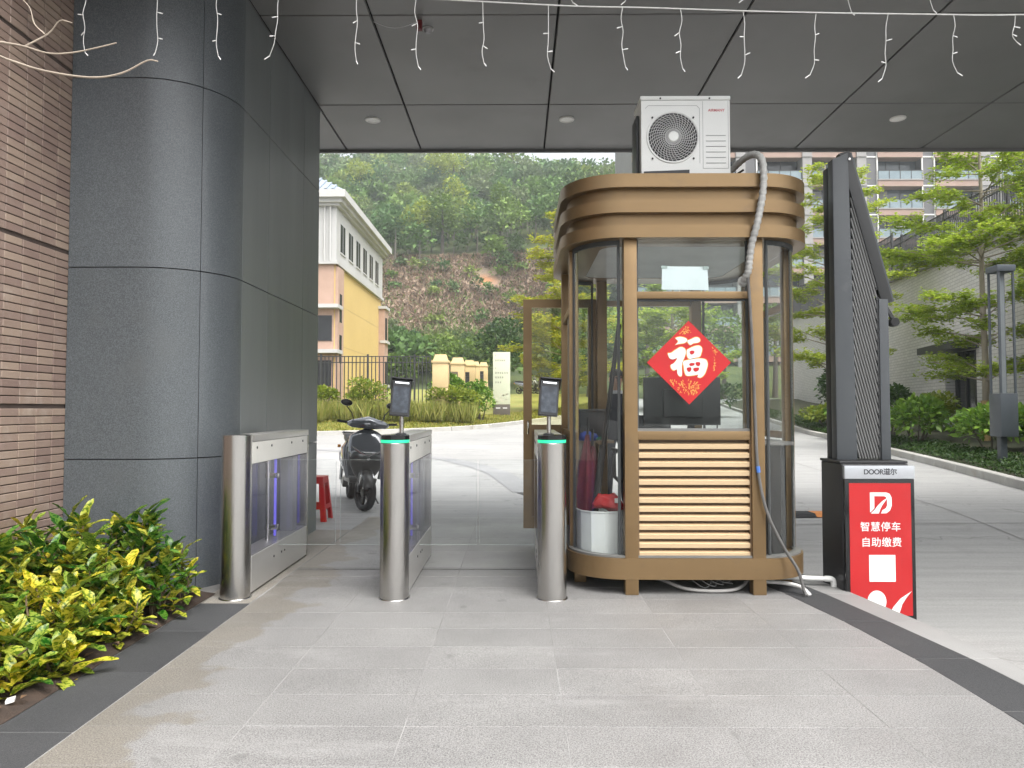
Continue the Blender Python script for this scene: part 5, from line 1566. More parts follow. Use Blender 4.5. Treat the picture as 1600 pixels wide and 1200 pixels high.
# ------------------------------------------------------------------ person in dark uniform behind the booth
M_UNI = surf('navy_uniform', (0.018, 0.022, 0.032), (0.026, 0.030, 0.042), 9, 0.8, bump=0.3, bscale=60)
M_SKIN = surf('skin', (0.42, 0.25, 0.175), (0.38, 0.22, 0.155), 8, 0.55)
M_HAIR = surf('hair', (0.012, 0.010, 0.009), None, 20, 0.6)
def person(x, y, z, rz, label):
    t = thing('person', (x, y, z), label, 'person', None, rz)
    J = {'pel': (0, 0, 0.92), 'waist': (0, 0, 1.05), 'chest': (0, -0.01, 1.24), 'neckb': (0, 0.0, 1.385), 'neck': (0, -0.008, 1.44), 'headl': (0, -0.02, 1.51), 'headm': (0, -0.018, 1.585), 'headt': (0, -0.008, 1.645),
         'shl': (-0.165, 0, 1.345), 'ell': (-0.215, 0.02, 1.09), 'wrl': (-0.205, -0.05, 0.86), 'hal': (-0.20, -0.07, 0.78), 'shr': (0.165, 0, 1.345), 'elr': (0.215, 0.02, 1.09), 'wrr': (0.205, -0.05, 0.86), 'har': (0.20, -0.07, 0.78),
         'hpl': (-0.09, 0, 0.88), 'knl': (-0.10, -0.02, 0.49), 'anl': (-0.105, 0.02, 0.09), 'tol': (-0.115, -0.13, 0.035), 'hpr': (0.09, 0, 0.88), 'knr': (0.10, -0.02, 0.49), 'anr': (0.105, 0.02, 0.09), 'tor': (0.115, -0.13, 0.035)}
    RAD = {'pel': (0.155, 0.11), 'waist': (0.145, 0.105), 'chest': (0.165, 0.115), 'neckb': (0.075, 0.06), 'neck': (0.052, 0.055), 'headl': (0.062, 0.075), 'headm': (0.074, 0.092), 'headt': (0.05, 0.065),
           'shl': (0.062, 0.062), 'ell': (0.046, 0.046), 'wrl': (0.034, 0.032), 'hal': (0.04, 0.018), 'hpl': (0.085, 0.09), 'knl': (0.06, 0.062), 'anl': (0.045, 0.048), 'tol': (0.045, 0.032)}
    E = [('pel', 'waist'), ('waist', 'chest'), ('chest', 'neckb'), ('neckb', 'neck'), ('neck', 'headl'), ('headl', 'headm'), ('headm', 'headt')]
    for s in 'lr':
        E += [('chest', 'sh' + s), ('sh' + s, 'el' + s), ('el' + s, 'wr' + s), ('wr' + s, 'ha' + s), ('pel', 'hp' + s), ('hp' + s, 'kn' + s), ('kn' + s, 'an' + s), ('an' + s, 'to' + s)]
    ks = list(J)
    me = bpy.data.meshes.new('body')
    me.from_pydata([J[k] for k in ks], [(ks.index(a), ks.index(b)) for a, b in E], [])
    o = bpy.data.objects.new('body', me)
    COL.objects.link(o)
    md = o.modifiers.new('skin', 'SKIN')
    for k, sv in zip(ks, me.skin_vertices[0].data):
        q = RAD.get(k) or RAD[k[:-1] + 'l']
        sv.radius = q
        sv.use_root = (k == 'pel')
    o.modifiers.new('sub', 'SUBSURF').levels = 2
    bpy.context.view_layer.update()
    em = bpy.data.meshes.new_from_object(o.evaluated_get(bpy.context.evaluated_depsgraph_get()))
    bpy.data.objects.remove(o)
    em.name = 'body'
    em.materials.clear()
    for m_ in (M_UNI, M_SKIN, M_BLACK):
        em.materials.append(m_)
    for p in em.polygons:
        c = p.center
        p.material_index = 1 if (c.z > 1.425 or (c.z < 0.85 and abs(c.x) > 0.165)) else (2 if c.z < 0.075 else 0)
        p.use_smooth = True
    b = bpy.data.objects.new('body', em)
    COL.objects.link(b)
    b.parent = t
    def loc(mb, name, mat, par=b, smooth=True):
        return mb.build(name, mat, par, smooth=smooth, world=False)
    lp = []
    for z_, rr in ((1.56, 0.98), (1.60, 1.05), (1.64, 1.0), (1.67, 0.75), (1.69, 0.2)):
        lp.append([(0.083 * rr * math.cos(a), -0.005 + 0.10 * rr * math.sin(a) + (0.03 if z_ < 1.6 else 0), z_ + (0.045 if math.sin(a) < -0.3 and z_ < 1.6 else 0)) for a in np.linspace(0, 2 * math.pi, 18, endpoint=False)])
    loc(MB().loft(lp), 'hair', M_HAIR)
    for s in (-1, 1):
        loc(MB().lathe([(0.0, -0.006), (0.010, -0.004), (0.010, 0.004), (0.0, 0.006)], (s * 0.031, -0.103, 1.577), 10, axis='Y', cap=False), 'eye', M_HAIR)
        loc(MB().loft([[(s * (0.078 + 0.012 * q), 0.005 + 0.02 * math.cos(a), 1.56 + 0.03 * math.sin(a)) for a in np.linspace(0, 2 * math.pi, 8, endpoint=False)] for q in (0, 1)]), 'ear', M_SKIN)
    loc(MB().loft([[(-0.010, -0.105, 1.572), (0.010, -0.105, 1.572), (0, -0.095, 1.572)], [(-0.016, -0.112, 1.535), (0.016, -0.112, 1.535), (0, -0.128, 1.538)]]), 'nose', M_SKIN)
    loc(MB().box(-0.024, 0.024, -0.101, -0.093, 1.505, 1.513), 'mouth', surf('lips', (0.30, 0.10, 0.09), None, 4, 0.5))
    loc(MB().loft([[(0.082 * math.cos(a), 0.072 * math.sin(a) - 0.004, z_) for a in np.linspace(0, 2 * math.pi, 16, endpoint=False)] for z_ in (1.385, 1.425)], cap=False), 'collar', surf('shirt_collar', (0.55, 0.56, 0.58), None, 4, 0.7))
    for k in range(4):
        loc(MB().lathe([(0.011, 0.0), (0.011, -0.006), (0.0, -0.008)], (0.0, -0.127 + 0.004 * k, 1.26 - 0.085 * k), 10, axis='Y', cap=False), 'button', surf('brass', (0.5, 0.42, 0.25), None, 4, 0.3, metal=1.0))
    for s in (-1, 1):
        for f in range(4):
            x0 = s * 0.200 + (f - 1.5) * 0.016
            loc(MB().tube([(x0, -0.072, 0.79), (x0, -0.085, 0.74), (x0 - s * 0.006, -0.08, (0.705, 0.695, 0.70, 0.715)[f])], [0.0095, 0.009, 0.007], 8), 'finger', M_SKIN)
        loc(MB().tube([(s * 0.178, -0.085, 0.81), (s * 0.165, -0.105, 0.775), (s * 0.166, -0.11, 0.745)], [0.011, 0.010, 0.008], 8), 'thumb', M_SKIN)
    return t
person(1.215, 8.7, 0.0, R(8), 'person in dark buttoned uniform standing behind the booth')
# ------------------------------------------------------------------ variegated shrubs in the left bed
VC = [(0.10, 0.17, 0.020), (0.17, 0.25, 0.022), (0.27, 0.33, 0.025), (0.40, 0.39, 0.03), (0.50, 0.42, 0.035), (0.13, 0.22, 0.022)]
M_LV_Y = leaf_mat('yellow_leaf', [(0.34, 0.38, 0.05), (0.46, 0.45, 0.05), (0.60, 0.46, 0.035), (0.42, 0.44, 0.08)], 0.3, 0.38, nscale=60, objrnd=True, spec=0.45)
M_LV_M = leaf_mat('mottled_leaf', [(0.13, 0.21, 0.03), (0.21, 0.30, 0.04), (0.30, 0.36, 0.05), (0.16, 0.25, 0.035)], 0.3, 0.36, nscale=75, objrnd=True, spec=0.45)
M_LV_G = leaf_mat('green_leaf', [(0.05, 0.12, 0.018), (0.08, 0.18, 0.022), (0.12, 0.24, 0.03), (0.07, 0.15, 0.02)], 0.25, 0.34, nscale=55, objrnd=True, spec=0.45)
M_STEM = surf('shrub_stem', (0.12, 0.085, 0.05), (0.18, 0.14, 0.09), 14, 0.8)
def leaf_shape(L, W, fold, droop, mat, name='leaf', n=6):
    mb = MB()
    vs = []
    for i in range(n + 1):
        f = i / n
        wd = W * (math.sin(math.pi * min(1, f ** 0.85)) ** 0.75) if 0 < i < n else 0.0008
        y = L * f
        z = -droop * L * f * f
        wav = 0.006 * math.sin(f * 9)
        vs += [(-wd, y, z + fold * wd + wav), (0, y, z), (wd, y, z + fold * wd - wav)]
    fs = []
    for i in range(n):
        a = 3 * i
        fs += [(a, a + 1, a + 4, a + 3), (a + 1, a + 2, a + 5, a + 4)]
    mb.add(vs, fs)
    o = mb.build(name, mat, None, smooth=True, angle=80)
    me = o.data
    bpy.data.objects.remove(o)
    return me
LEAVES = {}
for key, mt in (('y', M_LV_Y), ('m', M_LV_M), ('g', M_LV_G)):
    LEAVES[key] = [leaf_shape(L, W, fo, dr, mt) for L, W, fo, dr in ((0.125, 0.026, 0.35, 0.25), (0.105, 0.024, 0.5, 0.12), (0.145, 0.028, 0.3, 0.4), (0.085, 0.021, 0.45, 0.2))]

def croton(x, y, h, spread, label, mixk, seed, heads):
    rnd = random.Random(seed)
    t = thing('variegated_shrub', (x, y, 0.0), label, 'shrub', 'variegated shrubs in the left bed')
    t.rotation_euler = (0, 0, 0)
    for k in range(heads):
        a = 2 * math.pi * (k + rnd.random() * 0.7) / heads
        q = spread * math.sqrt((k + 0.5) / heads)
        tip = Vector((x + q * math.cos(a), y + q * math.sin(a), h * (0.52 + 0.48 * rnd.random()) * (1 - 0.22 * (q / spread) ** 2)))
        tip.x = max(XW + 0.10, min(tip.x, -1.86))
        root = Vector((x + 0.25 * (tip.x - x), y + 0.25 * (tip.y - y), 0.0))
        midp = root.lerp(tip, 0.55) + Vector((rnd.uniform(-0.03, 0.03), rnd.uniform(-0.03, 0.03), 0.02))
        MB().tube(dense([root, midp, tip], 3), [0.006, 0.0058, 0.0055, 0.005, 0.0045, 0.004, 0.0035], 5).build('stem', M_STEM, t, smooth=True)
        nl = rnd.randint(8, 11)
        kind = rnd.choices('ymg', mixk)[0]
        for j in range(nl):
            lvl = j / nl
            az = a + j * 2.4 + rnd.uniform(-0.3, 0.3)
            el = R(62) * (1 - lvl) ** 1.3 * -1 + R(70)
            el = R(10 + 62 * lvl ** 1.2) + rnd.uniform(-0.15, 0.15)
            p = tip + Vector((0, 0, -0.13 * (1 - lvl))) + (root - tip).normalized() * 0.02 * (1 - lvl)
            kk = kind if rnd.random() < 0.75 else rnd.choice('ymg')
            me = rnd.choice(LEAVES[kk])
            o = bpy.data.objects.new('leaf', me)
            COL.objects.link(o)
            o.parent = t
            d_ = Vector((math.cos(az) * math.cos(el), math.sin(az) * math.cos(el), math.sin(el)))
            sd = d_.cross(Vector((0, 0, 1)))
            sd = (sd if sd.length > 1e-3 else Vector((1, 0, 0))).normalized()
            up = sd.cross(d_)
            m4 = Matrix((sd, d_, up)).transposed().to_4x4()
            s_ = rnd.uniform(0.75, 1.3)
            o.matrix_basis = Matrix.Translation(p - Vector((x, y, 0))) @ m4 @ Matrix.Scale(s_, 4)
    return t
CR = [(-2.28, 4.30, 0.60, 0.20, 'tall variegated shrub closest to the pillar base, dark green topped', (1, 2, 7), 22),
      (-2.74, 4.22, 0.60, 0.22, 'variegated shrub in the corner between brown wall and pillar', (2, 5, 3), 20),
      (-2.52, 4.0, 0.60, 0.22, 'upright mottled shrub in the back row, left of the dark green topped one', (2, 5, 3), 22),
      (-2.30, 3.84, 0.50, 0.22, 'golden variegated shrub in the middle of the bed with bright yellow leaves', (7, 4, 1), 22),
      (-2.72, 3.62, 0.56, 0.24, 'mottled shrub beside the wall behind the golden one', (4, 5, 2), 22),
      (-2.22, 3.42, 0.40, 0.22, 'low yellow shrub near the dark border strip', (6, 4, 1), 20),
      (-2.56, 3.25, 0.48, 0.25, 'yellow-green shrub at the left picture edge', (5, 5, 2), 22),
      (-2.20, 3.02, 0.30, 0.17, 'small low shrub near the bottom left corner', (5, 4, 1), 14),
      (-2.08, 4.12, 0.36, 0.12, 'short bushy sprig growing at the end of the bed by the border', (6, 3, 1), 9),
      (-2.09, 3.72, 0.30, 0.15, 'knee high yellow shrub leaning over the border, below the golden one', (6, 4, 1), 12),
      (-2.10, 3.22, 0.26, 0.14, 'low spreading shrub over the border edge near the small corner shrub', (5, 4, 2), 11),
      (-2.52, 2.8, 0.42, 0.22, 'leafy shrub cut by the bottom left picture edge', (4, 4, 2), 16),
      (-2.03, 4.36, 0.42, 0.06, 'slim upright sprig between shrub bed and left turnstile', (6, 3, 1), 4)]
for i, (x, y, h, sp, lb, mk, hd_) in enumerate(CR):
    croton(x, y, h, sp, lb, mk, 40 + i, hd_)
# leaf litter
lit = MB()
for k in range(160):
    x, y = random.uniform(-2.9, -1.98), random.uniform(2.2, 4.55)
    a, l = random.uniform(0, 6.28), random.uniform(0.02, 0.05)
    dx, dy = math.cos(a) * l, math.sin(a) * l
    z = 0.037 + random.uniform(0, 0.012)
    lit.add([(x - dx, y - dy, z), (x + dy * 0.4, y - dx * 0.4, z + 0.008), (x + dx, y + dy, z + 0.004), (x - dy * 0.4, y + dx * 0.4, z + 0.006)], [(0, 1, 2, 3)])
o = lit.build('leaf_litter', surf('dry_leaf', (0.16, 0.09, 0.045), (0.09, 0.05, 0.028), 20, 0.8))
tag(o, 'dry brown leaf litter on the soil of the left bed', 'leaf litter', None, 'stuff')
t = thing('litter_paper', (-2.02, 3.0, 0.03), 'white scrap of paper at the bed edge beside the border', 'litter')
MB().obox((-2.02, 2.86, 0.04), (0.014, 0.006, 0.003), (-0.005, 0.012, 0.002), (0, 0, 0.006)).build('scrap', M_WHITE, t)

# ------------------------------------------------------------------ layered trees (flat tiers of small leaves)
M_BARK = surf('pale_bark', (0.30, 0.26, 0.20), (0.22, 0.19, 0.15), 6, 0.85, stretch=(2, 2, 0.5), bump=0.4, bscale=40)
M_BARKD = surf('dark_bark', (0.10, 0.085, 0.065), (0.07, 0.06, 0.05), 6, 0.9, bump=0.4, bscale=30)
M_LT = leaf_mat('layer_leaf', [(0.20, 0.30, 0.03), (0.27, 0.37, 0.036), (0.34, 0.43, 0.05), (0.23, 0.33, 0.03), (0.43, 0.48, 0.07)], 0.5, 0.45)
M_LTY = leaf_mat('layer_leaf_yellow', [(0.31, 0.36, 0.035), (0.42, 0.43, 0.045), (0.52, 0.47, 0.06), (0.36, 0.40, 0.04), (0.25, 0.33, 0.035)], 0.5, 0.45)
M_LTG = leaf_mat('layer_leaf_fresh', [(0.24, 0.33, 0.03), (0.33, 0.41, 0.04), (0.42, 0.46, 0.05), (0.20, 0.31, 0.03)], 0.5, 0.45)
def tier_tree(x, y, z0, h, tiers, label, mat, seed, trunk_r=0.10, leaf=0.085, dens=230, group=None, wrap=False):
    r = np.random.default_rng(seed)
    rnd = random.Random(seed)
    t = thing('layered_tree', (x, y, z0), label, 'tree', group)
    tk = [(x + 0.03 * math.sin(i * 1.3), y + 0.03 * math.cos(i), z0 + h * i / 8) for i in range(9)]
    MB().tube(tk, [trunk_r * (1 - 0.09 * i) for i in range(9)], 12).build('trunk', M_BARK, t, smooth=True)
    if wrap:
        MB().lathe([(trunk_r * 1.12, z0 + 0.2), (trunk_r * 1.2, z0 + 0.7), (trunk_r * 1.1, z0 + 1.15)], (x, y, 0), 14, cap=False).build('trunk_wrap', surf('straw_wrap', (0.42, 0.30, 0.13), (0.30, 0.2, 0.08), 14, 0.9, bump=0.8, bscale=30), t, smooth=True)
    br = MB()
    P, D = [], []
    for (zt, rad) in tiers:
        nb = rnd.randint(5, 7)
        a0 = rnd.uniform(0, 6.28)
        for b in range(nb):
            az = a0 + 2 * math.pi * b / nb + rnd.uniform(-0.35, 0.35)
            L = rad * rnd.uniform(0.5, 1.15)
            zb = zt - 0.18 * L
            base = np.array([x, y, zb])
            zj = rnd.uniform(-0.22, 0.22)
            base[2] += zj
            tipv = np.array([x + L * math.cos(az), y + L * math.sin(az), zt + zj + rnd.uniform(-0.16, 0.16) * L])
            mid = (base + tipv) / 2 + np.array([0, 0, 0.07 * L])
            br.tube([base, mid, tipv], [trunk_r * 0.24, trunk_r * 0.12, 0.005], 5)
            ns = max(4, int(L * 4.5))
            for s in range(ns):
                f = 0.30 + 0.70 * (s + rnd.random()) / ns
                pb = (1 - f) ** 2 * base + 2 * f * (1 - f) * mid + f * f * tipv
                az2 = az + rnd.choice((-1, 1)) * rnd.uniform(0.4, 1.1)
                l2 = L * 0.38 * (1.15 - f) + 0.16
                pe = pb + np.array([l2 * math.cos(az2), l2 * math.sin(az2), rnd.uniform(-0.12, 0.22) * (0.5 + l2)])
                br.tube([pb, pe], [0.009, 0.004], 4)
                nc = max(4, int(dens * l2 * 0.33))
                ff = r.random(nc)
                ctr = pb[None] + (pe - pb)[None] * ff[:, None] + r.normal(size=(nc, 3)) * np.array([0.085, 0.085, 0.055]) * (leaf / 0.085) ** 0.6
                m = 3
                c3 = np.repeat(ctr, m, 0) + r.normal(size=(nc * m, 3)) * 0.015
                ang = r.random(nc * m) * 6.283
                dd = np.stack([np.cos(ang), np.sin(ang), 0.15 + 0.35 * r.random(nc * m)], 1)
                P.append(c3)
                D.append(dd)
    br.build('branches', M_BARK, t, smooth=False)
    P, D = np.concatenate(P), np.concatenate(D)
    Lr = leaf * (0.65 + 0.7 * r.random(len(P)))
    V, F = leaf_arrays(P, D, Lr, Lr * 0.27, 0.15, r)
    mesh_np('crown', V, F, mat, t)
    return t
tier_tree(11.15, 17.0, 0.25, 8.2, [(2.3, 2.2), (3.1, 1.6), (3.75, 2.6), (4.9, 1.6), (5.25, 2.6), (5.75, 2.3), (6.5, 1.7), (7.2, 1.7), (7.9, 1.2)], 'layered green tree with straw wrapped trunk beside the wall doorway', M_LT, 5, 0.085, 0.082, 300, 'flat layered roadside trees', wrap=True)
tier_tree(11.6, 26.5, 0.35, 10.0, [(3.1, 2.2), (4.2, 2.3), (5.2, 2.5), (6.1, 2.6), (7.2, 2.5), (8.3, 2.2), (9.2, 1.8), (10.0, 1.2)], 'layered green tree between the booth and the raised barrier arm', M_LTG, 6, 0.10, 0.105, 190, 'flat layered roadside trees')
tier_tree(2.35, 36.0, 1.2, 11.0, [(2.6, 2.4), (3.6, 2.9), (4.7, 3.1), (5.8, 3.0), (6.9, 2.7), (8.0, 2.3), (9.0, 1.9), (10.0, 1.4), (11.0, 0.8)], 'yellow-green layered tree rising behind the booth\'s open door', M_LTY, 8, 0.12, 0.14, 130, 'flat layered roadside trees')
tier_tree(16.2, 15.5, 0.5, 7.5, [(2.4, 2.0), (3.3, 2.3), (4.4, 2.4), (5.5, 2.2), (6.6, 1.8), (7.4, 1.2)], 'layered tree cut by the right picture edge', M_LT, 9, 0.09, 0.09, 200, 'flat layered roadside trees')
tier_tree(9.0, 41.0, 1.3, 9.5, [(3.0, 3.0), (4.0, 3.4), (5.2, 3.5), (6.4, 3.2), (7.6, 2.8), (8.8, 2.0), (9.7, 1.2)], 'layered tree seen through the booth window behind the red diamond', M_LT, 10, 0.13, 0.19, 95, 'flat layered roadside trees')

# ------------------------------------------------------------------ bushes
M_BUSH = leaf_mat('bush_leaf', [(0.06, 0.14, 0.018), (0.10, 0.20, 0.025), (0.15, 0.27, 0.034), (0.20, 0.32, 0.042), (0.085, 0.17, 0.022)], 0.3, 0.42)
M_BUSHY = leaf_mat('bush_leaf_light', [(0.12, 0.18, 0.02), (0.20, 0.26, 0.03), (0.28, 0.31, 0.04), (0.10, 0.17, 0.02)], 0.35, 0.45)
M_BUSHD = leaf_mat('bush_leaf_dark', [(0.022, 0.055, 0.012), (0.04, 0.085, 0.018), (0.06, 0.11, 0.02)], 0.25, 0.45)
def bush(name, x, y, z, rx, ry, h, label, mat, seed, leaf=0.09, n=1600, cat='shrub', group=None, upright=0.3, lumps=7, stems=True, flowers=None):
    r = np.random.default_rng(seed)
    rnd = random.Random(seed)
    t = thing(name, (x, y, z), label, cat, group)
    P, D = [], []
    C = [(0, 0, 0.5, 0.75)] + [(rnd.uniform(-0.55, 0.55), rnd.uniform(-0.55, 0.55), rnd.uniform(0.35, 0.78), rnd.uniform(0.32, 0.55)) for _ in range(lumps)]
    for (cx, cy, cz, cr) in C:
        m = int(n * cr * cr / sum(q[3] ** 2 for q in C))
        u = unit(r.normal(size=(m, 3)))
        u[:, 2] = np.where(u[:, 2] < -0.45, -u[:, 2], u[:, 2])
        rad = cr * (0.62 + 0.42 * r.random(m) ** 0.6)
        p = np.stack([x + rx * (cx + u[:, 0] * rad), y + ry * (cy + u[:, 1] * rad), z + h * np.clip(cz + u[:, 2] * rad * 0.55, 0.02, 1.05)], 1)
        dd = u + r.normal(size=(m, 3)) * 0.5 + np.array([0, 0, upright])
        P.append(p)
        D.append(dd)
    P, D = np.concatenate(P), np.concatenate(D)
    Lr = leaf * (0.6 + 0.8 * r.random(len(P)))
    V, F = leaf_arrays(P, D, Lr, Lr * 0.28, 0.2, r)
    mesh_np('foliage', V, F, mat, t)
    if stems:
        sm_ = MB()
        for k in range(6):
            a = rnd.uniform(0, 6.28)
            sm_.tube([(x + 0.1 * rx * math.cos(a), y + 0.1 * ry * math.sin(a), z), (x + 0.5 * rx * math.cos(a), y + 0.5 * ry * math.sin(a), z + h * 0.75)], [0.02 * max(0.4, h), 0.006], 5)
        sm_.build('stems', M_BARKD, t)
    if flowers:
        fm_ = MB()
        for k in range(10):
            a, q = rnd.uniform(0, 6.28), rnd.random() ** 0.5
            c = (x + rx * 0.8 * q * math.cos(a), y - ry * 0.5 * rnd.random(), z + h * rnd.uniform(0.5, 0.95))
            fm_.lathe([(0.0, -0.03), (0.05, 0.0), (0.02, 0.03)], c, 6, cap=False)
        fm_.build('flowers', flowers, t)
    return t
# ------------------------------------------------------------------ kerbs
def kerb(name, pts, wd, h, mat, lb, step=0.95, zf=None):
    t = thing(name, (pts[0][0], pts[0][1], rise(pts[0][1])), lb, 'kerb')
    t['kind'] = 'structure'
    P = [Vector((p[0], p[1], 0)) for p in pts]
    d_ = []
    for a, b in zip(P, P[1:]):
        n = max(1, int((b - a).length / 0.1))
        d_ += [a.lerp(b, i / n) for i in range(n)]
    d_.append(P[-1])
    acc, last, cuts = 0, d_[0], [d_[0]]
    for p in d_[1:]:
        acc += (p - last).length
        last = p
        if acc >= step:
            cuts.append(p)
            acc = 0
    for a, b in zip(cuts, cuts[1:]):
        tdir = (b - a).normalized()
        s_ = Vector((-tdir.y, tdir.x, 0)) * wd / 2
        b2 = b - tdir * 0.008
        za, zb = rise(a.y), rise(b2.y)
        vs = []
        for zz in (-0.25, h):
            vs += [(a.x - s_.x, a.y - s_.y, za + zz), (b2.x - s_.x, b2.y - s_.y, zb + zz), (b2.x + s_.x, b2.y + s_.y, zb + zz), (a.x + s_.x, a.y + s_.y, za + zz)]
        MB().add(vs, [(0, 3, 2, 1), (4, 5, 6, 7), (0, 1, 5, 4), (1, 2, 6, 5), (2, 3, 7, 6), (3, 0, 4, 7)]).build('kerb_stone', mat, t, bevel=0.012, seg=1)
    return t
KR_ = [(6.5, 5.2), (7.0, 8.0), (7.55, 10.58), (8.07, 12.9), (8.85, 16.76), (9.88, 22.2), (10.6, 27.0), (12.2, 38.0), (14.0, 50.0)]
def smooth_path(p, k=4):
    return [(q[0], q[1]) for q in dense([(a, b, 0) for a, b in p], k)]
kr = kerb('road_kerb', smooth_path(KR_), 0.16, 0.13, M_KERB, None)
KL_ = [(-16.0, 22.2), (-10.0, 23.6), (-6.83, 24.6), (-4.4, 25.75), (-1.9, 27.3), (0.2, 30.4), (3.0, 36.0), (5.5, 44.0), (7.0, 54.0)]
kl = kerb('road_kerb', smooth_path(KL_), 0.16, 0.14, M_KERB, None)

# ------------------------------------------------------------------ verge on the left with grass
def verge_z(x, y):
    # kerb line distance -> gentle bank
    yk = np.interp(x, [p[0] for p in KL_], [p[1] for p in KL_])
    d_ = max(0.0, y - yk)
    return rise(y) + 0.10 + 0.42 * sstep(0, 3.0, d_) * (1 - 0.9 * sstep(-2.7, -1.4, x)) + 0.10 * sstep(2, 12, d_)
M_GRASS = surf('verge_grass', (0.24, 0.21, 0.055), (0.16, 0.19, 0.035), 1.2, 0.9, bump=0.8, bscale=25)
xs_ = np.concatenate([np.arange(-30, -8, 2.0), np.arange(-8, 7.2, 0.4)])
vs, fs = [], []
NR = 26
for x in xs_:
    yk = np.interp(x, [p[0] for p in KL_], [p[1] for p in KL_]) + 0.06
    for j in range(NR + 1):
        yy = yk + (62 - yk) * (j / NR) ** 2.0
        vs.append((x, yy, verge_z(x, yy)))
for i in range(len(xs_) - 1):
    for j in range(NR):
        a = i * (NR + 1) + j
        fs.append((a, a + NR + 1, a + NR + 2, a + 1))
o = mesh_np('grass_verge', vs, fs, M_GRASS)
tag(o, None, None, None, 'structure')
# blades
r = np.random.default_rng(21)
N = 26000
gx_ = r.uniform(-9, 6.5, N)
yk = np.interp(gx_, [p[0] for p in KL_], [p[1] for p in KL_]) + 0.1
gy_ = yk + 5.0 * r.random(N) ** 1.2
P = np.stack([gx_, gy_, np.array([verge_z(a, b) for a, b in zip(gx_, gy_)])], 1)
D = np.stack([r.normal(size=N) * 0.5, r.normal(size=N) * 0.5, np.ones(N)], 1)
V, F = leaf_arrays(P, D, 0.09 + 0.09 * r.random(N), 0.014, 0.1, r)
o = mesh_np('verge_blades', V, F, leaf_mat('grass_blade', [(0.13, 0.18, 0.02), (0.24, 0.25, 0.04), (0.36, 0.30, 0.08), (0.18, 0.22, 0.03)], 0.3, 0.6))
tag(o, 'short yellowing grass on the verge behind the far kerb', 'grass', None, 'stuff')

# tall ornamental grass and shrubs before the iron fence
def reeds(x, y, w, dpt, h, n, label, seed, mat):
    r = np.random.default_rng(seed)
    z0 = verge_z(x, y)
    t = thing('reed_clump', (x, y, z0), label, 'ornamental grass', 'tall grass clumps before the iron fence')
    px, py = x + r.uniform(-w, w, n), y + r.uniform(-dpt, dpt, n)
    P = np.stack([px, py, np.full(n, z0)], 1)
    hh = h * (0.55 + 0.5 * r.random(n))
    D = np.stack([r.normal(size=n) * 0.22, r.normal(size=n) * 0.2, np.ones(n)], 1)
    V, F = leaf_arrays(P, D, hh, 0.022, 0.08, r)
    mesh_np('blades', V, F, mat, t)
    return t
M_REED = leaf_mat('reed_leaf', [(0.18, 0.21, 0.04), (0.27, 0.28, 0.06), (0.34, 0.32, 0.10), (0.15, 0.21, 0.03)], 0.3, 0.6)
for i, (x, lb) in enumerate(((-6.4, 'tall grass clump nearest the dark pillar, behind the scooter'), (-5.0, 'tall grass clump behind the middle scanner'), (-3.7, 'tall grass clump in front of the nearest yellow fence column'), (-2.5, 'tall grass clump below the row of yellow columns'), (-7.9, 'tall grass clump hidden mostly by the pillar'))):
    reeds(x, 26.6 + 0.35 * (x + 5) + 0.6, 0.85, 0.5, 0.95, 900, lb, 60 + i, M_REED)
GB = 'bushes along the iron fence'
bush('hedge_bush', -5.75, 27.2, verge_z(-5.75, 27.2), 0.9, 0.7, 1.6, 'bright green bush rising above the scooter mirror', M_BUSHY, 71, 0.14, 1500, group=GB)
bush('hedge_bush', -7.4, 27.0, verge_z(-7.4, 27.0), 0.9, 0.7, 1.2, 'light bush against the iron fence beside the dark pillar', M_BUSHY, 72, 0.14, 1300, group=GB)
bush('hedge_bush', -2.6, 28.3, verge_z(-2.6, 28.3), 1.3, 0.8, 1.45, 'broad yellow-green bush below the yellow fence columns', M_BUSHY, 73, 0.14, 2200, group=GB)
bush('hedge_bush', -1.55, 30.0, verge_z(-1.55, 30.0), 0.8, 0.8, 1.6, 'green bush directly left of the cream signboard', M_BUSH, 74, 0.14, 1500, group=GB)
bush('hedge_bush', -3.0, 30.5, verge_z(-3.0, 30.5), 0.9, 0.7, 1.7, 'dark green bush at the foot of the second yellow column', M_BUSH, 75, 0.14, 1400, group=GB)

# ------------------------------------------------------------------ iron fence with yellow columns
M_YEL = surf('yellow_stone', (0.56, 0.42, 0.22), (0.50, 0.37, 0.19), 1.2, 0.75, bump=0.15, bscale=30, rnd=0.04)
def fence_run(name, a, b, zfun, h, pitch, label, post_every=8, bar_r=0.017, low=0.12, top_gap=0.28, group=None):
    a, b = Vector((a[0], a[1], 0)), Vector((b[0], b[1], 0))
    L = (b - a).length
    t = thing(name, (a.x, a.y, zfun(a)), label, 'fence', group)
    n = int(L / pitch)
    one = MB().box(-bar_r, bar_r, -bar_r, bar_r, 0, h - low - 0.02).build('bar', M_IRON, None)
    me = one.data
    bpy.data.objects.remove(one)
    pst = MB().box(-0.035, 0.035, -0.035, 0.035, 0, h + 0.05).build('post', M_IRON, None)
    pme = pst.data
    bpy.data.objects.remove(pst)
    for i in range(n + 1):
        p = a.lerp(b, i / n)
        z = zfun(p)
        if i % post_every == 0:
            inst(pme, 'post', t, (p.x, p.y, z))
        else:
            inst(me, 'bar', t, (p.x, p.y, z + low))
    for zo in (low, h - 0.04, h - top_gap):
        mb = MB()
        m = 8
        for i in range(m):
            p, q = a.lerp(b, i / m), a.lerp(b, (i + 1) / m)
            mb.bar((p.x, p.y, zfun(p) + zo), (q.x, q.y, zfun(q) + zo), 0.03, 0.035)
        mb.build('rail', M_IRON, t)
    return t
fz = lambda p: verge_z(-5, 28.0) + 0.05
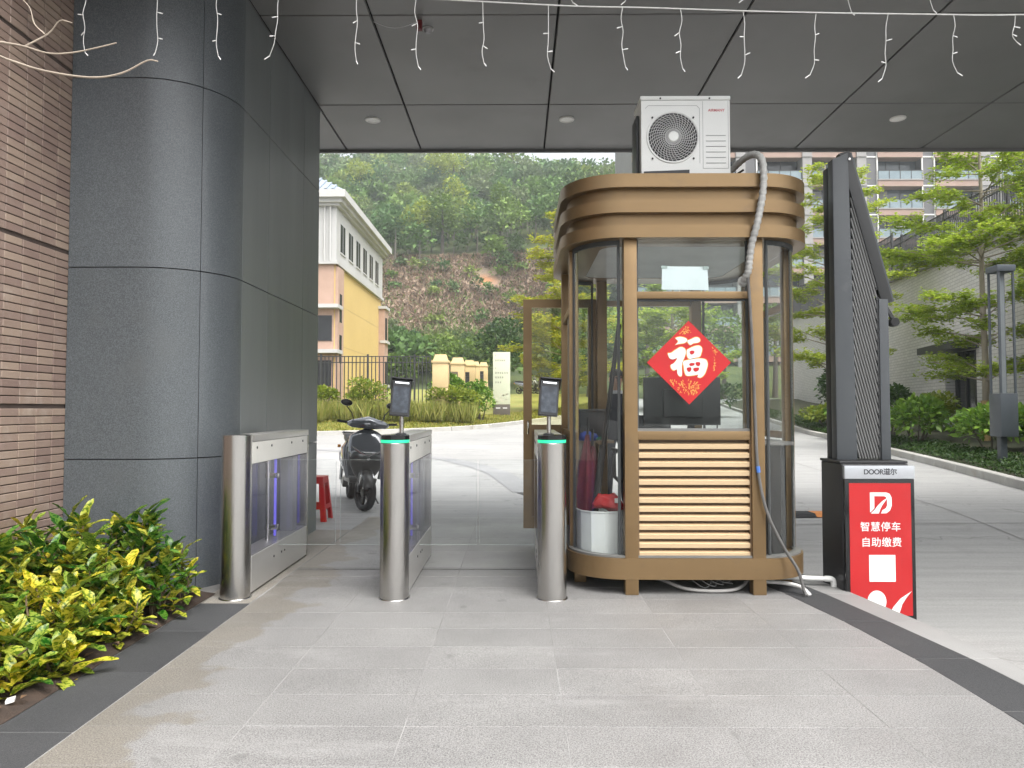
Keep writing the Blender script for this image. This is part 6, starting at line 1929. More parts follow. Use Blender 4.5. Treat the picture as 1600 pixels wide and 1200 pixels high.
fence_run('iron_fence', (-13.5, 28.4), (-3.48, 28.4), fz, 2.35, 0.155, 'black iron fence running left from the yellow columns', 12)
CP = [(-3.05, 28.4, 0.62), (-2.85, 34.2, 0.66), (-2.75, 41.0, 0.66), (-2.85, 48.0, 0.66), (-2.6, 55.0, 0.66)]
CL = ['nearest and largest yellow fence column', 'second yellow fence column from the front', 'third yellow fence column from the front', 'fourth yellow fence column, half hidden in the row', 'farthest yellow fence column of the row']
for (x, y, wd), lb in zip(CP, CL):
    z0 = rise(y) + 0.45
    hgt = 2.45
    t = thing('fence_column', (x, y, z0), lb, 'column', 'yellow fence columns receding')
    k = wd / 2
    MB().box(x - k, x + k, y - k, y + k, z0 - 0.3, z0 + hgt * 0.45).build('shaft', M_YEL, t, bevel=0.012)
    MB().box(x - k, x + k, y - k, y + k, z0 + hgt * 0.45 + 0.015, z0 + hgt * 0.86).build('shaft', M_YEL, t, bevel=0.012)
    MB().box(x - k - 0.04, x + k + 0.04, y - k - 0.04, y + k + 0.04, z0 + hgt * 0.861, z0 + hgt * 0.90).build('cap', M_YEL, t, bevel=0.01)
    MB().loft([[(x + sx * q, y + sy * q, z) for sx, sy in ((-1, -1), (1, -1), (1, 1), (-1, 1))] for z, q in ((z0 + hgt * 0.9, k * 0.95), (z0 + hgt * 0.97, k * 0.75), (z0 + hgt, k * 0.72))]).build('cap_stone', M_YEL, t, bevel=0.01)
for i in range(4):
    (x0, y0, _), (x1, y1, _) = CP[i], CP[i + 1]
    fence_run('iron_fence', (x0, y0 + 0.4), (x1, y1 - 0.4), lambda p: rise(p.y) + 0.5, 1.75, 0.42, ['iron fence panel between the first and second yellow columns', 'iron fence panel between the second and third yellow columns', 'iron fence panel between the third and fourth yellow columns', 'iron fence panel between the fourth and last yellow columns'][i], 30, 0.02)

# ------------------------------------------------------------------ cream signboard
M_SGN = surf('cream_board', (0.52, 0.535, 0.40), (0.48, 0.50, 0.37), 1.2, 0.5)
M_SGB = surf('board_brown', (0.09, 0.075, 0.06), None, 3, 0.6)
sx, sy = -0.72, 33.0
sz = verge_z(sx, sy) - 0.06
sg = thing('signboard', (sx, sy, sz), 'tall cream signboard with dark base on the grass verge', 'sign')
MB().box(sx - 0.40, sx + 0.40, sy - 0.08, sy + 0.08, sz - 0.1, sz + 0.62).build('base_block', M_SGB, sg, bevel=0.01)
bd = MB().box(sx - 0.40, sx + 0.40, sy - 0.08, sy + 0.08, sz + 0.625, sz + 3.05).build('board', M_SGN, sg, bevel=0.01)
M_SGT = surf('board_print', (0.12, 0.11, 0.09), None, 3, 0.6)
# rows of print too small to read in the photograph: short dark marks
for zt, n_, s_ in ((2.88, 1, 0.05), (2.66, 5, 0.08), (2.30, 1, 0.05), (2.08, 6, 0.085), (1.87, 4, 0.085), (1.64, 3, 0.085)):
    mb = MB()
    for k in range(n_):
        x = sx - 0.30 + k * s_ * 1.22
        for q in range(3):
            zq = sz + zt + (q - 1) * s_ * 0.36
            mb.box(x + random.uniform(0, 0.15) * s_, x + random.uniform(0.7, 1.0) * s_, sy - 0.0815, sy - 0.0805, zq - s_ * 0.07, zq + s_ * 0.07)
        mb.box(x + s_ * 0.42, x + s_ * 0.56, sy - 0.0822, sy - 0.0816, sz + zt - s_ * 0.48, sz + zt + s_ * 0.48)
    o = mb.build('print_row', M_SGT, bd)
    o['kind'] = 'stuff'
mb = MB()
for k in range(26):
    x, z = sx + random.uniform(-0.32, 0.32), sz + random.uniform(0.72, 1.10)
    q = random.uniform(0.03, 0.07)
    mb.add([(x - q, sy - 0.0812, z), (x, sy - 0.0812, z - q * 0.5), (x + q, sy - 0.0812, z), (x, sy - 0.0812, z + q)], [(0, 1, 2, 3)])
o = mb.build('printed_motif', surf('motif_print', (0.58, 0.56, 0.42), None, 3, 0.6), bd)
o['kind'] = 'stuff'
MB().box(sx - 0.26, sx - 0.06, sy - 0.083, sy - 0.08, sz + 0.43, sz + 0.47).build('base_print', M_WHITE, sg)
MB().box(sx + 0.06, sx + 0.26, sy - 0.083, sy - 0.08, sz + 0.43, sz + 0.47).build('base_print', M_WHITE, sg)

# ------------------------------------------------------------------ yellow building on the left
M_BY = surf('yellow_wall', (0.56, 0.41, 0.16), (0.52, 0.375, 0.145), 0.4, 0.8)
M_BP = surf('pink_tile', (0.42, 0.285, 0.22), (0.38, 0.255, 0.195), 3, 0.75, bump=0.2, bscale=12)
M_BW = surf('building_white', (0.47, 0.467, 0.455), (0.42, 0.417, 0.405), 0.6, 0.7, dirt=((0.40, 0.395, 0.38), 0.8, 0.55, 0.8), stretch=(1, 1, 0.3))
M_RT = surf('roof_tile_blue', (0.20, 0.24, 0.29), (0.26, 0.30, 0.34), 3, 0.6)
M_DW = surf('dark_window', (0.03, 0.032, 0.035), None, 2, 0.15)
bx, by0, by1 = -7.9, 30.6, 41.0
bl = thing('yellow_building', (-12, 36, 0.5), 'yellow and pink school building with white upper storey behind the fence', 'building')
MB().box(-20, bx, by0 + 0.05, by1, 0.0, 7.55).build('wall', M_BY, bl)
MB().box(-20, bx - 0.05, by0, by0 + 0.049, 0.0, 7.55).build('front_wall', M_BP, bl)
uw = MB().box(-20, bx + 0.06, by0 - 0.06, by1 + 0.06, 7.552, 10.0).build('upper_wall', M_BW, bl)
MB().box(-20, bx + 0.14, by0 - 0.14, by1 + 0.14, 7.48, 7.62).build('string_course', M_BW, bl)
for k, (d0, z0, z1) in enumerate(((0.22, 10.0, 10.12), (0.36, 10.122, 10.30), (0.52, 10.302, 10.62))):
    MB().box(-20, bx + d0, by0 - d0, by1 + d0, z0, z1).build('cornice', M_BW, bl)
rf = MB()
e = 0.52
x1_, y0_, y1_ = bx + e - 0.05, by0 - e + 0.05, by1 + e - 0.05
rf.add([(-20, y0_, 10.622), (x1_, y0_, 10.622), (x1_, y1_, 10.622), (-20, y1_, 10.622), (-20, 35.8, 14.0), (-12.3, 35.8, 14.0)], [(0, 1, 5, 4), (1, 2, 5), (2, 3, 4, 5), (0, 4, 3)])
rfo = rf.build('roof', M_RT, bl)
for k in range(22):
    x = -14 + 0.32 * k
    if x > x1_ - 0.2:
        break
    f = min(1.0, (x1_ - x) / (x1_ + 12.3))
    MB().bar((x, y0_, 10.65), (x, y0_ + f * (35.8 - y0_), 10.65 + f * 3.38), 0.10, 0.06).build('tile_ridge', M_RT, rfo)
for k in range(6):
    yy = 31.25 + 1.55 * k
    wn = MB().box(bx + 0.03, bx + 0.068, yy, yy + 0.85, 8.15, 9.42).build('window', M_DW, bl)
    MB().box(bx + 0.061, bx + 0.10, yy - 0.06, yy + 0.91, 8.08, 8.145).build('sill', M_BW, wn)
    MB().box(bx + 0.061, bx + 0.075, yy + 0.41, yy + 0.44, 8.15, 9.42).build('mullion', M_BW, wn)
for (y0, y1, z1) in ((by0 + 0.06, by0 + 1.1, 7.40), (by1 - 0.7, by1 + 0.35, 6.9)):
    MB().box(bx - 0.1, bx + 0.12 if y0 < 33 else bx + 0.35, y0, y1, 0, z1).build('pilaster', M_BP, bl)
MB().box(bx - 0.3, bx + 0.45, by1 - 0.8, by1 + 0.45, 6.901, 7.06).build('pilaster_cap', M_BW, bl)
for z in (3.6, 5.55):
    MB().box(-9.6, bx + 0.22, by0 - 0.35, by0 + 0.55, z, z + 0.16).build('ledge', M_BW, bl)
    MB().box(-9.0, bx - 0.12, by0 - 0.03, by0 - 0.002, z - 1.4, z - 0.3).build('window', M_DW, bl)
for z in (3.4, 5.2):
    MB().box(bx + 0.105, bx + 0.125, by0 + 0.35, by0 + 0.75, z - 0.2, z + 1.05).build('slit_window', M_DW, bl)
for z in (2.6, 5.1):
    MB().box(bx + 0.30, bx + 0.42, by1 - 0.55, by1 - 0.25, z, z + 1.3).build('slit_window', M_DW, bl)
    MB().box(bx + 0.1, bx + 0.46, by1 - 0.75, by1 + 0.4, z - 0.15, z - 0.002).build('ledge', M_BW, bl)
for x in (-8.1, -8.35):
    MB().tube([(x, by0 - 0.11, 7.6), (x, by0 - 0.11, 10.0)], 0.05, 8).build('downpipe', M_BW, bl)
for z in (2.1, 4.0, 5.8):
    MB().box(bx - 0.01, bx + 0.004, by0 + 1.1, by1 - 0.7, z, z + 0.025).build('wall_groove', surf('groove', (0.45, 0.33, 0.15), None, 3, 0.8), bl)

# ------------------------------------------------------------------ right side: bed, wall, fence, lamp, bushes
W_ = [(9.9, 4.0), (11.2, 11.0), (13.2, 19.0), (15.3, 28.9), (18.6, 45.0), (20.2, 53.0)]
WT = [(4.0, 4.7), (11.0, 5.1), (19.0, 5.75), (28.9, 6.35), (45.0, 7.35), (53.0, 7.9)]
def bed_z(y):
    return rise(y) + 0.20
vs, fs = [], []
kp = smooth_path(KR_)
nq = 10
ys_ = np.linspace(5.4, 49.5, 60)
for yy in ys_:
    xk = np.interp(yy, [p[1] for p in KR_], [p[0] for p in KR_]) + 0.07
    xw = np.interp(yy, [p[1] for p in W_], [p[0] for p in W_]) + 0.3
    for j in range(nq + 1):
        f = j / nq
        vs.append((xk + (xw - xk) * f, yy, rise(yy) + 0.06 + 0.25 * sstep(0, 0.5, f) + 0.02 * math.sin(9 * yy + 5 * j)))
for i in range(len(ys_) - 1):
    for j in range(nq):
        a = i * (nq + 1) + j
        fs.append((a, a + 1, a + nq + 2, a + nq + 1))
o = mesh_np('planting_bed', vs, fs, surf('bed_ground', (0.035, 0.05, 0.018), (0.05, 0.04, 0.025), 4, 0.95, bump=0.8, bscale=20))
tag(o, None, None, None, 'structure')
# low ground cover at the kerb
r = np.random.default_rng(33)
N = 15000
gy_ = 8.5 + 30 * r.random(N) ** 1.5
xk = np.interp(gy_, [p[1] for p in KR_], [p[0] for p in KR_])
gx_ = xk + 0.12 + 1.0 * r.random(N)
P = np.stack([gx_, gy_, np.array([rise(b) + 0.08 for b in gy_]) + 0.12 * r.random(N) + 0.12 * np.minimum(1, gx_ - xk)], 1)
D = np.stack([r.normal(size=N), r.normal(size=N), 0.8 * np.ones(N)], 1)
V, F = leaf_arrays(P, D, 0.05 + 0.06 * r.random(N), 0.016, 0.2, r)
o = mesh_np('ground_cover', V, F, M_BUSHD)
tag(o, 'low dark ground cover along the right kerb', 'ground cover', None, 'stuff')

M_RW = surf('grey_wall_tile', (0.44, 0.425, 0.405), (0.38, 0.37, 0.355), 0.8, 0.7, rnd=0.0)
M_RWJ = surf('grey_wall_joint', (0.27, 0.26, 0.25), None, 3, 0.85)
def wall_mat():
    """far tiled wall: courses too fine to build, as joints between running tiles"""
    m, nt, b = new_mat('retaining_wall_tile')
    tc = nt.nodes.new('ShaderNodeTexCoord')
    br_ = nt.nodes.new('ShaderNodeTexBrick')
    br_.inputs['Color1'].default_value = (0.50, 0.485, 0.465, 1)
    br_.inputs['Color2'].default_value = (0.57, 0.555, 0.53, 1)
    br_.inputs['Mortar'].default_value = (0.33, 0.32, 0.31, 1)
    br_.inputs['Scale'].default_value = 1.0
    br_.inputs['Mortar Size'].default_value = 0.010
    br_.inputs['Brick Width'].default_value = 0.36
    br_.inputs['Row Height'].default_value = 0.11
    nt.links.new(tc.outputs['UV'], br_.inputs['Vector'])
    nt.links.new(br_.outputs['Color'], b.inputs['Base Color'])
    bn = nt.nodes.new('ShaderNodeBump')
    bn.inputs['Strength'].default_value = 0.5
    bn.inputs['Distance'].default_value = 0.02
    bn.invert = True
    nt.links.new(br_.outputs['Fac'], bn.inputs['Height'])
    nt.links.new(bn.outputs[0], b.inputs['Normal'])
    b.inputs['Roughness'].default_value = 0.7
    return m
M_RET = wall_mat()
rw = thing('retaining_wall', (13.2, 19.0, 0.3), 'light grey tiled retaining wall behind the right hand trees', 'wall')
def wall_piece(a, b, z0a, z0b, z1a, z1b, name='wall_face', th=0.4):
    """a,b plan points; uv in metres along the wall"""
    a, b = Vector((a[0], a[1], 0)), Vector((b[0], b[1], 0))
    t = (b - a).normalized()
    nrm = Vector((t.y, -t.x, 0))
    vs = [(a.x, a.y, z0a), (b.x, b.y, z0b), (b.x, b.y, z1b), (a.x, a.y, z1a)]
    vs += [(x + nrm.x * th, y + nrm.y * th, z) for x, y, z in vs]
    o = MB().add(vs, [(0, 1, 2, 3), (7, 6, 5, 4), (3, 2, 6, 7), (0, 3, 7, 4), (1, 5, 6, 2)]).build(name, M_RET, rw)
    me = o.data
    uv = me.uv_layers.new(name='uv')
    off = base_of(rw)
    for li, lp in enumerate(me.loops):
        c = me.vertices[lp.vertex_index].co + off
        s_ = (Vector((c.x, c.y, 0)) - Vector((W_[0][0], W_[0][1], 0))).length
        uv.data[li].uv = (s_, c.z)
    return o
DOOR_Y0, DOOR_Y1 = 21.2, 23.6
def wx(y):
    return float(np.interp(y, [p[1] for p in W_], [p[0] for p in W_]))
def wt(y):
    return lerp_table(WT, y)
segs = [4.0, 11.0, 19.0, DOOR_Y0, DOOR_Y1, 28.9, 37.0, 45.0, 53.0]
for y0, y1 in zip(segs, segs[1:]):
    if y0 == DOOR_Y0:
        wall_piece((wx(y0), y0), (wx(y1), y1), rise(y0) + 2.75, rise(y1) + 2.75, wt(y0), wt(y1))
    else:
        wall_piece((wx(y0), y0), (wx(y1), y1), rise(y0) - 0.2, rise(y1) - 0.2, wt(y0), wt(y1))
    MB().bar((wx(y0), y0, wt(y0) + 0.05), (wx(y1), y1, wt(y1) + 0.05), 0.5, 0.10).build('coping', M_RWJ, rw)
# doorway in the wall
dv = (Vector((wx(DOOR_Y1), DOOR_Y1, 0)) - Vector((wx(DOOR_Y0), DOOR_Y0, 0))).normalized()
dn = Vector((dv.y, -dv.x, 0))
pa, pb = Vector((wx(DOOR_Y0), DOOR_Y0, 0)), Vector((wx(DOOR_Y1), DOOR_Y1, 0))
zd = rise(22.4) + 0.2
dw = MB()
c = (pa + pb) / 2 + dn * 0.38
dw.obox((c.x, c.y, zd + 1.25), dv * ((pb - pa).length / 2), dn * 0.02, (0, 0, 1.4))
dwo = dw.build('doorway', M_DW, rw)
for f in (0.02, 0.35, 0.66, 0.98):
    p = pa.lerp(pb, f) + dn * 0.33
    MB().bar((p.x, p.y, zd - 0.2), (p.x, p.y, zd + 2.55), 0.07, 0.07, up=(0, 1, 0)).build('door_frame', M_IRON, dwo)
c = (pa + pb) / 2 - dn * 0.35
MB().obox((c.x, c.y, zd + 2.66), dv * 1.45, dn * 0.42, (0, 0, 0.11)).build('door_canopy', surf('canopy_black', (0.03, 0.03, 0.032), None, 3, 0.5), rw)
fence_run('iron_fence', (wx(4.5) + 0.1, 4.5), (wx(19.0) + 0.1, 19.0), lambda p: wt(p.y) + 0.1, 1.55, 0.16, 'black iron fence on top of the retaining wall at the far right', 14, 0.016)
fence_run('iron_fence', (wx(19.0) + 0.1, 19.15), (wx(28.9) + 0.1, 28.9), lambda p: wt(p.y) + 0.1, 1.65, 0.16, 'black iron fence on the retaining wall above the doorway', 14, 0.016)
fence_run('iron_fence', (wx(28.9) + 0.1, 29.05), (wx(52.0) + 0.1, 52.0), lambda p: wt(p.y) + 0.1, 1.9, 0.2, 'black iron fence on the far end of the retaining wall behind the booth', 14, 0.018)

# garden light pillar
lx, ly = 8.72, 12.8
lz = rise(ly) + 0.2
lp_ = thing('garden_light', (lx, ly, lz), 'grey square garden light pillar with open rods standing in the shrubs', 'lamp')
M_LG = surf('lamp_grey', (0.055, 0.065, 0.075), (0.065, 0.076, 0.088), 2, 0.45)
MB().box(lx - 0.10, lx + 0.02, ly - 0.05, ly + 0.05, lz - 0.1, lz + 0.5).build('stem', M_LG, lp_, bevel=0.006)
MB().box(lx - 0.155, lx + 0.155, ly - 0.155, ly + 0.155, lz + 0.45, lz + 1.22).build('lower_box', M_LG, lp_, bevel=0.01)
for sx_ in (-1, 1):
    for sy_ in (-1, 1):
        MB().box(lx + sx_ * 0.13 - 0.016, lx + sx_ * 0.13 + 0.016, ly + sy_ * 0.13 - 0.016, ly + sy_ * 0.13 + 0.016, lz + 1.22, lz + 3.40).build('corner_rod', M_LG, lp_)
MB().box(lx - 0.035, lx + 0.035, ly - 0.035, ly + 0.035, lz + 1.22, lz + 3.40).build('inner_column', surf('lamp_tube', (0.2, 0.22, 0.23), None, 3, 0.3), lp_)
MB().box(lx - 0.165, lx + 0.165, ly - 0.165, ly + 0.165, lz + 3.40, lz + 3.52).build('cap', M_LG, lp_, bevel=0.01)

GR = 'green shrubs along the right kerb'
for i, (x, y, rx, h, mt, lb) in enumerate(((9.7, 14.6, 0.95, 1.05, M_BUSH, 'lush green shrub just left of the garden light'), (9.5, 11.9, 0.75, 0.95, M_BUSH, 'lush green shrub right of the garden light, at the picture edge'), (9.75, 17.4, 0.9, 1.15, M_BUSH, 'green shrub beside the foot of the raised barrier arm'),
                                            (10.2, 19.6, 0.8, 1.45, M_BUSHD, 'tall loose shrub right behind the barrier arm'), (10.6, 22.4, 0.9, 0.9, M_BUSH, 'shrub left of the barrier arm near the kerb'), (11.1, 25.6, 0.9, 0.85, M_BUSHY, 'yellowish shrub near the kerb beside the booth edge'),
                                            (12.6, 16.4, 1.0, 1.0, M_BUSH, 'shrub growing in front of the wall doorway'), (11.2, 14.2, 0.9, 1.0, M_BUSH, 'shrub behind the garden light against the wall'), (12.4, 21.5, 1.0, 1.3, M_BUSHY, 'shrub at the left jamb of the wall doorway'))):
    bush('green_shrub', x, y, rise(y) + 0.18, rx, rx, h, lb, mt, 90 + i, 0.15, 1500, group=GR)
bush('flowering_shrub', 13.0, 27.4, rise(27.4) + 0.2, 1.2, 1.0, 2.5, 'tall shrub with red flowers between booth and barrier arm', M_BUSHD, 101, 0.16, 2200, flowers=surf('red_flower', (0.5, 0.05, 0.05), None, 4, 0.6))
bush('flowering_shrub', 14.9, 32.0, rise(32) + 0.2, 1.4, 1.2, 2.2, 'dark shrub against the retaining wall left of the barrier arm', M_BUSHD, 102, 0.18, 1800)
bush('dark_shrub', 9.2, 35.0, rise(35) + 0.2, 2.2, 1.2, 1.5, 'row of dark shrubs seen through the booth window right of the monitor', M_BUSHD, 103, 0.2, 2200)

# ------------------------------------------------------------------ apartment block at the right
M_AG = surf('apt_grey', (0.115, 0.114, 0.118), (0.10, 0.099, 0.102), 0.4, 0.75)
M_AL = surf('apt_light', (0.27, 0.262, 0.255), (0.24, 0.232, 0.225), 0.4, 0.75)
M_APK = surf('apt_pink', (0.31, 0.215, 0.175), (0.28, 0.195, 0.16), 0.5, 0.75)
M_AGL = surf('apt_glass', (0.055, 0.07, 0.08), (0.10, 0.12, 0.13), 0.6, 0.1)
M_ARL = surf('apt_rail_glass', (0.20, 0.25, 0.27), (0.16, 0.21, 0.235), 0.5, 0.15)
ap = thing('apartment_block', (32, 76, 4), 'tall grey and pink apartment block with glazed balconies on the right', 'building')
AY = 72.0
A_X0, A_X1, A_Z0, ST = 12.0, 66.0, 3.0, 3.0
MB().box(A_X0, A_X1, AY + 1.6, AY + 14, A_Z0, 48).build('core_wall', M_AL, ap)
NST = 14
bays = []
x = A_X0
pat = ['bal', 'grey', 'bal', 'light', 'grey', 'bal', 'light', 'bal', 'light', 'grey', 'bal', 'grey', 'bal', 'light', 'grey', 'bal', 'light']
wid = {'bal': 4.6, 'grey': 1.25, 'light': 0.95}
win_cache = {}
for k in pat:
    w_ = wid[k]
    if x + w_ > A_X1:
        break
    if k == 'grey':
        MB().box(x, x + w_, AY + 0.5, AY + 1.599, A_Z0, 48).build('grey_strip', M_AG, ap)
        for xe in (x, x + w_):
            MB().box(xe - 0.06, xe + 0.06, AY + 0.38, AY + 0.499, A_Z0, 48).build('white_fin', M_WHITE, ap)
        for s in range(NST):
            MB().box(x + 0.061, x + w_ - 0.061, AY + 0.44, AY + 0.499, A_Z0 + s * ST + 0.05, A_Z0 + s * ST + 0.17).build('white_band', M_WHITE, ap)
    elif k == 'light':
        MB().box(x, x + w_, AY + 0.1, AY + 1.599, A_Z0, 48).build('column_strip', M_AL, ap)
        for s in range(NST):
            MB().box(x - 0.05, x + w_ + 0.05, AY + 0.02, AY + 0.099, A_Z0 + s * ST, A_Z0 + s * ST + 0.14).build('column_band', M_AL, ap)
    else:
        for s in range(NST):
            z = A_Z0 + s * ST
            vis = z + ST > 7 and z < 36
            MB().box(x, x + w_, AY + 0.25, AY + 1.599, z, z + 0.62).build('balcony_slab', M_APK, ap)
            MB().box(x - 0.02, x + w_ + 0.02, AY + 0.18, AY + 1.598, z + 0.621, z + 0.74).build('balcony_coping', M_AL, ap)
            if not vis:
                continue
            if (s + len(bays)) % 3 == 0:
                m_ = M_DW
            else:
                m_ = M_AGL
            wn = MB().box(x + 0.05, x + w_ - 0.05, AY + 1.52, AY + 1.599, z + 0.75, z + 2.98).build('window', m_, ap)
            fr_m = MB()
            for f in (0.0, 0.30, 0.62, 0.99):
                fr_m.box(x + 0.05 + f * (w_ - 0.1), x + 0.11 + f * (w_ - 0.1), AY + 1.45, AY + 1.519, z + 0.75, z + 2.98)
            fr_m.box(x + 0.05, x + w_ - 0.05, AY + 1.46, AY + 1.515, z + 1.95, z + 2.02)
            fr_m.build('window_frame', M_IRON if s % 2 else M_AG, wn)
            if s % 4 != 3:
                cu = MB().box(x + 0.3 + (s % 3) * 0.9, x + 1.5 + (s % 3) * 0.9, AY + 1.40, AY + 1.449, z + 0.8, z + 2.8).build('curtain', M_WHITE if s % 2 else M_AL, wn)
            rl = MB().box(x + 0.03, x + w_ - 0.03, AY + 0.30, AY + 0.33, z + 0.741, z + 1.62).build('railing_glass', M_ARL, ap)
            rb_ = MB().box(x + 0.02, x + w_ - 0.02, AY + 0.27, AY + 0.36, z + 1.621, z + 1.69)
            for f in (0.0, 0.25, 0.5, 0.75, 1.0):
                rb_.box(x + 0.02 + f * (w_ - 0.1), x + 0.06 + f * (w_ - 0.1), AY + 0.26, AY + 0.299, z + 0.741, z + 1.62)
            rb_.build('rail_frame', M_IRON, rl)
        bays.append(x)
    x += w_
acu = thing('balcony_air_conditioner', (x, AY, 20), 'small white air conditioner unit on the apartment balcony, top right', 'air conditioner')
axx, azz = 54.4, 24.75
acu.location = (axx, AY, azz)
MB().box(axx - 1.2, axx + 1.2, AY - 0.35, AY + 0.05, azz, azz + 1.6).build('unit_shell', M_WHITE, acu, bevel=0.05)
MB().lathe([(0.62, 0), (0.62, -0.05), (0.5, -0.06)], (axx - 0.35, AY - 0.35, azz + 0.8), 20, axis='Y').build('fan_grille', surf('fan_dark', (0.06, 0.06, 0.06), None, 2, 0.5), acu)
MB().box(axx - 1.4, axx + 1.4, AY - 0.5, AY + 0.24, azz - 0.15, azz - 0.002).build('shelf', M_AL, acu)

# ------------------------------------------------------------------ hill
HK = [(52, 1.4), (62, 2.6), (74, 5.5), (86, 10.8), (104, 22.5), (125, 32.0), (160, 50.0), (200, 64.0), (230, 68.0), (300, 55.0), (380, 30.0)]
def hill_z(x, y):
    b = lerp_table(HK, y)
    k = sstep(60, 110, y)
    b += k * (2.2 * math.sin(x * 0.045 + 1.0) + 1.2 * math.sin(x * 0.11 + y * 0.05) + 0.8 * math.sin(y * 0.13 - x * 0.06))
    b += sstep(120, 220, y) * (7.0 * (1 - sstep(-42, -14, x)) - 6.5 * sstep(-16, 2, x))
    return b
hx = np.concatenate([np.arange(-420, -120, 30), np.arange(-120, 130, 4.0), np.arange(130, 421, 30)])
hy = np.concatenate([np.arange(52, 130, 3.0), np.arange(130, 381, 8.0)])
V = [(x, y, hill_z(x, y)) for y in hy for x in hx]
nx = len(hx)
F = [(j * nx + i, j * nx + i + 1, (j + 1) * nx + i + 1, (j + 1) * nx + i) for j in range(len(hy) - 1) for i in range(nx - 1)]
def hill_mat():
    m, nt, b = new_mat('hill_ground')
    p = pos(nt)
    green = mixc(nt, ramp(nt, noise(nt, p, 0.25, 5), [(0.4, 0), (0.6, 1)]), (0.045, 0.065, 0.02), (0.09, 0.11, 0.03))
    bare = mixc(nt, ramp(nt, noise(nt, pos(nt, (1.6, 0.6, 0.35)), 1.1, 6, 0.7), [(0.38, 0), (0.62, 1)]), (0.29, 0.215, 0.155), (0.19, 0.145, 0.10))
    def blob(c, r0, r1):
        n = nt.nodes.new('ShaderNodeVectorMath'); n.operation = 'DISTANCE'
        nt.links.new(p, n.inputs[0]); n.inputs[1].default_value = c
        a = nt.nodes.new('ShaderNodeMath'); a.operation = 'MULTIPLY_ADD'
        nt.links.new(noise(nt, p, 0.35, 4), a.inputs[0]); a.inputs[1].default_value = (r1 - r0) * 1.2
        nt.links.new(n.outputs['Value'], a.inputs[2])
        return mapr(nt, a.outputs[0], r0 + (r1 - r0) * 0.6, r1 + (r1 - r0) * 0.6, 1, 0)
    c = mixc(nt, blob((-8, 95, 17), 11, 17), green, bare)
    c = mixc(nt, blob((-4.3, 98.0, 18.4), 0.5, 2.2), c, (0.40, 0.17, 0.07))
    nt.links.new(c, b.inputs['Base Color'])
    b.inputs['Roughness'].default_value = 0.95
    return m
o = mesh_np('hill', V, F, hill_mat())
tag(o, None, None, None, 'structure')

def in_bare(x, y):
    return -20 < x < 4 + 0.1 * (y - 90) and y < 103 + 3 * math.sin(x * 0.5) and y > 70

# forest: tree crowns of leaf clusters, one mass
r = np.random.default_rng(77)
def crown_pts(n, r):
    """points of an uneven crown of unit radius, made of lumps"""
    k = 6
    C = np.concatenate([[[0, 0, 0.1]], unit(r.normal(size=(k, 3))) * np.array([0.55, 0.55, 0.5])])
    idx = r.integers(0, k + 1, n)
    u = unit(r.normal(size=(n, 3)))
    u[:, 2] = np.where(u[:, 2] < -0.3, -u[:, 2], u[:, 2])
    return C[idx] + u * (0.42 + 0.2 * r.random((n, 1))), u
CROWNS = [crown_pts(300, r) for _ in range(10)]
PALS = np.array([[0.105, 0.185, 0.055], [0.125, 0.205, 0.055], [0.09, 0.165, 0.062], [0.165, 0.245, 0.062], [0.12, 0.172, 0.075], [0.22, 0.28, 0.07], [0.15, 0.19, 0.09], [0.10, 0.16, 0.055]])
Pp, Dd, Ll, Tt = [], [], [], []
def add_tree(x, y, z, h, rad, col, n, leaf):
    cp, u = CROWNS[r.integers(0, len(CROWNS))]
    a = r.random() * 6.28
    ca, sa = math.cos(a), math.sin(a)
    m = min(n, len(cp))
    c, uu = cp[:m], u[:m]
    q = np.stack([x + rad * (c[:, 0] * ca - c[:, 1] * sa), y + rad * (c[:, 0] * sa + c[:, 1] * ca), z + h * 0.62 + h * 0.40 * c[:, 2]], 1)
    Pp.append(q)
    Dd.append(np.stack([uu[:, 0] * ca - uu[:, 1] * sa, uu[:, 0] * sa + uu[:, 1] * ca, uu[:, 2] + 0.2], 1) + r.normal(size=(m, 3)) * 0.6)
    Ll.append(leaf * (0.6 + 0.8 * r.random(m)))
    tcol = col[None] * (0.85 + 0.3 * r.random((m, 1)))
    Tt.append(np.repeat(tcol, 4, 0))
TR = MB()
cnt = 0
yy = 66.0
while yy < 232:
    half = 0.40 * yy + 16
    step = 3.3 + 0.010 * yy
    xx = -half
    while xx < half:
        x, y = xx + r.normal() * 1.0, yy + r.normal() * 1.0
        xx += step * (0.85 + 0.3 * r.random())
        if in_bare(x, y):
            continue
        if x > 0.185 * y + 2 and 62 < y < 90:
            continue
        # only what stands between the pillar and the block, or a little beyond, needs density
        z = hill_z(x, y)
        small = y < 84
        if 100 < y < 113 and -24 < x < 10 and r.random() < 0.55:
            add_tree(x + 1.2, y - 1.5, z - 0.8, 2.6 + 1.6 * r.random(), 1.5, PALS[r.integers(0, len(PALS))], 220, 0.5)
        h = (3.0 + 2.5 * r.random()) if small else (5.2 + 3.8 * r.random())
        rad = h * (0.30 + 0.12 * r.random())
        add_tree(x, y, z - 0.2, h, rad, PALS[r.integers(0, len(PALS))], 300 if y < 150 else 200, 0.62 if y < 120 else 0.85)
        if y < 135 and not small:
            TR.tube([(x, y, z - 0.3), (x + 0.1, y, z + h * 0.55)], [0.14, 0.06], 4, cap=False)
        cnt += 1
    yy += step * 0.9
for _ in range(34):
    x, y = r.uniform(-19, 3), 76 + 26 * r.random() ** 1.3
    add_tree(x, y, hill_z(x, y) - 0.5, 1.2 + 1.6 * r.random(), 0.7 + 0.7 * r.random(), PALS[r.integers(0, len(PALS))], 130, 0.4)
P, D, L, T = np.concatenate(Pp), np.concatenate(Dd), np.concatenate(Ll), np.concatenate(Tt)
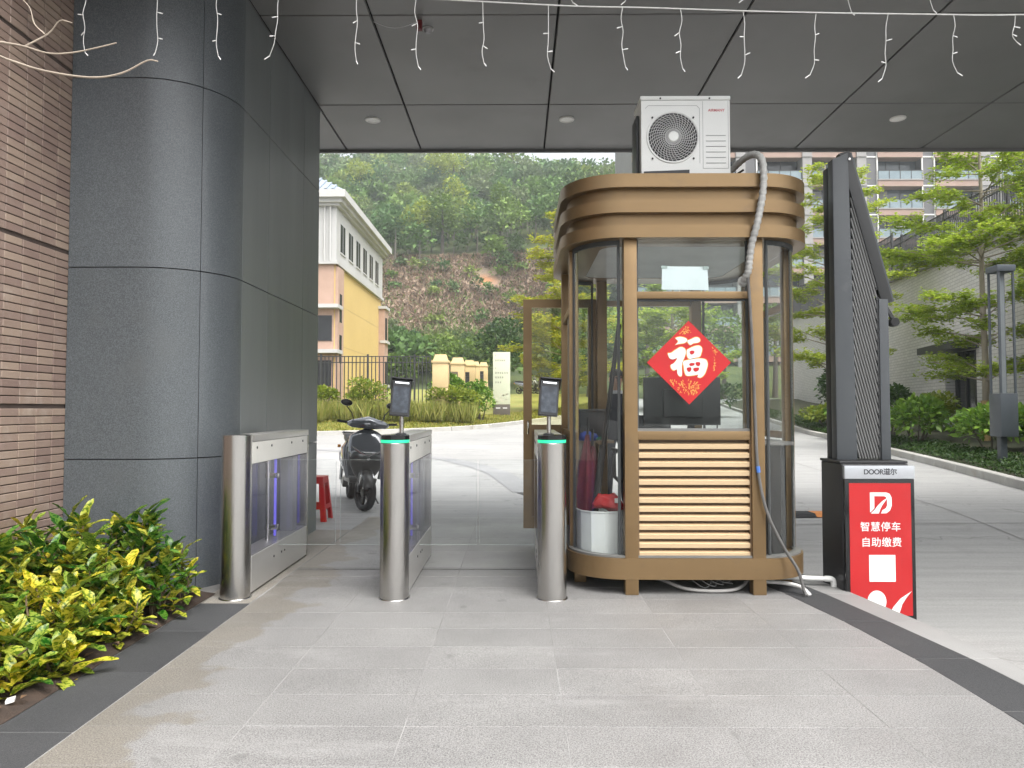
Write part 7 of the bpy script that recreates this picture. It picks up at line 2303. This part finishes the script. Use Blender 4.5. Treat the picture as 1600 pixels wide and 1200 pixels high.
V, F = leaf_arrays(P, D, L, L * 0.34, 0.15, r)
T = np.concatenate([T * 1.0, np.ones((len(T), 1))], 1)
M_FOR = leaf_mat('forest_leaf', [(0.75, 0.75, 0.75), (1.0, 1.0, 1.0), (1.3, 1.3, 1.25), (0.85, 0.85, 0.85)], 0.25, 0.6, attr='tint', spec=0.15)
o = mesh_np('forest', V, F, M_FOR, None, T)
tag(o, 'dense mixed forest covering the hill behind the gate', 'forest', None, 'stuff')
o = TR.build('forest_trunks', surf('far_trunk', (0.20, 0.18, 0.15), None, 1, 0.9))
tag(o, 'pale thin trunks of the hillside forest', 'tree trunks', None, 'stuff')
# dry scrub on the bare slope
N = 26000
sx_ = r.uniform(-21, 5, N)
sy_ = r.uniform(72, 105, N)
sz_ = np.array([hill_z(a, b) for a, b in zip(sx_, sy_)])
D = np.stack([r.normal(size=N) * 0.8, -0.2 + r.normal(size=N) * 0.5, np.ones(N)], 1)
V, F = leaf_arrays(np.stack([sx_, sy_, sz_], 1), D, 0.35 + 0.75 * r.random(N) ** 2, 0.06 + 0.08 * r.random(N), 0.15, r)
low = r.random(N) < np.clip((93 + 3 * np.sin(sx_ * 0.6) - sy_) / 12.0, 0.14, 1.0)
tn = np.where(low[:, None], np.array([[0.15, 0.20, 0.06]]), np.array([[0.25, 0.18, 0.13]])) * (0.6 + 0.8 * r.random((N, 1)))
keep = ((sx_ + 4.3) ** 2 + 0.6 * (sy_ - 98) ** 2 > 3.0 + 4 * r.random(N))
kk = np.repeat(keep, 4)
V = V[kk]
F = np.arange(len(V)).reshape(-1, 4)
T = np.concatenate([np.repeat(tn[keep], 4, 0), np.ones((len(V), 1))], 1)
o = mesh_np('dry_scrub', V, F, M_FOR, None, T)
tag(o, 'dry brown scrub on the bare hillside slope', 'scrub', None, 'stuff')

# single trees one can pick out on the hill and at its foot
def hill_tree(x, y, h, rad, mat, label, seed, n=900, leaf=0.5, group='single trees picked out on the hillside', z=None):
    rr = np.random.default_rng(seed)
    z = hill_z(x, y) if z is None else z
    t = thing('hillside_tree', (x, y, z), label, 'tree', group)
    MB().tube([(x, y, z - 0.3), (x + 0.1, y, z + h * 0.4), (x, y, z + h * 0.8)], [0.03 * h, 0.02 * h, 0.006 * h], 7).build('trunk', M_BARKD, t, smooth=True)
    c, u = crown_pts(n, rr)
    q = np.stack([x + rad * c[:, 0], y + rad * c[:, 1], z + h * 0.62 + h * 0.40 * c[:, 2]], 1)
    L = leaf * (0.6 + 0.8 * rr.random(n))
    V, F = leaf_arrays(q, u + rr.normal(size=(n, 3)) * 0.6, L, L * 0.33, 0.15, rr)
    mesh_np('crown', V, F, mat, t)
    return t
M_HL = leaf_mat('lime_leaf', [(0.20, 0.26, 0.04), (0.27, 0.33, 0.045), (0.34, 0.38, 0.06)], 0.35, 0.6)
M_HM = leaf_mat('mid_leaf', [(0.08, 0.14, 0.024), (0.12, 0.19, 0.03), (0.16, 0.24, 0.038)], 0.3, 0.6)
def hx_at(px, y):
    return (px - 808) / 1110.0 * y
for i, (px, y, h, rad, mt, lb) in enumerate((
        (685, 150, 9.0, 2.9, M_HL, 'lime green tree high in the middle of the forest, left of a pair'), (708, 147, 9.5, 3.2, M_HL, 'lime green tree high in the middle of the forest, right of a pair'),
        (706, 128, 7.5, 2.6, M_HL, 'lime green tree just below the bright pair on the hill'), (800, 160, 9.0, 2.8, M_HL, 'light green tree right of the middle of the forest'),
        (752, 192, 10.0, 3.4, M_HL, 'light green tree on the ridge below the sky gap'), (560, 140, 8.0, 2.8, M_HL, 'light green tree above the white building\'s roof edge'),
        (655, 108, 6.0, 2.4, M_HL, 'light green tree at the top edge of the bare slope'), (690, 107, 7.0, 2.6, M_HM, 'mid green tree at the top edge of the bare slope'),
        (780, 108, 6.5, 2.2, M_HM, 'mid green tree right of the orange soil patch'))):
    hill_tree(hx_at(px, y), y, h + 3.0, rad, mt, lb, 300 + i)
for i, (px, y, h, rad, mt, lb) in enumerate((
        (700, 66, 5.5, 3.2, M_HM, 'round green tree behind the yellow columns'), (745, 66, 5.6, 3.0, M_HM, 'round green tree behind the cream signboard'), (775, 60, 6.5, 2.6, M_BUSHD, 'dark green tree right of the cream signboard'),
        (660, 70, 4.0, 2.2, M_HL, 'pale green tree above the iron fence end'), (625, 64, 3.4, 1.8, M_HM, 'small tree beside the yellow building corner'),
        (920, 55, 7.5, 3.6, M_HM, 'green tree seen through the booth\'s left glass'), (1010, 57, 8.0, 3.8, M_HL, 'light green tree seen through the booth window left half'), (1130, 56, 7.5, 3.8, M_HM, 'green tree seen through the booth window right half'), (1210, 58, 8.0, 3.6, M_HM, 'green tree seen through the booth\'s right glass'))):
    hill_tree(hx_at(px, y), y, h, rad, mt, lb, 340 + i, 1500, 0.34, 'round trees at the foot of the hill', rise(y) + 0.3)
# ------------------------------------------------------------------ moist air between here and the hill
hz = MB().box(-440, 440, -75, 400, -3.0, 96).build('haze', MATS['white_paint'])
hz.data.materials.clear()
hm = bpy.data.materials.new('haze_air')
hm.use_nodes = True
hm.node_tree.nodes.clear()
ho = hm.node_tree.nodes.new('ShaderNodeOutputMaterial')
pv = hm.node_tree.nodes.new('ShaderNodeVolumePrincipled')
pv.inputs['Color'].default_value = (0.90, 0.96, 0.97, 1)
pv.inputs['Density'].default_value = 0.0010
pv.inputs['Anisotropy'].default_value = 0.2
hm.node_tree.links.new(pv.outputs[0], ho.inputs['Volume'])
hz.data.materials.append(hm)
tag(hz, 'pale moist haze in front of the wooded hill', 'haze', None, 'stuff')
